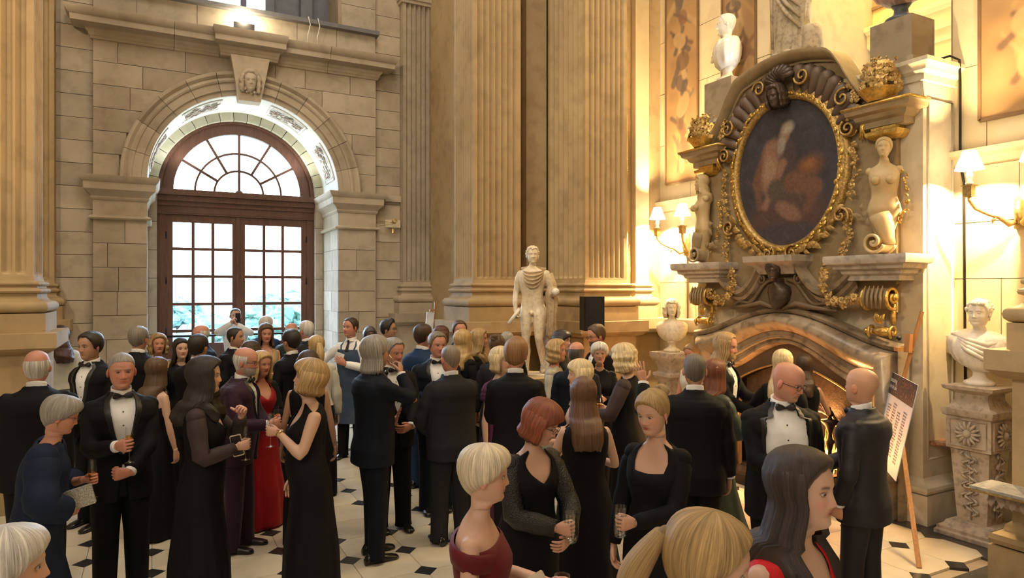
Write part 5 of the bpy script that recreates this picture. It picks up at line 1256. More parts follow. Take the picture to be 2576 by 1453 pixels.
m = M(); rn = random.Random(3)                             # laurel on the oval frame
ov = oval(.755, .895, 96)
for k, (y, z) in enumerate(ov):
    y2, z2 = ov[(k+1) % 96]; d = np.array((0, y2-y, z2-z)); leaf(m, (6.41, y+rn.uniform(-.02, .02), z+rn.uniform(-.02, .02)), d+np.array((0, rn.uniform(-.02, .02), rn.uniform(-.02, .02))), .075)
    if k % 3 == 0: m.ball((6.39, y, z), .016, 6, 5)
fpo(m, 'laurel_border', GILT, sharp=60)
# fan shell either side of the mask, dark
for sg in (-1, 1):
    m = M()
    for k in range(9):
        a = pi/2-sg*(.22+.125*k); p0 = (6.47, FY+.78*cos(a), oz+.93*sin(a)); p1 = (6.44, FY+1.02*cos(a), oz+1.18*sin(a)-.02); pm = (6.46, FY+.90*cos(a), oz+1.06*sin(a))
        m.tube([p0, pm, p1], [.050, .070, .085], 8, ends=True)
    fpo(m, 'fan_shell', plain('brown_shell_stucco', (.13, .09, .065), .5, var=.25) if sg < 0 else bpy.data.materials['brown_shell_stucco'], smooth_=True)
    for (c, r, tr, a0) in (((FY+sg*.30, 4.62), .10, 1.4, 0), ((FY+sg*.80, 4.25), .10, 1.3, 2), ((FY+sg*.86, 3.92), .09, 1.5, 1), ((FY+sg*.78, 3.02), .10, 1.4, 4), ((FY+sg*.16, 2.66), .09, 1.4, 2)):
        fpo(scroll(spiral(c[0], c[1], r, tr, a0, sg), 6.44, .013, .08, 's', GILT), 'gilt_scroll', DGILT, smooth_=True)
    garland('flower_garland', [(6.40, FY+sg*.86, 4.40), (6.40, FY+sg*.93, 4.15), (6.42, FY+sg*.90, 3.9)], DGILT, .04, 50, .035, seed=5+sg)
    garland('flower_garland', [(6.42, FY+sg*.88, 3.75), (6.42, FY+sg*.93, 3.5), (6.42, FY+sg*.86, 3.2)], DGILT, .034, 42, .03, seed=8+sg)
    garland('flower_garland', [(6.42, FY+sg*.80, 3.02), (6.40, FY+sg*.88, 2.8), (6.36, FY+sg*.78, 2.6)], DGILT, .038, 60, .035, seed=11+sg)
    garland('flower_garland', [(6.30, FY+sg*.66, 2.50), (6.28, FY+sg*.62, 2.3), (6.28, FY+sg*.72, 2.12), (6.28, FY+sg*.90, 2.10), (6.28, FY+sg*1.05, 2.2)], DGILT, .04, 60, .035, seed=15+sg)
    garland('flower_garland', [(6.42, FY+sg*.40, 4.62), (6.42, FY+sg*.62, 4.52), (6.42, FY+sg*.84, 4.30)], DGILT, .03, 50, .025, seed=19+sg)
    m = M()
    for k in range(3): m.tube([(6.43, FY+sg*(.98+.03*k), 4.0-.02*k), (6.40, FY+sg*1.0, 3.9), (6.43, FY+sg*(.95+.04*k), 3.78)], [.01, .02, .006], 6)
    fpo(m, 'tassel', GILT, smooth_=True)
# lower acanthus dress of the frame
for sg in (-1, 1):
    m = M()
    for k in range(16):
        a = -pi/2+sg*(.12+.062*k); leaf(m, (6.40, FY+.82*cos(a), oz+.97*sin(a)), (0, sg*rn.uniform(.2, 1), rn.uniform(-.6, .8)), .12*rn.uniform(.7, 1.2))
    fpo(m, 'acanthus', DGILT, sharp=60)
def mask(m, ctr, sc, yaw, pitch=0, hair='curly', grow=1.0):
    h = M(); us = ncol(48); rows = []
    for zz in np.concatenate([[-.02, -.008, .004], np.linspace(.015, .15, 26), np.linspace(.16, .2, 5), [.215, .228, .235]]):
        x, y, F = head_points(np.full(48, zz), us); rows.append(np.stack([x, y, np.full(48, zz)], -1))
    h.grid(rows, cv=True, cap0=True, cap1=True)
    for sd in (-1, 1): h.ball((sd*.031, .081, .1175), (.0135, .008, .006), 10, 6)
    if hair: hairmesh(h, hair, (1, 1, 1), np.random.RandomState(4), False, 1, grow)
    R_ = np.eye(4); R_[:3, :3] = (rotm('Z', yaw) @ rotm('X', pitch))*sc; R_[:3, 3] = ctr; h.xf(R_)
    for v, in zip(h.v): pass
    k = m.n; m.v.extend(h.v); m.c.extend([np.ones((len(v), 3)) for v in h.v]); m.f.extend([tuple(i+k for i in q) for q in h.f]); m.m.extend(h.m); m.n += h.n
    return m
LEFT = pi/2                                                # facing -X
m = M(); mask(m, (6.36, FY+.02, 4.36), 1.0, LEFT, -.25); fpo(m, 'mask', BRONZE, smooth_=True)
m = M()
for k in range(9):
    a = radians(20+17.5*k); m.tube([(6.38, FY+.05*cos(a), 4.60+.05*sin(a)), (6.30, FY+.13*cos(a), 4.62+.12*sin(a)), (6.36, FY+.19*cos(a), 4.62+.18*sin(a))], [.02, .032, .036], 8, ends=True)
fpo(m, 'crest_shell', BRONZE, smooth_=True)
# shelf blocks, centre shelf, swept frieze
SH = [(0, 2.33), (.02, 2.335), (.02, 2.38), (.06, 2.40), (.07, 2.43), (.12, 2.45), (.13, 2.49), (.18, 2.50), (.19, 2.53), (.19, 2.57), (.185, 2.585), (0, 2.59)]
for y0, y1, nm in ((FY-1.42, FY-.92, 'shelf_block'), (FY+.92, FY+1.42, 'shelf_block')):
    G = [[(6.34-o, y0-o, z), (6.6, y0-o, z), (6.6, y1+o, z), (6.34-o, y1+o, z)] for o, z in SH]
    fpo(M().grid(G, cv=True, cap0=True, cap1=True), nm, GREYM)
G = [[(6.32-o, FY-.24-o*.6, z+.06), (6.6, FY-.24-o*.6, z+.06), (6.6, FY+.24+o*.6, z+.06), (6.32-o, FY+.24+o*.6, z+.06)] for o, z in [(0, 2.36), (.02, 2.38), (.06, 2.44), (.12, 2.47), (.17, 2.50), (.18, 2.57), (0, 2.58)]]
fpo(M().grid(G, cv=True, cap0=True, cap1=True), 'centre_shelf', GREYM)
for sg in (-1, 1):
    pth = [(FY+sg*(.26+.68*t), 2.50-.30*sin(pi*min(1, t*1.0))**.9*(1-.25*t)-.08*t) for t in np.linspace(0, 1, 22)]
    G = [[(6.46-o, y, z+d) for y, z in pth] for o, d in ((0, -.16), (.04, -.155), (.05, -.12), (.04, -.11), (.10, -.09), (.12, -.05), (.10, -.04), (.17, -.01), (.18, .04), (0, .06))]
    fpo(M().grid(G), 'swept_moulding', SCAG, sharp=40)
    # gilt consoles
    for y0 in (FY+sg*1.22,):
        sc1 = [(6.36-.10*cos(t)*r, 2.17+.10*sin(t)*r) for t, r in zip(np.linspace(-2.0, 7.5, 40), np.linspace(1.25, .15, 40))]
        m = M()
        for wd_ in (-.13, .13): m.tube([(x, y0+wd_, z) for x, z in sc1], .018, 7)
        cs_ = M().grid([[(x, y0-.12, z) for x, z in sc1], [(x, y0-.06, z+.006) for x, z in sc1], [(x, y0+.06, z+.006) for x, z in sc1], [(x, y0+.12, z) for x, z in sc1]])
        for k in range(5): cs_.tube([(6.36-.128, y0-.09+.045*k, 2.06), (6.36-.13, y0-.09+.045*k, 2.18), (6.36-.09, y0-.09+.045*k, 2.28)], [.006, .016, .006], 6)
        fpo(cs_, 'console_drum', OVERM, smooth_=True); m.ball((6.36, y0, 2.17), (.05, .19, .05), 10, 8)
        for wd_ in (-.16, .16): m.ball((6.36, y0+wd_, 2.17), (.035, .025, .035), 8, 6)
        fpo(m, 'console_scroll', GILT, smooth_=True)
        fpo(M().grid([[(6.52-.10*sin(pi*t)-.0, y0-.10+.02*t, 2.30-.34*t) for t in np.linspace(0, 1, 10)], [(6.52-.16*sin(pi*t*.9), y0, 2.30-.34*t) for t in np.linspace(0, 1, 10)], [(6.52-.10*sin(pi*t), y0+.10-.02*t, 2.30-.34*t) for t in np.linspace(0, 1, 10)]]), 'console_body', OVERM, smooth_=True)
        sc2 = [(6.40-.07*cos(t)*r, 1.83+.07*sin(t)*r) for t, r in zip(np.linspace(-1, 6.5, 30), np.linspace(1, .15, 30))]
        m = M()
        for wd_ in (-.11, .11): m.tube([(x, y0+wd_, z) for x, z in sc2], .014, 7)
        m.ball((6.40, y0, 1.83), (.055, .10, .05), 10, 8); m.tube([(6.42, y0-.1, 1.90), (6.46, y0-.07, 2.0), (6.44, y0-.10, 2.1)], [.02, .028, .012], 7); leaf(m, (6.36, y0, 1.9), (0, .3, 1), .13); leaf(m, (6.36, y0, 1.9), (0, -.5, 1), .12); m.ball((6.40, y0+.17, 1.83), (.03, .03, .03), 6, 5)
        fpo(m, 'console_foot', GILT, smooth_=True)
    # bracket entablatures, baskets, caryatids
    yb = FY+sg*1.22
    G = [[(6.42-o, yb-.20-o, z), (6.6, yb-.20-o, z), (6.6, yb+.20+o, z), (6.42-o, yb+.20+o, z)] for o, z in [(0, 3.86), (.02, 3.87), (.02, 3.93), (.06, 3.95), (.08, 3.99), (.13, 4.01), (.14, 4.05), (.16, 4.06), (.16, 4.09), (0, 4.10)]]
    fpo(M().grid(G, cv=True, cap0=True, cap1=True), 'bracket_entablature', OVERM); fpo(M().tube([(6.26, yb-.36, 4.075), (6.26, yb+.36, 4.075), (6.5, yb+.36, 4.075)], .012, 5).tube([(6.26, yb-.36, 4.075), (6.5, yb-.36, 4.075)], .012, 5), 'gilt_edge', GILT, smooth_=True)
    G = [[(6.44-o, yb-.10-o, z), (6.6, yb-.10-o, z), (6.6, yb+.10+o, z), (6.44-o, yb+.10+o, z)] for o, z in [(0, 3.74), (.03, 3.75), (.07, 3.79), (.075, 3.82), (.03, 3.84), (.03, 3.87)]]
    fpo(M().grid(G, cv=True, cap0=True, cap1=True), 'capital', GILT)
    c = M(); us = ncol(48); rows = []
    for zz in np.concatenate([np.linspace(.55, .88, 8)]): 
        k = (zz-.55)/.33; w = .07+.10*k; x, y = sup(us, w, .05+.05*k, .06+.06*k); rows.append(np.stack([x, y-.012, zz+0*x], -1))
    for zz in np.concatenate([np.linspace(.90, 1.36, 12), np.linspace(1.385, 1.482, 8)]):
        w, f, b = tprof(TF, zz); x, y = sup(us, w, f, b); rows.append(np.stack([x, y-.012, zz+0*x], -1))
    for zz in np.concatenate([[-.028, -.015, -.005, .004], np.linspace(.015, .15, 26), np.linspace(.16, .2, 5), [.215, .228, .235]]):
        x, y, F = head_points(np.full(48, zz), us, True); rows.append(np.stack([x, y, np.full(48, zz)], -1)*.95+np.array((0, .014, 1.515)))
    c.grid(rows, cv=True, cap0=True, cap1=True)
    for sd in (-1, 1): c.ball((sd*.075, .115, 1.245), (.052, .05, .052), 12, 8); c.ball((sd*.148, -.015, 1.365), (.045, .05, .05), 10, 8)
    hmh = M(); hairmesh(hmh, 'wavy' if sg > 0 else 'updo', (1, 1, 1), np.random.RandomState(3), True, 1, 1.1); hmh.v = [v*.95+np.array((0, .014, 1.515)) for v in hmh.v]
    k_ = c.n; c.v += hmh.v; c.c += [np.ones((len(v), 3)) for v in hmh.v]; c.f += [tuple(i+k_ for i in q) for q in hmh.f]; c.m += hmh.m; c.n += hmh.n
    R_ = np.eye(4); R_[:3, :3] = rotm('Z', LEFT-sg*.5)*.86; R_[:3, 3] = (6.38, yb+sg*.03, 3.75-1.75*.86); c.xf(R_)
    fpo(c, 'caryatid', plain('caryatid_stone', (.56, .42, .22), .5, var=.12, scale=6) if sg < 0 else bpy.data.materials['caryatid_stone'], smooth_=True)
    m = M()                                                # leaf and scroll tail
    tail = [(6.34+.0*t, yb+sg*(.02+.10*t), 2.98-.30*t) for t in np.linspace(0, 1, 6)]
    m.tube(tail, [.10, .10, .09, .075, .06, .05], 12); sp = spiral(yb+sg*.02, 2.71, .115, 1.5, -sg*.3+(0 if sg > 0 else pi), -sg, 34)
    for dX in (6.22, 6.40): m.tube([(dX, y, z) for y, z in sp], .017, 7)
    m.grid([[(6.22, y, z) for y, z in sp], [(6.40, y, z) for y, z in sp]]); m.ball((6.31, yb+sg*.02, 2.71), (.12, .03, .03), 8, 6)
    fpo(m, 'scroll_tail', bpy.data.materials['caryatid_stone'] if sg < 0 else OVERM, smooth_=True)
    m = M()
    for k in range(26): leaf(m, (6.36, yb+sg*(.10-.32*rn.random()), 2.68+.42*rn.random()), (0, rn.uniform(-1, 1), rn.uniform(-.2, 1)), rn.uniform(.05, .11))
    fpo(m, 'leaf_spray', OVERM, sharp=60)
    garland('gilt_drop', [(6.45, yb-.20, 3.4), (6.45, yb-.22, 3.1), (6.43, yb-.16, 2.9)], GILT, .026, 45, .02, seed=31+sg)
    bk = empty('flower_basket', (6.36, yb, 4.10), label=('gilt flower basket on the near bracket of the fireplace' if sg < 0 else 'darker flower basket on the far left bracket of the fireplace'), cat='flower basket', group='flower baskets on the overmantel')
    M().lathe([(.0, 0), (.11, 0), (.12, .015), (.155, .06), (.19, .10), (.20, .115), (.185, .12), (.1, .11)], 0, 0, 24).obj('basket', GILT, bk, sharp=40)
    m = M(); rq = random.Random(9+sg)
    for k in range(60):
        a = rq.uniform(0, 2*pi); b_ = rq.random(); r0 = .17*sqrt(rq.random())*(1-.25*b_); p = (r0*cos(a), r0*sin(a)*1.15, .13+.25*b_*(1.1-r0*3))
        rosette(m, p, rq.uniform(.028, .046), (cos(a)-.8, sin(a), .4), 5, rq)
    for k in range(12): a = rq.uniform(0, 6.3); m.tube([(0, 0, .1), (.1*cos(a), .1*sin(a), .3), (.13*cos(a), .15*sin(a), .40)], [.004, .003, .002], 4); m.ball((.13*cos(a), .15*sin(a), .40), .012, 6, 4)
    m.obj('flowers', DGILT, bk, sharp=60)['kind'] = 'stuff'
# bronze bust over the arch, cartouche
m = M(); mask(m, (6.27, FY-.0, 2.35), .86, LEFT+.40, 0, 'pixie'); fpo(m, 'bronze_head', BRONZE, smooth_=True)
m = M(); m.grid([[(6.32+.10*(1-cos(a))*.5-.06*cos(a), FY+w*sin(a), z) for a in np.linspace(-pi/2*1.1, pi/2*1.1, 17)] for w, z in ((.045, 2.37), (.05, 2.32), (.13, 2.28), (.15, 2.22), (.12, 2.12), (.06, 2.05), (.03, 2.02))]); fpo(m, 'bronze_bust', BRONZE, smooth_=True)
m = M()
for sg in (-1, 1):
    p = [(6.38, FY+sg*(.10+.62*t), 2.36-.36*t**.8+.05*sin(t*9)) for t in np.linspace(0, 1, 24)]; m.tube(p, .02, 8)
    m.tube([(6.36, y, z) for y, z in spiral(FY+sg*.26, 2.36, .06, 1.3, 1, sg)], .012, 6); m.tube([(6.38, FY+sg*.03, 2.02), (6.34, FY+sg*.25, 2.09), (6.36, FY+sg*.45, 2.05), (6.36, FY+sg*.74, 2.02)], [.02, .03, .025, .012], 8)
m.grid([[(6.44-.04*cos(pi*s/2), FY+.70*s*(1-.55*v), 2.02+.36*v) for s in np.linspace(-1, 1, 15)] for v in np.linspace(0, 1, 6)])
fpo(m, 'cartouche', plain('cartouche_stucco', (.20, .145, .09), .5), smooth_=True)
# ---- busts, statues
def drape(m, rows_, amp=.012, k=11, ph=0):
    out = []
    for i, r in enumerate(rows_):
        n = len(r); u = np.linspace(0, 2*pi, n, endpoint=False); f = 1+amp*np.sin(u*k+ph+i*.35)+amp*.6*np.sin(u*k*1.9+i*.2); c = r.mean(0); out.append((r-c)*np.stack([f, f, np.ones(n)], -1)+c)
    m.grid(out, cv=True, cap0=True, cap1=True)
def bust(name, loc, rz, label, mat=MARBLE, hair='curly', turn=0, draped=True, sc=1.0, beard=0, plinth_mat=None, head=True):
    t = empty(name, loc, rz, label=label, cat='bust', scale=sc)
    m = M(); m.lathe([(.115, 0), (.12, .02), (.115, .035), (.08, .05), (.055, .075), (.05, .11), (.065, .13), (.075, .145), (.07, .16)], 0, 0, 28); m.obj('socle', plinth_mat or mat, t, smooth=True)
    m = M(); us = ncol(64); rows = []
    for zz, w, f, b in ((.145, .05, .05, .05), (.165, .12, .09, .07), (.22, .185, .12, .09), (.30, .222, .13, .10), (.38, .228, .12, .105), (.42, .20, .10, .10), (.445, .14, .07, .085), (.465, .075, .055, .06), (.485, .058, .056, .045)):
        x, y = sup(us, w, f, b); rows.append(np.stack([x, y-.012, zz+0*x], -1))
    m.grid(rows, cv=True, cap0=True, cap1=True); m.obj('chest', mat, t, smooth=True)
    if draped:
        d = M(); rows2 = []
        for zz, w, f, b in ((.16, .11, .09, .07), (.20, .18, .13, .10), (.28, .228, .145, .11), (.37, .243, .14, .115), (.425, .225, .115, .11), (.452, .15, .085, .095)):
            x, y = sup(us, w, f, b); rows2.append(np.stack([x, y-.012+.0, zz+.03*np.cos(us)*-1+.02*np.sin(us)], -1))
        drape(d, rows2, .035, 13)
        for k in range(4): d.tube([(-.21, .02, .40-.02*k), (-.08, .115+.01*k, .36-.045*k), (.06, .12+.01*k, .40-.03*k), (.19, .03, .44-.01*k), (.15, -.08, .43)], [.012, .02, .02, .022, .015], 8)
        d.obj('drapery', mat, t, smooth=True)
    if head:
        h = M(); rows = [np.stack([*(lambda xy: (xy[0], xy[1]-.012))(sup(us, .056, .052, .043)), np.full(64, .472)], -1)]; R_ = rotm('Z', radians(turn)); O = np.array((0, .014, .515))
        for zz in np.concatenate([[-.028, -.015, -.005, .004], np.linspace(.015, .15, 34), np.linspace(.16, .2, 6), [.213, .222, .23, .235]]):
            x, y, F = head_points(np.full(64, zz), us); w_ = float(smooth(np.array(zz), -.03, .01)); p = np.stack([x, y, np.full(64, zz)], -1); rows.append((p @ R_.T)*w_+p*(1-w_)+O)
        h.grid(rows, cv=True, cap1=True)
        for sd in (-1, 1):
            e = M().ball((sd*.0305, .080, .1178), (.0135, .0082, .0058), 10, 7).ball((sd*.079, -.006, .103), (.008, .017, .03), 8, 7); h.add(e.V() @ R_.T+O, e.f)
        h.obj('head', mat, t, smooth=True)
        hh = M(); hairmesh(hh, hair, (1, 1, 1), np.random.RandomState(8), False, 2, .8); hh.v = [v @ R_.T+O for v in hh.v]
        if hair in ('curly', 'short'):
            rr_ = random.Random(1)
            for k in range(70 if hair == 'curly' else 40):
                a = rr_.uniform(-pi, pi); z_ = rr_.uniform(.13 if abs(a) < 1.1 else .05, .235); x, y = head_xy(np.array(z_), np.array(a)); 
                if abs(a) < 1.1 and z_ < .19: z_ = .195; x, y = head_xy(np.array(z_), np.array(a))
                p = np.array((float(x), float(y), z_))*np.array((1.1, 1.1, 1)); p += rr_.uniform(0, .01)*p/np.linalg.norm(p)
                hh.ball(p @ R_.T+O, rr_.uniform(.010, .019), 7, 5)
        hh.obj('hair', mat, t, smooth=True)
    return t
def box_plinth(name, x0, x1, y0, y1, z0, z1, mat, label):
    t = empty(name, ((x0+x1)/2, (y0+y1)/2, z0), label=label, cat='plinth')
    M().box(-(x1-x0)/2, (x1-x0)/2, -(y1-y0)/2, (y1-y0)/2, .06, z1-z0).obj('block', mat, t); M().box(-(x1-x0)/2-.06, (x1-x0)/2+.05, -(y1-y0)/2-.05, (y1-y0)/2+.05, 0, .07).obj('foot_slab', mat, t); return t
BRS = stone('brown_plinth_stone', (.30, .24, .16), (.40, .33, .23), perobj=.05)
box_plinth('stone_plinth', 6.62, 7.0, 6.40, 6.88, 4.476, 5.02, BRS, 'square brown stone plinth under the profile marble bust')
box_plinth('stone_plinth', 6.62, 7.0, 4.04, 4.48, 4.476, 4.98, BRS, 'square brown stone plinth under the dark draped bust')
bust('marble_bust', (6.8, 6.64, 5.02), .50, 'white marble bust in profile with toga above the fireplace', WHITEM, 'buzz', turn=22, sc=1.22)
bust('draped_bust', (6.8, 4.26, 4.98), LEFT, 'dark bust with rose drapery high right of the fireplace, cut by the frame', stone('rose_marble', (.34, .22, .18), (.46, .32, .27), scale=4, rough=.4), 'short', sc=1.3, plinth_mat=stone('blue_grey_marble', (.10, .12, .15), (.16, .18, .22), scale=6, rough=.3))
bust('curly_haired_bust', tuple(np.array(P(1690, 9.6))[:2])+(1.36,), 2.15, 'curly haired stone bust on a pedestal left of the fireplace', MARBLE, 'curly', turn=25, draped=False, sc=.98)
bust('bearded_bust', (6.66, 3.44, 1.375), 1.86, 'large white marble bust on a carved herm pedestal right of the fireplace', WHITEM, 'short', turn=-12, draped=True, sc=1.04)
def robed_statue():
    t = empty('robed_statue', (6.62, 5.44, 4.94), LEFT, label='robed stone statue standing on top of the fireplace, cut by the frame at the waist', cat='statue', scale=1.08)
    us = np.linspace(0, 2*pi, 72, endpoint=False); rows = []
    for zz, w, f, b in ((0.02, .21, .15, .13), (.1, .20, .14, .13), (.3, .20, .13, .13), (.6, .205, .13, .14), (.85, .20, .14, .14), (1.0, .185, .13, .12), (1.2, .19, .14, .12), (1.35, .20, .12, .12), (1.42, .15, .09, .1)):
        x, y = sup(us, w, f, b); rows.append(np.stack([x+.02*sin(zz*3), y, zz+0*x], -1))
    m = M(); big = []
    for i in range(len(rows)-1):
        for v in np.linspace(0, 1, 5, endpoint=False): big.append(rows[i]*(1-v)+rows[i+1]*v)
    drape(m, big, .05, 12); m.obj('robe', TAUPEL, t, smooth=True)
    d = M()
    for k in range(6): d.tube([(.18, -.02, 1.30-.04*k), (.10, .13, 1.15-.10*k), (-.05, .17, .95-.10*k), (-.17, .10, .82-.11*k)], [.012, .022, .022, .012], 8)
    for k in range(5): d.tube([(.16+.012*k, .10-.03*k, 1.2), (.20, .10-.04*k, .7), (.19, .10-.035*k, .15)], [.014, .022, .018], 7)
    d.obj('mantle_folds', TAUPEL, t, smooth=True)
    a = M(); a.tube([(-.17, .0, 1.36), (-.25, .03, 1.12), (-.27, .02, 1.08), (-.36, .12, .90)], [.055, .042, .04, .027], 12); hand(a, np.array((-.36, .12, .90)), (-.5, .4, -.75), (.3, .9, .2), -1, 'relax', 1.0); a.obj('arm', TAUPEL, t, smooth=True)
    b = M(); b.lathe([(.10, 0), (.11, .05), (.10, .2), (.09, .28), (.07, .29)], -.24, .0, 18); b.obj('scroll_box', TAUPEL, t, smooth=True)
    f = M(); 
    for sd in (-1, 1): f.ball((sd*.08, .15, .02), (.045, .10, .035), 10, 7)
    f.obj('foot', TAUPEL, t, smooth=True); h = M(); mask(h, (0, .014, 1.515), 1, 0); h.tube([(0, -.01, 1.40), (0, .0, 1.52)], .055, 12); h.obj('head', TAUPEL, t, smooth=True)
    M().box(-.26, .26, -.18, .2, -.06, .012).obj('base', TAUPEL, t)
TAUPEL = stone('robed_statue_stone', (.42, .35, .24), (.60, .50, .36), scale=5, perobj=.05, stain=.3, rough=.6)
robed_statue()
# nude athlete with a cloak, contrapposto
x_, y_, _ = P(1340, 8.55)
sp_ = empty('statue_pedestal', (x_, y_, 0), 0, label='plain stone pedestal hidden behind the guests under the standing nude statue', cat='pedestal')
M().box(-.30, .30, -.28, .28, .12, 1.06).box(-.36, .36, -.34, .34, 0, .14).obj('block', COLUMN, sp_); moulding(-.30, .30, -.28, .28, [(0, 1.04), (.05, 1.08), (.07, 1.10), (.07, 1.16), (0, 1.17)], 'cap', COLUMN, sp_)
vd = atan2(x_, y_); st = empty('nude_statue', (x_, y_, 1.17), -vd+pi-.12, label='marble statue of a standing youth with a cloak over one arm', cat='statue', scale=.925)
b = M(); us = ncol(60); rows = []
for zz in np.concatenate([np.linspace(.84, 1.36, 14), np.linspace(1.385, 1.485, 8)]):
    w, f, bb = tprof(TM, zz); x, y = sup(us, w, f, bb); dx = .025*sin((zz-.84)*3.2)
    y = y-.006*G2(np.abs(x)-.0, .012)*(np.cos(us) > 0)*(zz < 1.35) + .008*(np.cos(us) > .2)*G2(np.abs(x)-.07, .05)*G2(zz-1.28, .06)
    rows.append(np.stack([x*(1.0-.08*G2(zz-1.06, .1))+dx-.012, y-.012, zz+.02*np.sin(us)*G2(zz-.9, .1)], -1))
R_ = rotm('Z', .25)
for zz in np.concatenate([[-.028, -.015, -.005, .004], np.linspace(.015, .15, 30), np.linspace(.16, .2, 6), [.213, .222, .23, .235]]):
    x, y, F = head_points(np.full(60, zz), us); w_ = float(smooth(np.array(zz), -.03, .01)); p = np.stack([x, y, np.full(60, zz)], -1); rows.append((p @ R_.T)*w_+p*(1-w_)+np.array((.0, .014, 1.515)))
tors = M().grid(np.array(rows[:22])[:, ::-1], cv=True, cap0=True, cap1=True)
def limb(m, pts, r, seg=14): m.tube(pts, r, seg, ends=True)
# figure's right is +x; it shows on the picture's left
limb(tors, [(.165, -.01, 1.385), (.20, -.01, 1.30), (.225, -.03, 1.15), (.235, -.02, 1.10), (.235, .03, .98), (.225, .08, .86)], [.05, .050, .043, .040, .038, .026])
limb(tors, [(-.185, -.01, 1.385), (-.22, -.03, 1.28), (-.245, -.06, 1.14), (-.25, -.03, 1.10), (-.27, .08, 1.08), (-.29, .20, 1.09)], [.05, .050, .043, .040, .038, .026])
limb(tors, [(.075, -.01, .90), (.08, .005, .80), (.085, .02, .62), (.09, .02, .50), (.09, .01, .44), (.085, -.02, .32), (.09, -.02, .12), (.09, -.0, .05)], [.10, .095, .075, .058, .054, .058, .036, .036])
limb(tors, [(-.085, -.01, .90), (-.095, .03, .80), (-.10, .07, .62), (-.095, .08, .50), (-.10, .06, .44), (-.12, -.01, .32), (-.14, -.08, .12), (-.14, -.08, .07)], [.10, .095, .075, .058, .054, .055, .035, .034])
tors.ball((.095, .05, .035), (.042, .11, .035), 10, 7); tors.ball((-.15, -.03, .05), (.04, .10, .035), 10, 7)
tors.ball((0, .105, .835), (.026, .028, .030), 8, 6).tube([(0, .12, .86), (0, .135, .835), (0, .13, .815)], [.012, .013, .010], 8)
v_, f_ = remesh(tors, .0085, 8); b.add(v_, f_); b.grid([ (rows[20]-rows[20].mean(0))*.94+rows[20].mean(0)]+rows[21:], cv=True, cap1=True)
for sd in (-1, 1):
    e = M().ball((sd*.0305, .080, .1178), (.0135, .0082, .0058), 10, 7).ball((sd*.079, -.006, .103), (.008, .017, .03), 8, 7); b.add(e.V() @ R_.T+np.array((0, .014, 1.515)), e.f)
hand(b, np.array((.225, .08, .86)), (-.1, .5, -.85), (-.2, .8, .5), 1, 'hold', 1.0); hand(b, np.array((-.29, .20, 1.09)), (-.2, 1, .05), (-.9, 0, .4), -1, 'relax', 1.0)
b.obj('body', MARBLE, st, smooth=True)
hh = M(); hairmesh(hh, 'curly', (1, 1, 1), np.random.RandomState(8), False, 1, .3)
hh = M(); hairmesh(hh, 'short', (1, 1, 1), np.random.RandomState(8), False, 1, .8); rr_ = random.Random(4)
for k in range(110):
    a = rr_.uniform(-pi, pi); z_ = rr_.uniform(.06, .235)
    if abs(a) < 1.15: z_ = rr_.uniform(.19, .235)
    x, y = head_xy(np.array(z_), np.array(a)); hh.ball(np.array((float(x)*1.1, float(y)*1.1, z_*1.01)), rr_.uniform(.010, .016), 7, 5)
hh.v = [v @ R_.T+np.array((0, .014, 1.515)) for v in hh.v]; hh.obj('hair', MARBLE, st, smooth=True)
m = M()
SW = []
for t_ in np.linspace(0, 1, 26):
    row = []
    for q_ in np.linspace(0, 1, 30):
        x = .16*cos(pi*q_)*(1-.06*t_)-.01; z = 1.448-.03*t_-sin(pi*q_)**.9*(.045+.20*t_); w, f, bb = tprof(TM, z); y = -.012+f*sqrt(max(0, 1-(x/(w+.05))**2))+.022+.016*sin(t_*27+q_*1.5)*sin(pi*q_)-.06*abs(cos(pi*q_))**6; row.append((x, y, z))
    SW.append(row)
m.grid(SW)
m.tube([(.15, -.02, 1.44), (0, -.11, 1.46), (-.17, -.09, 1.43)], .03, 8)
us2 = np.linspace(0, 2*pi, 40, endpoint=False)
drape(m, [np.stack([-.27+w*np.cos(us2), .05+.9*w*np.sin(us2)-.0, z+0*us2], -1) for w, z in ((.05, 1.20), (.075, 1.12), (.075, 1.0), (.065, .85), (.06, .70), (.075, .55), (.03, .50))], .13, 7)
m.tube([(-.22, -.08, 1.38), (-.27, -.10, 1.2), (-.27, -.04, 1.08)], [.05, .06, .06], 10); m.obj('cloak', stone('brown_cloak_marble', (.40, .29, .18), (.56, .43, .28), scale=6, rough=.45, perobj=0), st, smooth=True)
M().tube([(.30, .20, .70), (.165, .12, .90)], .024, 12).obj('scroll', WHITEM, st, smooth=True)
M().ball((-.34, .30, 1.13), .052, 16, 10).obj('ball', WHITEM, st, smooth=True)
m = M(); us3 = np.linspace(0, 2*pi, 30, endpoint=False); drape(m, [np.stack([-.22+w*np.cos(us3), -.09+w*np.sin(us3), z+0*us3], -1) for w, z in ((.13, 0), (.11, .1), (.09, .3), (.085, .5), (.08, .66), (.05, .70))], .06, 5); m.obj('tree_stump', TAUPE, st, smooth=True)
M().box(-.30, .26, -.24, .2, -.0, .02).obj('base', MARBLE, st)
# keystone mask
ksm = empty('keystone_mask', (cxw, 11.78, 5.62), pi, label='carved curly bearded head on the keystone of the arch', cat='carving')
m = M(); mask(m, (0, -.02, -.13), 1.35, 0, -.1, 'curly', 1.0); rr_ = random.Random(6)
for k in range(60):
    a = rr_.uniform(-pi, 0) if k % 2 else rr_.uniform(0, pi); r0 = rr_.uniform(.12, .17); m.ball((r0*cos(a)*.85, .0+rr_.uniform(0, .05), .03+r0*sin(a)*1.25), rr_.uniform(.014, .03), 7, 5)
m.obj('head', ASH, ksm, smooth=True)
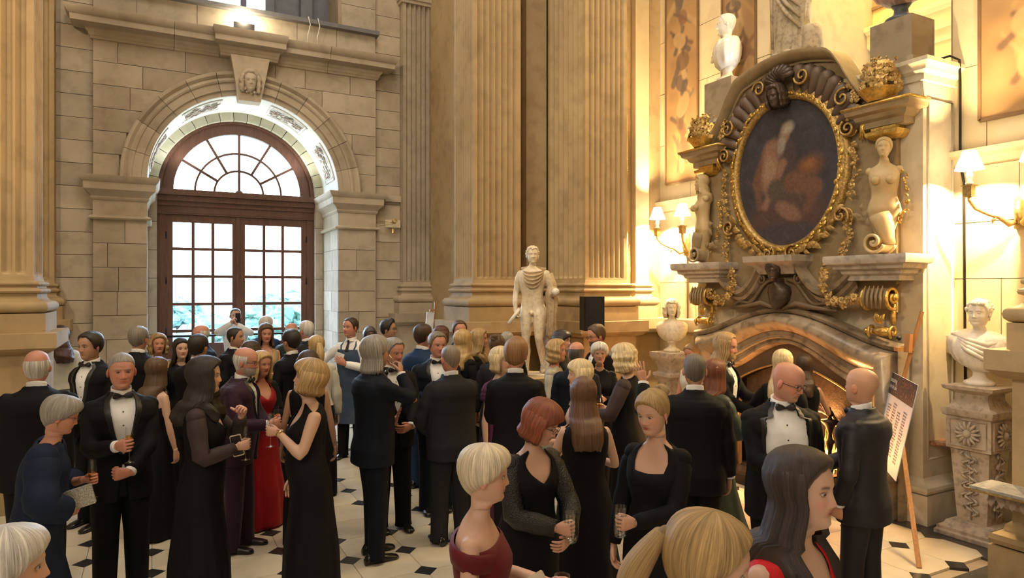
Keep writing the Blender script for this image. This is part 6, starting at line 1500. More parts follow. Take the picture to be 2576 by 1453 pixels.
# ---- pedestals
def curly_ped():
    x, y, _ = P(1690, 9.6); t = empty('bust_pedestal', (x, y, 0), 0, label='carved dark stone pedestal under the curly haired bust', cat='pedestal')
    moulding(-.14, .14, -.14, .14, [(.08, 0), (.08, .1), (.02, .14), (0, .2), (0, .95), (.02, .98), (.05, 1.02), (.05, 1.06), (-.0, 1.08), (0, 1.14), (.03, 1.22), (.07, 1.27), (.08, 1.30), (.08, 1.355), (0, 1.36)], 'shaft', TAUPE, t); return t
curly_ped()
hp_ = empty('herm_pedestal', (6.66, 3.44, 0), .0, label='tall tapering carved stone pedestal with a lion rosette', cat='pedestal')
moulding(-.16, .16, -.16, .16, [(.10, 0), (.10, .035), (.085, .05), (.085, .075), (.045, .10), (.03, .13), (.0, .14)], 'foot', TAUPE, hp_)
G = [[(-w, -w, z), (w, -w, z), (w, w, z), (-w, w, z)] for w, z in ((.125, .13), (.165, .80))]; M().grid(G, cv=True, cap0=True, cap1=True).obj('tapered_shaft', TAUPE, hp_)
M().box(-.19, .19, -.19, .19, .80, 1.10).obj('block', TAUPE, hp_)
for z0, z1, o in ((.80, .83, .01), (1.07, 1.10, .01)): pass
moulding(-.19, .19, -.19, .19, [(0, 1.09), (.02, 1.10), (.03, 1.13), (.03, 1.16), (.0, 1.17), (-.02, 1.19), (-.05, 1.25), (-.05, 1.30), (-.02, 1.32), (.02, 1.34), (.03, 1.37), (0, 1.375)], 'cap', TAUPE, hp_)
for (nx, ny) in ((-1, 0), (0, -1)):
    n = np.array((nx, ny, 0.)); u = np.array((-ny, nx, 0.)); m = M(); c = n*.195+np.array((0, 0, .95))
    for k in range(14):
        a = 2*pi*k/14; d = u*cos(a)+np.array((0, 0, 1.))*sin(a); m.tube([c+d*.03, c+d*.07+n*.018, c+d*.105+n*.008], [.012, .016, .010], 6, ends=True)
    m.ball(c+n*.01, (.036, .036, .040), 10, 8); m.obj('rosette', TAUPE, hp_, smooth=True)
    m = M(); q = [c+u*s*.155+np.array((0, 0, t*.12)) for s, t in ((-1, -1), (1, -1), (1, 1), (-1, 1), (-1, -1))]; m.tube(q, .008, 5); m.obj('panel_edge', TAUPE, hp_)
    m = M(); rn2 = random.Random(7)
    for k in range(28):
        zz = .2+.55*k/28; m.tube([n*(.135+.04*(zz-.13)/.67)+u*(.07*sin(k*1.3))+np.array((0, 0, zz)), n*(.15+.04*(zz-.13)/.67)+u*(.07*sin(k*1.3+.8))+np.array((0, 0, zz+.03)), n*(.135+.04*(zz-.13)/.67)+u*(.05*sin(k*1.3+1.8))+np.array((0, 0, zz+.06))], [.005, .012, .004], 6)
    m.tube([n*.137+np.array((0, 0, .17)), n*.172+np.array((0, 0, .78))], .008, 6); m.obj('vine_relief', TAUPE, hp_, smooth=True)
# bracket tables
RB = stone('red_breccia_marble', (.30, .10, .05), (.62, .36, .22), scale=9, rough=.15, perobj=0, stain=.3, spec=.6)
t = empty('wall_bracket_table', (7.1, 3.96, .77), 0, label='small red marble shelf with scalloped edge on the wall right of the easel', cat='shelf')
m = M(); pts = [(0, 0)] 
a = np.linspace(pi/2, 3*pi/2, 33); poly = [(-.02+.40*cos(q)*(1+.05*cos(q*8)), -.05+.30*sin(q)*(1+.05*cos(q*8))) for q in a]
M().prism(poly, 'z', -.03, 0).obj('marble_top', RB, t); M().prism([(x*.93, y*.93) for x, y in poly], 'z', -.045, -.03).obj('under_edge', RB, t)
M().box(-.12, .0, -.05, .05, -.13, -.045).obj('bracket', BRONZE, t)
t = empty('console_table', (5.60, 2.35, .80), 0, label='grey marble topped console against the near pier, cut by the frame', cat='table')
M().box(-.26, .04, -.5, .48, -.02, 0).obj('marble_top', stone('grey_veined_marble', (.34, .33, .30), (.52, .50, .46), scale=6, rough=.12, perobj=0), t); M().box(-.27, .04, -.51, .49, -.035, -.02).obj('steel_edge', BRASS, t)
m = M(); m.grid([[(-.22+.20*v, y*(1-.15*v), -.035-.14*v**1.5) for y in np.linspace(-.42, .42, 13)] for v in np.linspace(0, 1, 6)])
for k in range(12): leaf(m, (-.15, -.4+.07*k, -.05), (0, .2, -1), .10)
m.obj('carved_apron', TAUPE, t, smooth=True)
# ---- wall lamps
SHADE = emit('lamp_shade_glow', (1, .80, .50), 7.0)
def sconce(y, z, label, pw, hd=.40):
    t = empty('wall_lamp', (7.10, y, z), 0, label=label, cat='wall lamp', group='two-armed brass wall lamps')
    M().box(-.035, 0, -.055, .055, -.17, .17).obj('backplate', BRASS, t); m = M(); m.tube([(-.05, 0, -.12), (-.09, 0, -.02), (-.06, 0, .10)], [.02, .03, .02], 8); m.obj('plate_leaf', BRASS, t, smooth=True)
    for sy in (1, -1):
        ex, ey = -.36, sy*.27
        a = M(); pts = [(-.04, sy*.02, -.10), (-.10, sy*.06, -.13), (-.17, sy*.12, -.06), (-.22, sy*.17, -.04), (ex+.04, sy*.24, .02), (ex, ey, .10), (ex, ey, .14)]
        a.tube(pts, [.022, .03, .020, .016, .016, .02, .018], 10); a.tube([(-.17, sy*.12, -.06), (-.20, sy*.15, -.09), (-.19, sy*.16, -.12)], [.012, .014, .006], 7); ao = a.obj('arm', BRASS, t, smooth=True)
        M().box(ex-.035, ex+.035, ey-.035, ey+.035, .13, .23).box(ex-.05, ex+.05, ey-.05, ey+.05, .23, .24).obj('lamp_cup', BRASS, ao)
        M().lathe([(.03, .24), (.035, .26), (.02, .28), (.028, .31), (.03, .34), (.018, .37), (.02, .39)], ex, ey, 14).obj('porcelain_stem', plain('cream_porcelain', (.9, .85, .7), .3), ao, smooth=True)  # stem is plain cream porcelain without emission
        M().lathe([(.12, .385), (.055, .56)], ex, ey, 28, cap=False).obj('lamp_shade', SHADE, ao, smooth=True)
        wx, wy = 7.10+ex, y+ey
        point_light('lamp_bulb', (wx, wy, z+.46), pw, (1, .70, .34), .025)
sconce(7.72, 2.92, 'brass two-armed wall lamp with lit white shades left of the fireplace', 260)
sconce(3.30, 2.98, 'brass two-armed wall lamp with lit white shades right of the fireplace', 170)
o = M().tube([(7.08, 3.78, 0), (7.08, 3.80, 3.3), (7.07, 3.83, 3.5), (7.07, 3.83, 4.3), (7.0, 3.80, 4.5), (6.95, 3.86, 4.55), (6.9, 4.1, 4.53)], .012, 6).obj('cable', BLACKI, None, smooth=True); tag(o, 'black cable running up the wall right of the fireplace', 'cable')
o = M().tube([(7.09, 7.72, 1.8), (7.09, 7.72, 2.75)], .010, 6).obj('cable', plain('brown_cable', (.25, .17, .1), .6), None, smooth=True); tag(o, 'brown cable below the wall lamp left of the fireplace', 'cable')
# ---- bell
t = empty('servants_bell', (3.78, 12.0, 3.45), 0, label='small brass bell on a coiled spring beside the arch', cat='bell')
M().box(-.03, .26, -.012, .0, -.07, .07).obj('mounting_board', CREAM, t)
M().tube([(-.14, -.02, .03), (.0, -.10, .02), (.08, -.14, .0)], .008, 6).tube([(-.14, -.02, -.05), (.0, -.10, -.03), (.08, -.14, -.02)], .006, 6).obj('arm', BRASS, t, smooth=True)
M().tube([(.10+.05*cos(k*.6)*(1-k/60), -.15, .03+.05*sin(k*.6)*(1-k/60)) for k in range(40)], .006, 5).obj('spring', BRASS, t, smooth=True)
M().lathe([(.008, -.10), (.02, -.11), (.028, -.15), (.045, -.18), (.047, -.185)], .07, -.15, 16).obj('bell', BRASS, t, smooth=True)
# ---- loudspeaker
x, y, _ = P(1489, 8.6); t = empty('loudspeaker', (x, y, 0), -atan2(x, y)+.25, label='black loudspeaker on a stand in front of the bright pier', cat='speaker')
M().box(-.132, .132, -.12, .12, 1.725, 2.155).obj('cabinet', BLACKI, t); M().box(-.112, .112, -.128, -.12, 1.74, 2.14).obj('grille', plain('speaker_cloth', (.012, .012, .013), .9, bump=.6, bscale=400), t)
M().tube([(0, 0, .6), (0, 0, 1.73)], .018, 10).obj('pole', BLACKI, t, smooth=True)
for k in range(3): a = 2.1*k; M().tube([(0, 0, .75), (.42*cos(a), .42*sin(a), .01)], .012, 8).obj('leg', BLACKI, t, smooth=True)
# ---- seating plan on an easel
e = np.array((.72, .69, 0)); nv_ = np.array((-.69, .72, 0)); A0 = np.array((5.69, 3.42, 1.44)); back = -nv_*.20/.84
es = empty('easel', (5.9, 3.7, 0), 0, label='beech wood easel holding the seating plan by the fireplace', cat='easel'); EO = np.array((5.9, 3.7, 0))
def ebar(p, q, w, d, nm='leg'): M().obox(np.array(p)-EO, np.array(q)-EO, w, d).obj(nm, EASELW, es)
mid = A0+e*.60
top = np.array((6.32, 3.76, 2.04)); low = np.array((6.02, 3.97, .75))-0*e
ebar(top, (5.98, 4.12, .0), .04, .028, 'mast'); ebar((6.10, 3.83, .95), (5.46, 3.27, 0), .035, .025); ebar((5.97, 4.0, .56), (4.95, 3.62, 0), .035, .025); ebar((5.60, 3.66, .585), (6.35, 4.38, .585), .03, .035, 'tray')
hd_ = np.array((6.25, 3.82, 1.76)); ebar(hd_+np.array((-.03, 0, .07)), hd_+np.array((-.05, 0, -.10)), .05, .05, 'clamp_block'); ebar(hd_+np.array((-.14, .06, -.07)), hd_+np.array((.02, 0, -.07)), .05, .035, 'clamp_lip')
M().ball(hd_-EO+np.array((-.11, .05, .03)), .022, 8, 6).obj('wing_nut', BLACKI, es, smooth=True)
bd = empty('seating_plan', tuple(A0), 0, label='printed seating plan board with dark floral header on the easel', cat='sign')
upv = np.array((0, 0, 1.))*.98+back*.20*1.0*0-nv_*.20; upv /= np.linalg.norm(upv); nb = np.cross(e, upv); nb = nb if nb @ nv_ > 0 else -nb
BW, BH = 1.19, .84
def bp(s, t, o=0): return e*s*BW+upv*(t-1)*BH+nb*o
def bq(m, s0, s1, t0, t1, o, c): return m.add([bp(s0, t0, o), bp(s1, t0, o), bp(s1, t1, o), bp(s0, t1, o)], [(0, 1, 2, 3)], c=c)
PRN = colored('printed_card', rough=.5)
m = M(); m.add([bp(s, t, o) for s in (0, 1) for t in (0, 1) for o in (-.006, 0)], [(0,1,3,2),(4,6,7,5),(0,4,5,1),(2,3,7,6),(0,2,6,4),(1,5,7,3)], c=(.72, .76, .86)); m.obj('board', PRN, bd)
m = M(); bq(m, .0, 1, .76, 1, .001, (.035, .028, .045)); m.obj('header', PRN, bd)
m = M(); rr_ = random.Random(12)
for k in range(150):                                       # s=0 is the near (right) end seen from the hall
    s = rr_.uniform(.01, .62) if k < 130 else rr_.uniform(.93, .995); tt_ = rr_.uniform(.77, .99); c = [(.50, .16, .07), (.62, .26, .12), (.40, .12, .08), (.55, .35, .18)][rr_.randrange(4)]; L = rr_.uniform(.008, .02); a = rr_.uniform(0, pi)
    q = [(s+L*.6*cos(a), tt_+L*sin(a)), (s-L*.2*sin(a), tt_+L*.3*cos(a)), (s-L*.6*cos(a), tt_-L*sin(a)), (s+L*.2*sin(a), tt_-L*.3*cos(a))]
    m.add([bp(x, y, .0022) for x, y in q], [(0, 1, 2, 3)], c=c)
m.obj('floral_pattern', PRN, bd)
WH = plain('white_print', (.75, .75, .8), .6); DK = plain('dark_print', (.12, .12, .16), .6)
def text(body, s, t, size, mat, par=bd, name='lettering'):
    cu = bpy.data.curves.new(name, 'FONT'); cu.body = body; cu.size = size; cu.extrude = .0003; cu.align_x = 'LEFT'; cu.materials.append(mat)
    o_ = bpy.data.objects.new(name, cu); C.objects.link(o_); bpy.context.view_layer.update(); me = bpy.data.meshes.new_from_object(o_); bpy.data.objects.remove(o_)
    o = bpy.data.objects.new(name, me); C.objects.link(o); o.parent = par; o['kind'] = 'stuff'
    X_ = -e; o.matrix_local = Matrix(((X_[0], upv[0], nb[0], 0), (X_[1], upv[1], nb[1], 0), (X_[2], upv[2], nb[2], 0), (0, 0, 0, 1))); o.location = bp(s, t, .002); return o
text('Homecoming', .88, .90, .065, WH); text('A Night by the Lake', .92, .83, .055, WH); text('presents', .95, .865, .02, WH)
rr_ = random.Random(3)
for s0, t0, n in ((.95, .68, 14), (.86, .70, 12), (.70, .64, 16), (.53, .68, 18), (.37, .62, 16), (.20, .66, 18)):
    text('\n'.join(''.join(rr_.choice(['Anna', 'Tom', 'Clare', 'Hugh', 'Ruth', 'Mark', 'Ivy'])+' '+rr_.choice(['Hall', 'Wood', 'Lane', 'Moor', 'Ford']) for _ in (0,)) for _ in range(n)), s0, t0, .026, DK, name='name_list')
# second easel glimpsed by the far pilaster
x, y, _ = P(1086, 10.2); t = empty('easel', (x, y, 0), 0, label='small wooden easel behind the guests by the far pilaster', cat='easel')
M().obox((-.02, .0, .9), (.06, 0, 2.05), .03, .03).obj('mast', EASELW, t); M().obox((-.04, -.02, 1.93), (.03, -.02, 1.93), .04, .03).obj('clamp_lip', EASELW, t); M().obox((-.10, -.03, 1.2), (-.03, -.03, 1.9), .02, .12).obj('board', plain('white_board', (.8, .8, .82), .5), t)
for sx in (-.35, .35): M().obox((0, 0, 1.2), (sx, -.2, 0), .03, .03).obj('leg', EASELW, t)
M().obox((0, 0, .95), (0, .4, 0), .03, .03).obj('leg', EASELW, t)
# ================================================================== GUESTS
BLK = (.018, .013, .010); DBR = (.045, .025, .014); BRN = (.10, .055, .028); GRY = (.30, .28, .25); WHT = (.62, .59, .54); BLD = (.50, .34, .15); LBL = (.66, .52, .30); DBL = (.30, .19, .08); RED = (.22, .055, .02); GNG = (.26, .13, .05); SAN = (.40, .26, .11)
RUD = (.56, .27, .19); PALES = (.60, .38, .28); TAN = (.44, .25, .16); DRK = (.22, .11, .07)
def clutch(root, armpts, held, headxf, HO, T, fat): pass
G_ = {}
def give(key, who, side, label, kind='flute', full=.6, axis=(0, 0, 1), liquid=None):
    hw = G_[who][1]; p = hw[side][0]; flute(p, label, full, axis, kind=kind, grip=.115, liquid=liquid)
# ---- front row
G_['maroon'] = person(1210, 2.72, 1.62, 80, 'short platinum haired woman in off-the-shoulder maroon dress in front of red-haired woman', 'f', PALES, 'pixie', (.66, .57, .42), dress='maroon', neck='off', turn=-8, nod=4, left='hold', right='down', lod=2, age=.5, fat=.15, vol=1.1)
G_['ponytail'] = person(1745, 1.62, 1.725, 106, 'blonde woman with low ponytail seen from behind at the bottom edge', 'f', PALES, 'ponytail', SAN, dress='black', neck='round', turn=15, nod=12, lod=2, vol=1.5, fat=.1)
G_['reddress'] = person(1985, 2.15, 1.76, 55, 'long dark haired woman in bright red dress striding past at front', 'f', PALES, 'long', (.035, .022, .018), dress='brightred', neck='deep', turn=-12, smile=1, lod=2, hunch=.03, headscale=1.02, vol=1.1)
person(8, 1.86, 1.59, 80, 'white haired guest at the bottom left corner of the picture', 'f', PALES, 'pixie', WHT, dress='black', neck='round', lod=2, age=1)
G_['redhair'] = person(1330, 3.75, 1.665, 35, 'red-haired woman with spectacles in black sequinned jacket looking down', 'f', PALES, 'bob', RED, dress='black', neck='v', nod=24, turn=-32, glasses=True, sleeves=('sequin', .98, .062, .045), right=('hold', (.02, .30, 1.06)), left=('clasp', (.06, .30, .98)), lod=2, fat=.35, hunch=.05, age=.3, vol=1.35)
G_['updoblack'] = person(1650, 3.65, 1.72, -22, 'blonde woman with piled-up hair in square-necked black dress holding a tall glass', 'f', (.58, .36, .26), 'updo', SAN, dress='black', neck='square', nod=14, turn=8, sleeves=('black', .98), left=('hold', (.0, .30, 1.09)), right='down', lod=2, smile=.6, earring=True)
G_['navywoman'] = person(95, 4.05, 1.63, 82, 'older grey-haired woman with glasses in navy dress holding a silver clutch', 'f', RUD, 'pixie', GRY, dress='navy', neck='round', nod=18, glasses=True, fat=.75, hunch=.09, sleeves=('navy', .85, .082, .075), left=('hold', (.08, .25, 1.14)), right=('across', (.10, .20, .98)), lod=2, age=1, earring=True, flare=.08)
G_['stern'] = person(305, 4.78, 1.80, 6, 'stern balding man in black dinner suit holding a champagne flute at his chest', 'm', RUD, 'scalp', GRY, right=('hold', (.05, .30, 1.17)), left=('across', (.02, .26, .98)), lod=2, age=.8, fat=.12, nod=4)
G_['longblack'] = person(512, 4.72, 1.765, 78, 'long black haired woman in black gown with sheer sleeves, phone and glass in hand', 'f', PALES, 'wavy', BLK, dress='black', neck='v', sleeves=('sheer', .96, .058, .036), left=('thumb', (.05, .24, 1.34)), right=('hold', (.06, .23, 1.14)), lod=2, fat=.4, nails=(.5, .02, .02), vol=1.6)
G_['bigblonde'] = person(775, 4.9, 1.72, -80, 'blonde woman in sleeveless black gown with red lips lifting her chin', 'f', PALES, 'bob', SAN, dress='black', neck='v', nod=-12, turn=8, left=('hold', (.08, .22, 1.27)), right=('down', (.2, .1, .8)), lod=2, fat=.6, watch=-1, nails=(.5, .02, .02), vol=1.9)
G_['rightbald'] = person(2168, 4.4, 1.735, -112, 'bald man in black velvet dinner jacket at right holding a flute before the fire', 'm', (.60, .34, .22), 'bald', GRY, 'velvet', right=('hold', (.02, .32, 1.02)), left='pocket', lod=2, nod=-6, turn=12, age=.4)
G_['specs'] = person(1965, 4.4, 1.785, 18, 'bald man with glasses and white dress shirt looking down to his left by the fire', 'm', RUD, 'bald', GRY, glasses=True, nod=18, turn=-42, right=('hold', (.03, .30, 1.16)), left='down', lod=2, fat=.5, age=1, open_jacket=True, openw=.135, beard=.3)
G_['baldback'] = person(92, 5.06, 1.79, 172, 'broad bald man in black suit seen from behind at far left', 'm', RUD, 'balding', WHT, right='across', left='across', lod=2, fat=.9)
G_['brownback'] = person(1470, 4.5, 1.665, 192, 'woman with long straight brown hair in black sleeveless gown seen from behind', 'f', PALES, 'long', (.13, .06, .03), dress='black', neck='vback', nod=5, left=('hold', (.12, .30, 1.15)), right='hold', lod=2, flare=.10, fat=.05)
# ---- second row
G_['drinker'] = person(942, 5.66, 1.845, 112, 'tall man with long grey hair in dark velvet suit drinking from a flute', 'm', TAN, 'greylong', GRY, 'blackblue', right=('drink', (.05, .20, 1.46)), left='down', lod=2, turn=-6, nod=-2, fat=.25, age=1, beard=.5, vol=1.6)
G_['ginger'] = person(1297, 5.6, 1.83, 178, 'man with swept ginger-blond hair in black suit seen from behind', 'm', RUD, 'quiff', GNG, right='across', left='across', lod=2, turn=6)
G_['greysuit'] = person(1135, 6.0, 1.75, 205, 'balding man in charcoal suit seen from behind with a hand at his hip', 'm', RUD, 'scalp', (.25, .2, .16), 'charcoal', left=('pocket', (.16, .16, .98)), right=('hold', (.05, .3, 1.1)), lod=1, fat=.7)
G_['waver'] = person(1748, 5.0, 1.77, 184, 'man with cropped grey hair in black suit raising his open left hand', 'm', TAN, 'buzz', (.14, .12, .10), left=('wave', (.37, .28, 1.50)), right='down', lod=2, fat=.5, watch=None)
G_['pinkwoman'] = person(1462, 5.5, 1.675, -78, 'woman with pale blonde fringe and pink shoulderless dress facing left', 'f', PALES, 'bob', LBL, dress='pink', neck='strap', right='hold', left='hold', lod=1, vol=1.0)
G_['greenwoman'] = person(1797, 5.75, 1.655, 128, 'auburn haired woman in dark green satin dress with puffed sleeves', 'f', PALES, 'long', (.16, .05, .02), dress='green', neck='round', sleeves=('green', .6, .085, .06), right='hold', left='hold', lod=1, flare=.12)
G_['purplejacket'] = person(600, 5.85, 1.755, 72, 'bald bearded man with glasses in plum velvet jacket', 'm', RUD, 'balding', WHT, 'purplevelvet', glasses=True, beard=.95, age=1, nod=10, right='hold', left='across', lod=1, fat=.5, hunch=.03)
person(392, 6.15, 1.63, 128, 'long brown haired woman in sleeveless black dress beside the stern man', 'f', PALES, 'long', BRN, dress='black', neck='strap', lod=1)
G_['tuxleft'] = person(232, 6.45, 1.835, -48, 'tall dark haired young man in dinner suit looking left by the pier', 'm', TAN, 'short', BLK, nod=4, lod=2, left='down', right='down', vol=1.3)
G_['crimson'] = person(655, 6.45, 1.66, 35, 'blonde woman in long crimson velvet gown with black shrug', 'f', RUD, 'wavy', BLD, dress='red', neck='v', smile=1, nod=6, sleeves=('black', .75, .075, .06), left=('hold', (.0, .28, 1.10)), right=('clasp', (.02, .28, 1.0)), lod=1, flare=.06)
person(775, 6.0, 1.70, 172, 'guest with dark brown hair mostly hidden behind the woman in sleeveless black', 'f', TAN, 'bob', DBR, dress='black', lod=0)
G_['purplewoman'] = person(1258, 6.25, 1.715, 52, 'blonde woman in short-sleeved purple dress beside the ginger-haired man', 'f', PALES, 'bob', LBL, dress='purple', neck='round', sleeves=('purple', .22, .07, .065), lod=1, smile=.6, earring=True, age=.4)
G_['facer'] = person(985, 6.35, 1.79, 22, 'grey-haired man in white shirt and dinner jacket behind the drinking man', 'm', RUD, 'short', GRY, nod=10, turn=-15, right=('gesture', (.1, .34, 1.05)), left='clasp', lod=1, age=.8, fat=.4, watch=-1)
G_['longhairman'] = person(1818, 6.5, 1.83, 70, 'man with long blond hair and goatee in dinner suit and waistcoat by the fireplace', 'm', RUD, 'wavy', SAN, nod=8, beard=.9, vest=True, open_jacket=True, left=('gesture', (.06, .36, 1.16)), right=('hold', (.10, .36, 1.05)), lod=2, vol=.7)
person(1968, 6.15, 1.70, 168, 'woman with straight pale blonde hair seen from behind before the fire', 'f', PALES, 'long', LBL, dress='black', neck='round', sleeves=('black', .9), left=('hold', (.3, .3, 1.15)), lod=1)
person(2022, 6.75, 1.60, 176, 'woman with dark curly hair seen from behind before the fire', 'f', TAN, 'wavy', DBR, dress='black', neck='round', left='hold', right='hold', lod=1, vol=.8)
G_['lace'] = person(1578, 6.3, 1.735, -112, 'curly blonde woman in black lace dress looking down at her glass', 'f', PALES, 'curly', LBL, dress='black', neck='round', nod=12, sleeves=('sheer', .9, .07, .045), right='hold', left='hold', lod=1, fat=.3, vol=1.1)
G_['elder'] = person(1508, 7.3, 1.675, 4, 'elderly woman with short white hair in black holding a tumbler', 'f', TAN, 'pixie', WHT, dress='black', neck='round', sleeves=('black', .95), left=('hold', (.03, .28, 1.15)), age=1, lod=1)
person(1450, 6.9, 1.71, 172, 'balding man in dark blue suit seen from behind beside the elderly woman', 'm', RUD, 'balding', (.08, .07, .06), 'blackblue', lod=1, fat=.3)
person(1398, 7.5, 1.69, 72, 'blonde woman in glittering beige jacket facing right', 'f', RUD, 'curly', SAN, dress='sparkle', neck='round', sleeves=('sparkle', .9), age=.5, lod=1, smile=.5, vol=.8)
person(1412, 7.95, 1.765, 65, 'dark haired woman behind the woman in glittering beige', 'f', PALES, 'bob', BLK, dress='black', lod=0)
G_['beardspecs'] = person(1508, 7.95, 1.835, -62, 'bearded man with glasses in black suit below the loudspeaker', 'm', RUD, 'short', BRN, glasses=True, beard=.8, nod=14, right='hold', left='down', lod=1)
person(1742, 7.9, 1.625, -30, 'small woman with slicked back blonde hair under the carved bust', 'f', RUD, 'ponytail', DBL, dress='cream', neck='round', lod=1, nod=12)
person(497, 6.9, 1.78, 150, 'dark haired man in black suit seen from behind before the doors', 'm', TAN, 'short', BLK, lod=1, fat=.2, left='across', right='across')
G_['curlyleft'] = person(397, 8.1, 1.716, 12, 'frowning woman with curly blonde hair and gold patterned top', 'f', RUD, 'curly', DBL, dress='gold', neck='round', sleeves=('taupe', .9), right=('gesture', (.06, .26, 1.34)), age=.7, lod=1, vol=.8)
person(347, 7.3, 1.84, 152, 'grey-haired man with glasses in dark suit turned away beside the pier', 'm', RUD, 'short', (.22, .19, .15), glasses=True, lod=1)
person(455, 7.6, 1.70, 14, 'smiling woman with straight dark hair in black', 'f', PALES, 'long', BLK, dress='black', neck='round', smile=1, lod=1)
person(508, 8.8, 1.78, -72, 'bald man with glasses in navy jacket standing at the doors', 'm', RUD, 'balding', WHT, 'navy', glasses=True, lod=1)
person(590, 8.5, 1.765, 62, 'dark haired young man in profile before the doors', 'm', TAN, 'buzz', BLK, 'black', lod=1, vol=1.4)
person(630, 7.4, 1.68, 150, 'guest with straight brown hair behind the bearded man in plum velvet', 'f', PALES, 'bob', DBR, dress='black', lod=0)
G_['phone'] = person(592, 11.2, 1.80, 4, 'man in white shirt taking a photo with his phone at the doors', 'm', PALES, 'buzz', DBR, 'none', bow=False, right=('phone', (.07, .28, 1.53)), left=('phone', (.0, .28, 1.50)), lod=1, step=.13, vol=1.3)
G_['goldwoman'] = person(668, 8.9, 1.80, 10, 'smiling woman with long brown hair in gold dress holding a glass', 'f', RUD, 'wavy', BRN, dress='gold', neck='v', smile=1, nod=8, left=('hold', (.0, .28, 1.12)), lod=1)
person(668, 10.2, 1.835, 150, 'white-haired man at the doors behind the smiling woman', 'm', RUD, 'short', WHT, 'blue', lod=0)
person(733, 9.8, 1.76, 160, 'bald ruddy man at the doors with his back turned', 'm', RUD, 'balding', WHT, 'green', lod=0)
person(772, 9.3, 1.805, -140, 'man with cropped white hair and dark blazer right of the doors', 'm', RUD, 'short', WHT, 'charcoal', lod=1)
person(735, 7.6, 1.785, -142, 'man with dark cropped hair and glasses seen from behind before the doors', 'm', TAN, 'short', BLK, glasses=True, lod=1)
person(797, 7.4, 1.75, -165, 'waitress with blonde tied hair in white blouse seen from behind', 'f', PALES, 'ponytail', BLD, dress='black', neck='round', sleeves=('cream', .95, .075, .045), extra=lambda root, a, h, hx, HO, T, fat: blouse(root), lod=1)
G_['waiter'] = person(884, 9.05, 1.865, -28, 'waiter in white shirt and denim apron holding up a champagne bottle', 'm', RUD, 'buzz', DBR, 'none', bow=False, tie=True, apron=True, turn=14, right=('bottle', (.36, .30, 1.30)), left=('chest', (.06, .28, 1.20)), lod=1, watch=-1, vol=2)
person(930, 9.8, 1.715, 10, 'woman with glasses and grey headscarf behind the waiter', 'f', DRK, 'bob', (.10, .08, .08), dress='black', glasses=True, smile=.6, lod=1, vol=.6)
person(975, 9.5, 1.81, 72, 'dark haired man with glasses in profile by the fluted pilaster', 'm', TAN, 'quiff', BLK, glasses=True, lod=1)
person(1062, 7.6, 1.85, 138, 'tall man with dark hair in blue suit turned away', 'm', RUD, 'short', DBR, 'blue', lod=1, fat=.2)
person(1108, 9.1, 1.75, 120, 'woman with auburn hair half hidden behind the tall man in blue', 'f', RUD, 'bob', (.10, .035, .02), dress='black', lod=0)
person(1155, 8.6, 1.845, 15, 'brown haired man peering over the crowd by the fluted pier', 'm', RUD, 'short', BRN, lod=0)
G_['tuxcentre'] = person(1098, 6.9, 1.81, 8, 'grey-haired man in navy dinner jacket facing us with a champagne flute', 'm', RUD, 'short', (.20, .16, .12), 'blackblue', right=('hold', (.10, .30, 1.16)), left=('clasp', (.0, .28, 1.05)), nod=4, turn=-14, lod=1, age=.7, fat=.4)
person(1162, 7.8, 1.78, 142, 'woman with long wavy blonde hair turned away below the fluted pier', 'f', PALES, 'wavy', BLD, dress='black', neck='round', sleeves=('black', .9), lod=1)
person(1203, 8.3, 1.765, 78, 'blonde woman in profile facing right below the fluted pier', 'f', RUD, 'wavy', SAN, dress='black', sleeves=('black', .9), lod=1)
person(1250, 7.4, 1.755, 168, 'woman with pinned-up brown hair in charcoal jacket seen from behind', 'f', TAN, 'updo', BRN, dress='charcoal', neck='round', sleeves=('charcoal', .9), lod=1)
person(1275, 8.0, 1.746, 170, 'bald man half hidden in front of the nude statue', 'm', RUD, 'scalp', GRY, 'black', lod=0)
person(2, 7.0, 1.665, 62, 'smiling woman with long dark hair at the left edge of the picture', 'f', RUD, 'wavy', DBR, dress='black', neck='round', sleeves=('black', .95), smile=1, lod=1)
person(152, 8.5, 1.79, -160, 'waitress with long dark red hair in white blouse behind the near pier', 'f', PALES, 'wavy', (.07, .025, .02), dress='grey', neck='round', sleeves=('white', .95, .08, .05), extra=lambda root, a, h, hx, HO, T, fat: blouse(root), lod=1)
# ================================================================== THINGS IN HAND
give(0, 'maroon', -1, 'small glass in the hand of the woman in maroon', 'tumbler', .5)
give(0, 'redhair', 1, 'tall tumbler of water held by the red-haired woman', 'tall', .75, liquid=DGLASS)
give(0, 'updoblack', -1, 'tall tumbler held by the blonde woman in square-necked black', 'tall', .7, liquid=DGLASS)
give(0, 'navywoman', -1, 'champagne flute held by the older woman in navy', full=.5)
give(0, 'stern', 1, 'champagne flute held by the stern balding man', full=.6)
give(0, 'longblack', 1, 'flute held by the woman with long black hair', full=.4, liquid=DGLASS)
give(0, 'bigblonde', -1, 'flute held by the blonde woman in sleeveless black', full=.3, liquid=DGLASS)
give(0, 'rightbald', 1, 'champagne flute held before the fire by the bald man in velvet', full=.75)
give(0, 'specs', 1, 'champagne flute held by the bald man with glasses', full=.35)
give(0, 'drinker', 1, 'flute tipped to the mouth of the grey-haired man', full=.3, axis=(-.5, .35, .75), liquid=DGLASS)
give(0, 'tuxcentre', 1, 'champagne flute held by the man in navy dinner jacket', full=.75)
give(0, 'crimson', -1, 'champagne flute held by the woman in crimson velvet', full=.5)
give(0, 'goldwoman', -1, 'champagne flute held by the smiling woman in gold', full=.5)
give(0, 'lace', 1, 'champagne flute held by the woman in black lace', full=.6)
give(0, 'elder', -1, 'tumbler held by the elderly woman with short white hair', 'tumbler', .6)
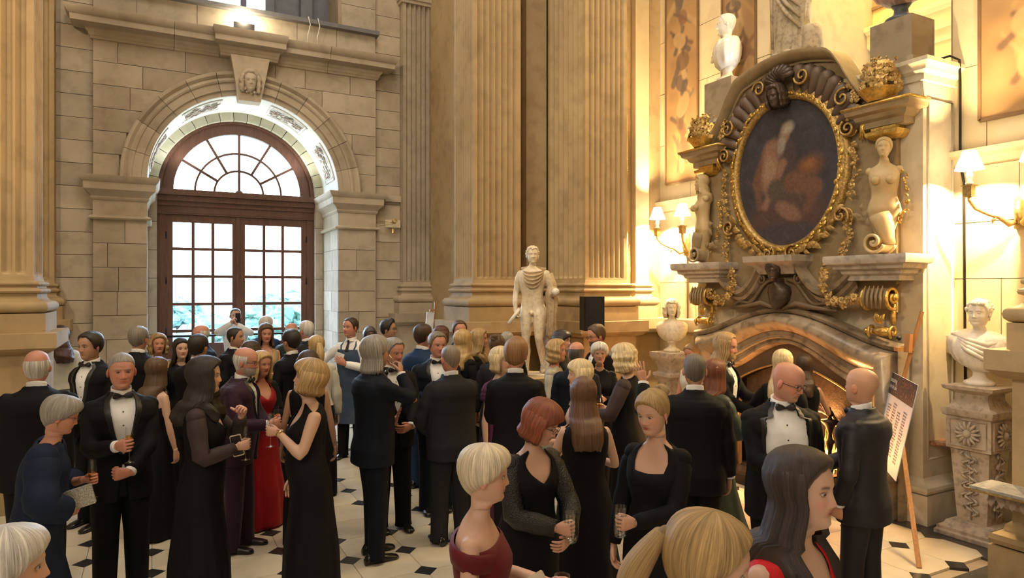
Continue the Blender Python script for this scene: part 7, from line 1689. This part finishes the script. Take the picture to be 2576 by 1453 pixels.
give(0, 'longhairman', 1, 'champagne flute held by the man with long blond hair', full=.6)
give(0, 'greenwoman', 1, 'champagne flute held by the woman in green satin', full=.5)
give(0, 'pinkwoman', 1, 'champagne flute held by the woman in pink', full=.5)
give(0, 'brownback', -1, 'flute held by the woman with long straight brown hair', full=.4)
give(0, 'beardspecs', 1, 'tumbler held by the bearded man under the loudspeaker', 'tumbler', .5)
# bottle
p, t_, d_, n_ = G_['waiter'][1][1]; t = empty('champagne_bottle', p-Vector((0, 0, .10)), label='dark green champagne bottle with white label held by the waiter', cat='bottle')
M().lathe([(.0, 0), (.042, 0), (.044, .02), (.044, .16), (.036, .20), (.018, .245), (.0145, .28), (.0145, .295)]).obj('bottle_body', plain('green_bottle_glass', (.015, .07, .03), .08, spec=.7), t, smooth=True)
M().lathe([(.0452, .05), (.0452, .12)], cap=False).obj('paper_label', fabric('white'), t, smooth=True); M().lathe([(.0155, .255), (.017, .26), (.017, .305), (.0, .31)]).obj('foil', plain('dark_foil', (.02, .03, .03), .3, metal=.6), t, smooth=True)
def slab(name, pos, axes, size, mat, label, cat, bevel=0):
    """small box: pos centre, axes (right, up) world vectors"""
    u = Vector(axes[0]).normalized(); w = Vector(axes[1]); w = (w-u*w.dot(u)).normalized(); n = u.cross(w)
    t = empty(name, pos, label=label, cat=cat); m = M(); a, b, c = (k/2 for k in size)
    pts = [(a-.006, b), (a, b-.006), (a, -b+.006), (a-.006, -b), (-a+.006, -b), (-a, -b+.006), (-a, b-.006), (-a+.006, b)]
    for o_, nm, s_, mt in ((0, 'case', 1.0, mat[0]), (c*1.02, 'face', .90, mat[1])):
        m = M(); z0, z1 = (-c, c) if o_ == 0 else (c, c+.001)
        m.add([tuple(u*x*s_+w*y*s_+n*z) for z in (z0, z1) for x, y in pts], [tuple(range(7, -1, -1)), tuple(range(8, 16))]+[(i, (i+1) % 8, 8+(i+1) % 8, 8+i) for i in range(8)]); m.obj(nm, mt, t)
    return t
def facing(who):                                           # world forward and right vectors of a guest
    r = G_[who][0]; mt = r.rotation_euler.to_matrix(); return mt @ Vector((0, 1, 0)), mt @ Vector((1, 0, 0))
p, t_, d_, n_ = G_['phone'][1][1]; f_, r_ = facing('phone'); slab('smartphone', p+Vector((0, 0, .035))+f_*.02-r_*.02, (r_, (0, 0, 1)), (.075, .155, .009), (BLACKI, BLACKI), 'black phone held up by the man at the doors', 'phone')
p, t_, d_, n_ = G_['longblack'][1][1]; f_, r_ = facing('longblack'); slab('smartphone', p-f_*.05+r_*.04, (f_+Vector((0, 0, .2)), (0, 0, 1)), (.075, .15, .01), (plain('gold_phone_case', (.6, .5, .35), .3, metal=.5), BLACKI), 'phone with pale case held by the woman with long black hair', 'phone')
CL = plain('silver_glitter', (.42, .42, .38), .3, metal=.5, var=.5, scale=120, bump=.8, bscale=160)
p, t_, d_, n_ = G_['navywoman'][1][1]; f_, r_ = facing('navywoman'); slab('clutch_bag', p+Vector((0, 0, .06))+r_*.05, (f_+Vector((0, 0, .25)), (0, 0, 1)), (.24, .12, .03), (CL, CL), 'glittering silver clutch bag held by the older woman in navy', 'bag')
f_, r_ = facing('maroon'); rt_ = G_['maroon'][0].location; CB = plain('cream_leather', (.55, .46, .34), .5)
slab('clutch_bag', rt_+f_*.26+r_*.14+Vector((0, 0, 1.06)), (f_*.5+r_*.3+Vector((0, 0, -.8)), (.2, .2, 1)), (.22, .11, .03), (CB, CB), 'cream leather clutch held beside the woman in maroon', 'bag')
p, t_, d_, n_ = G_['waiter'][1][-1]; f_, r_ = facing('waiter'); slab('napkin', p+Vector((0, 0, .05)), (r_+Vector((0, 0, .3)), (0, 0, 1)), (.12, .10, .012), (fabric('white'), fabric('white')), 'folded white napkin in the hand of the waiter', 'napkin')
f_, r_ = facing('ponytail'); rt_ = G_['ponytail'][0].location; slab('clutch_bag', rt_+r_*.30+f_*.30+Vector((0, 0, 1.52))*0+Vector((0, 0, 1.30)), (f_, (0, 0, 1)), (.2, .1, .02), (CB, CB), 'pale clutch carried by the blonde woman with ponytail', 'bag') if False else None
# necklace
r0 = G_['navywoman'][0]; m = M(); rn3 = random.Random(2)
for k in range(22):
    a = -1.0+2.0*k/21; m.ball((.075*sin(a), .105+.02*cos(a), 1.40-.10*cos(a)), .009+.004*rn3.random(), 6, 5); m.ball((.06*sin(a), .125+.02*cos(a), 1.375-.11*cos(a)), .008, 6, 5)
m.obj('necklace', WHITEM, r0, smooth=True)['kind'] = 'stuff'
bpy.data.scenes.remove(_tmp)
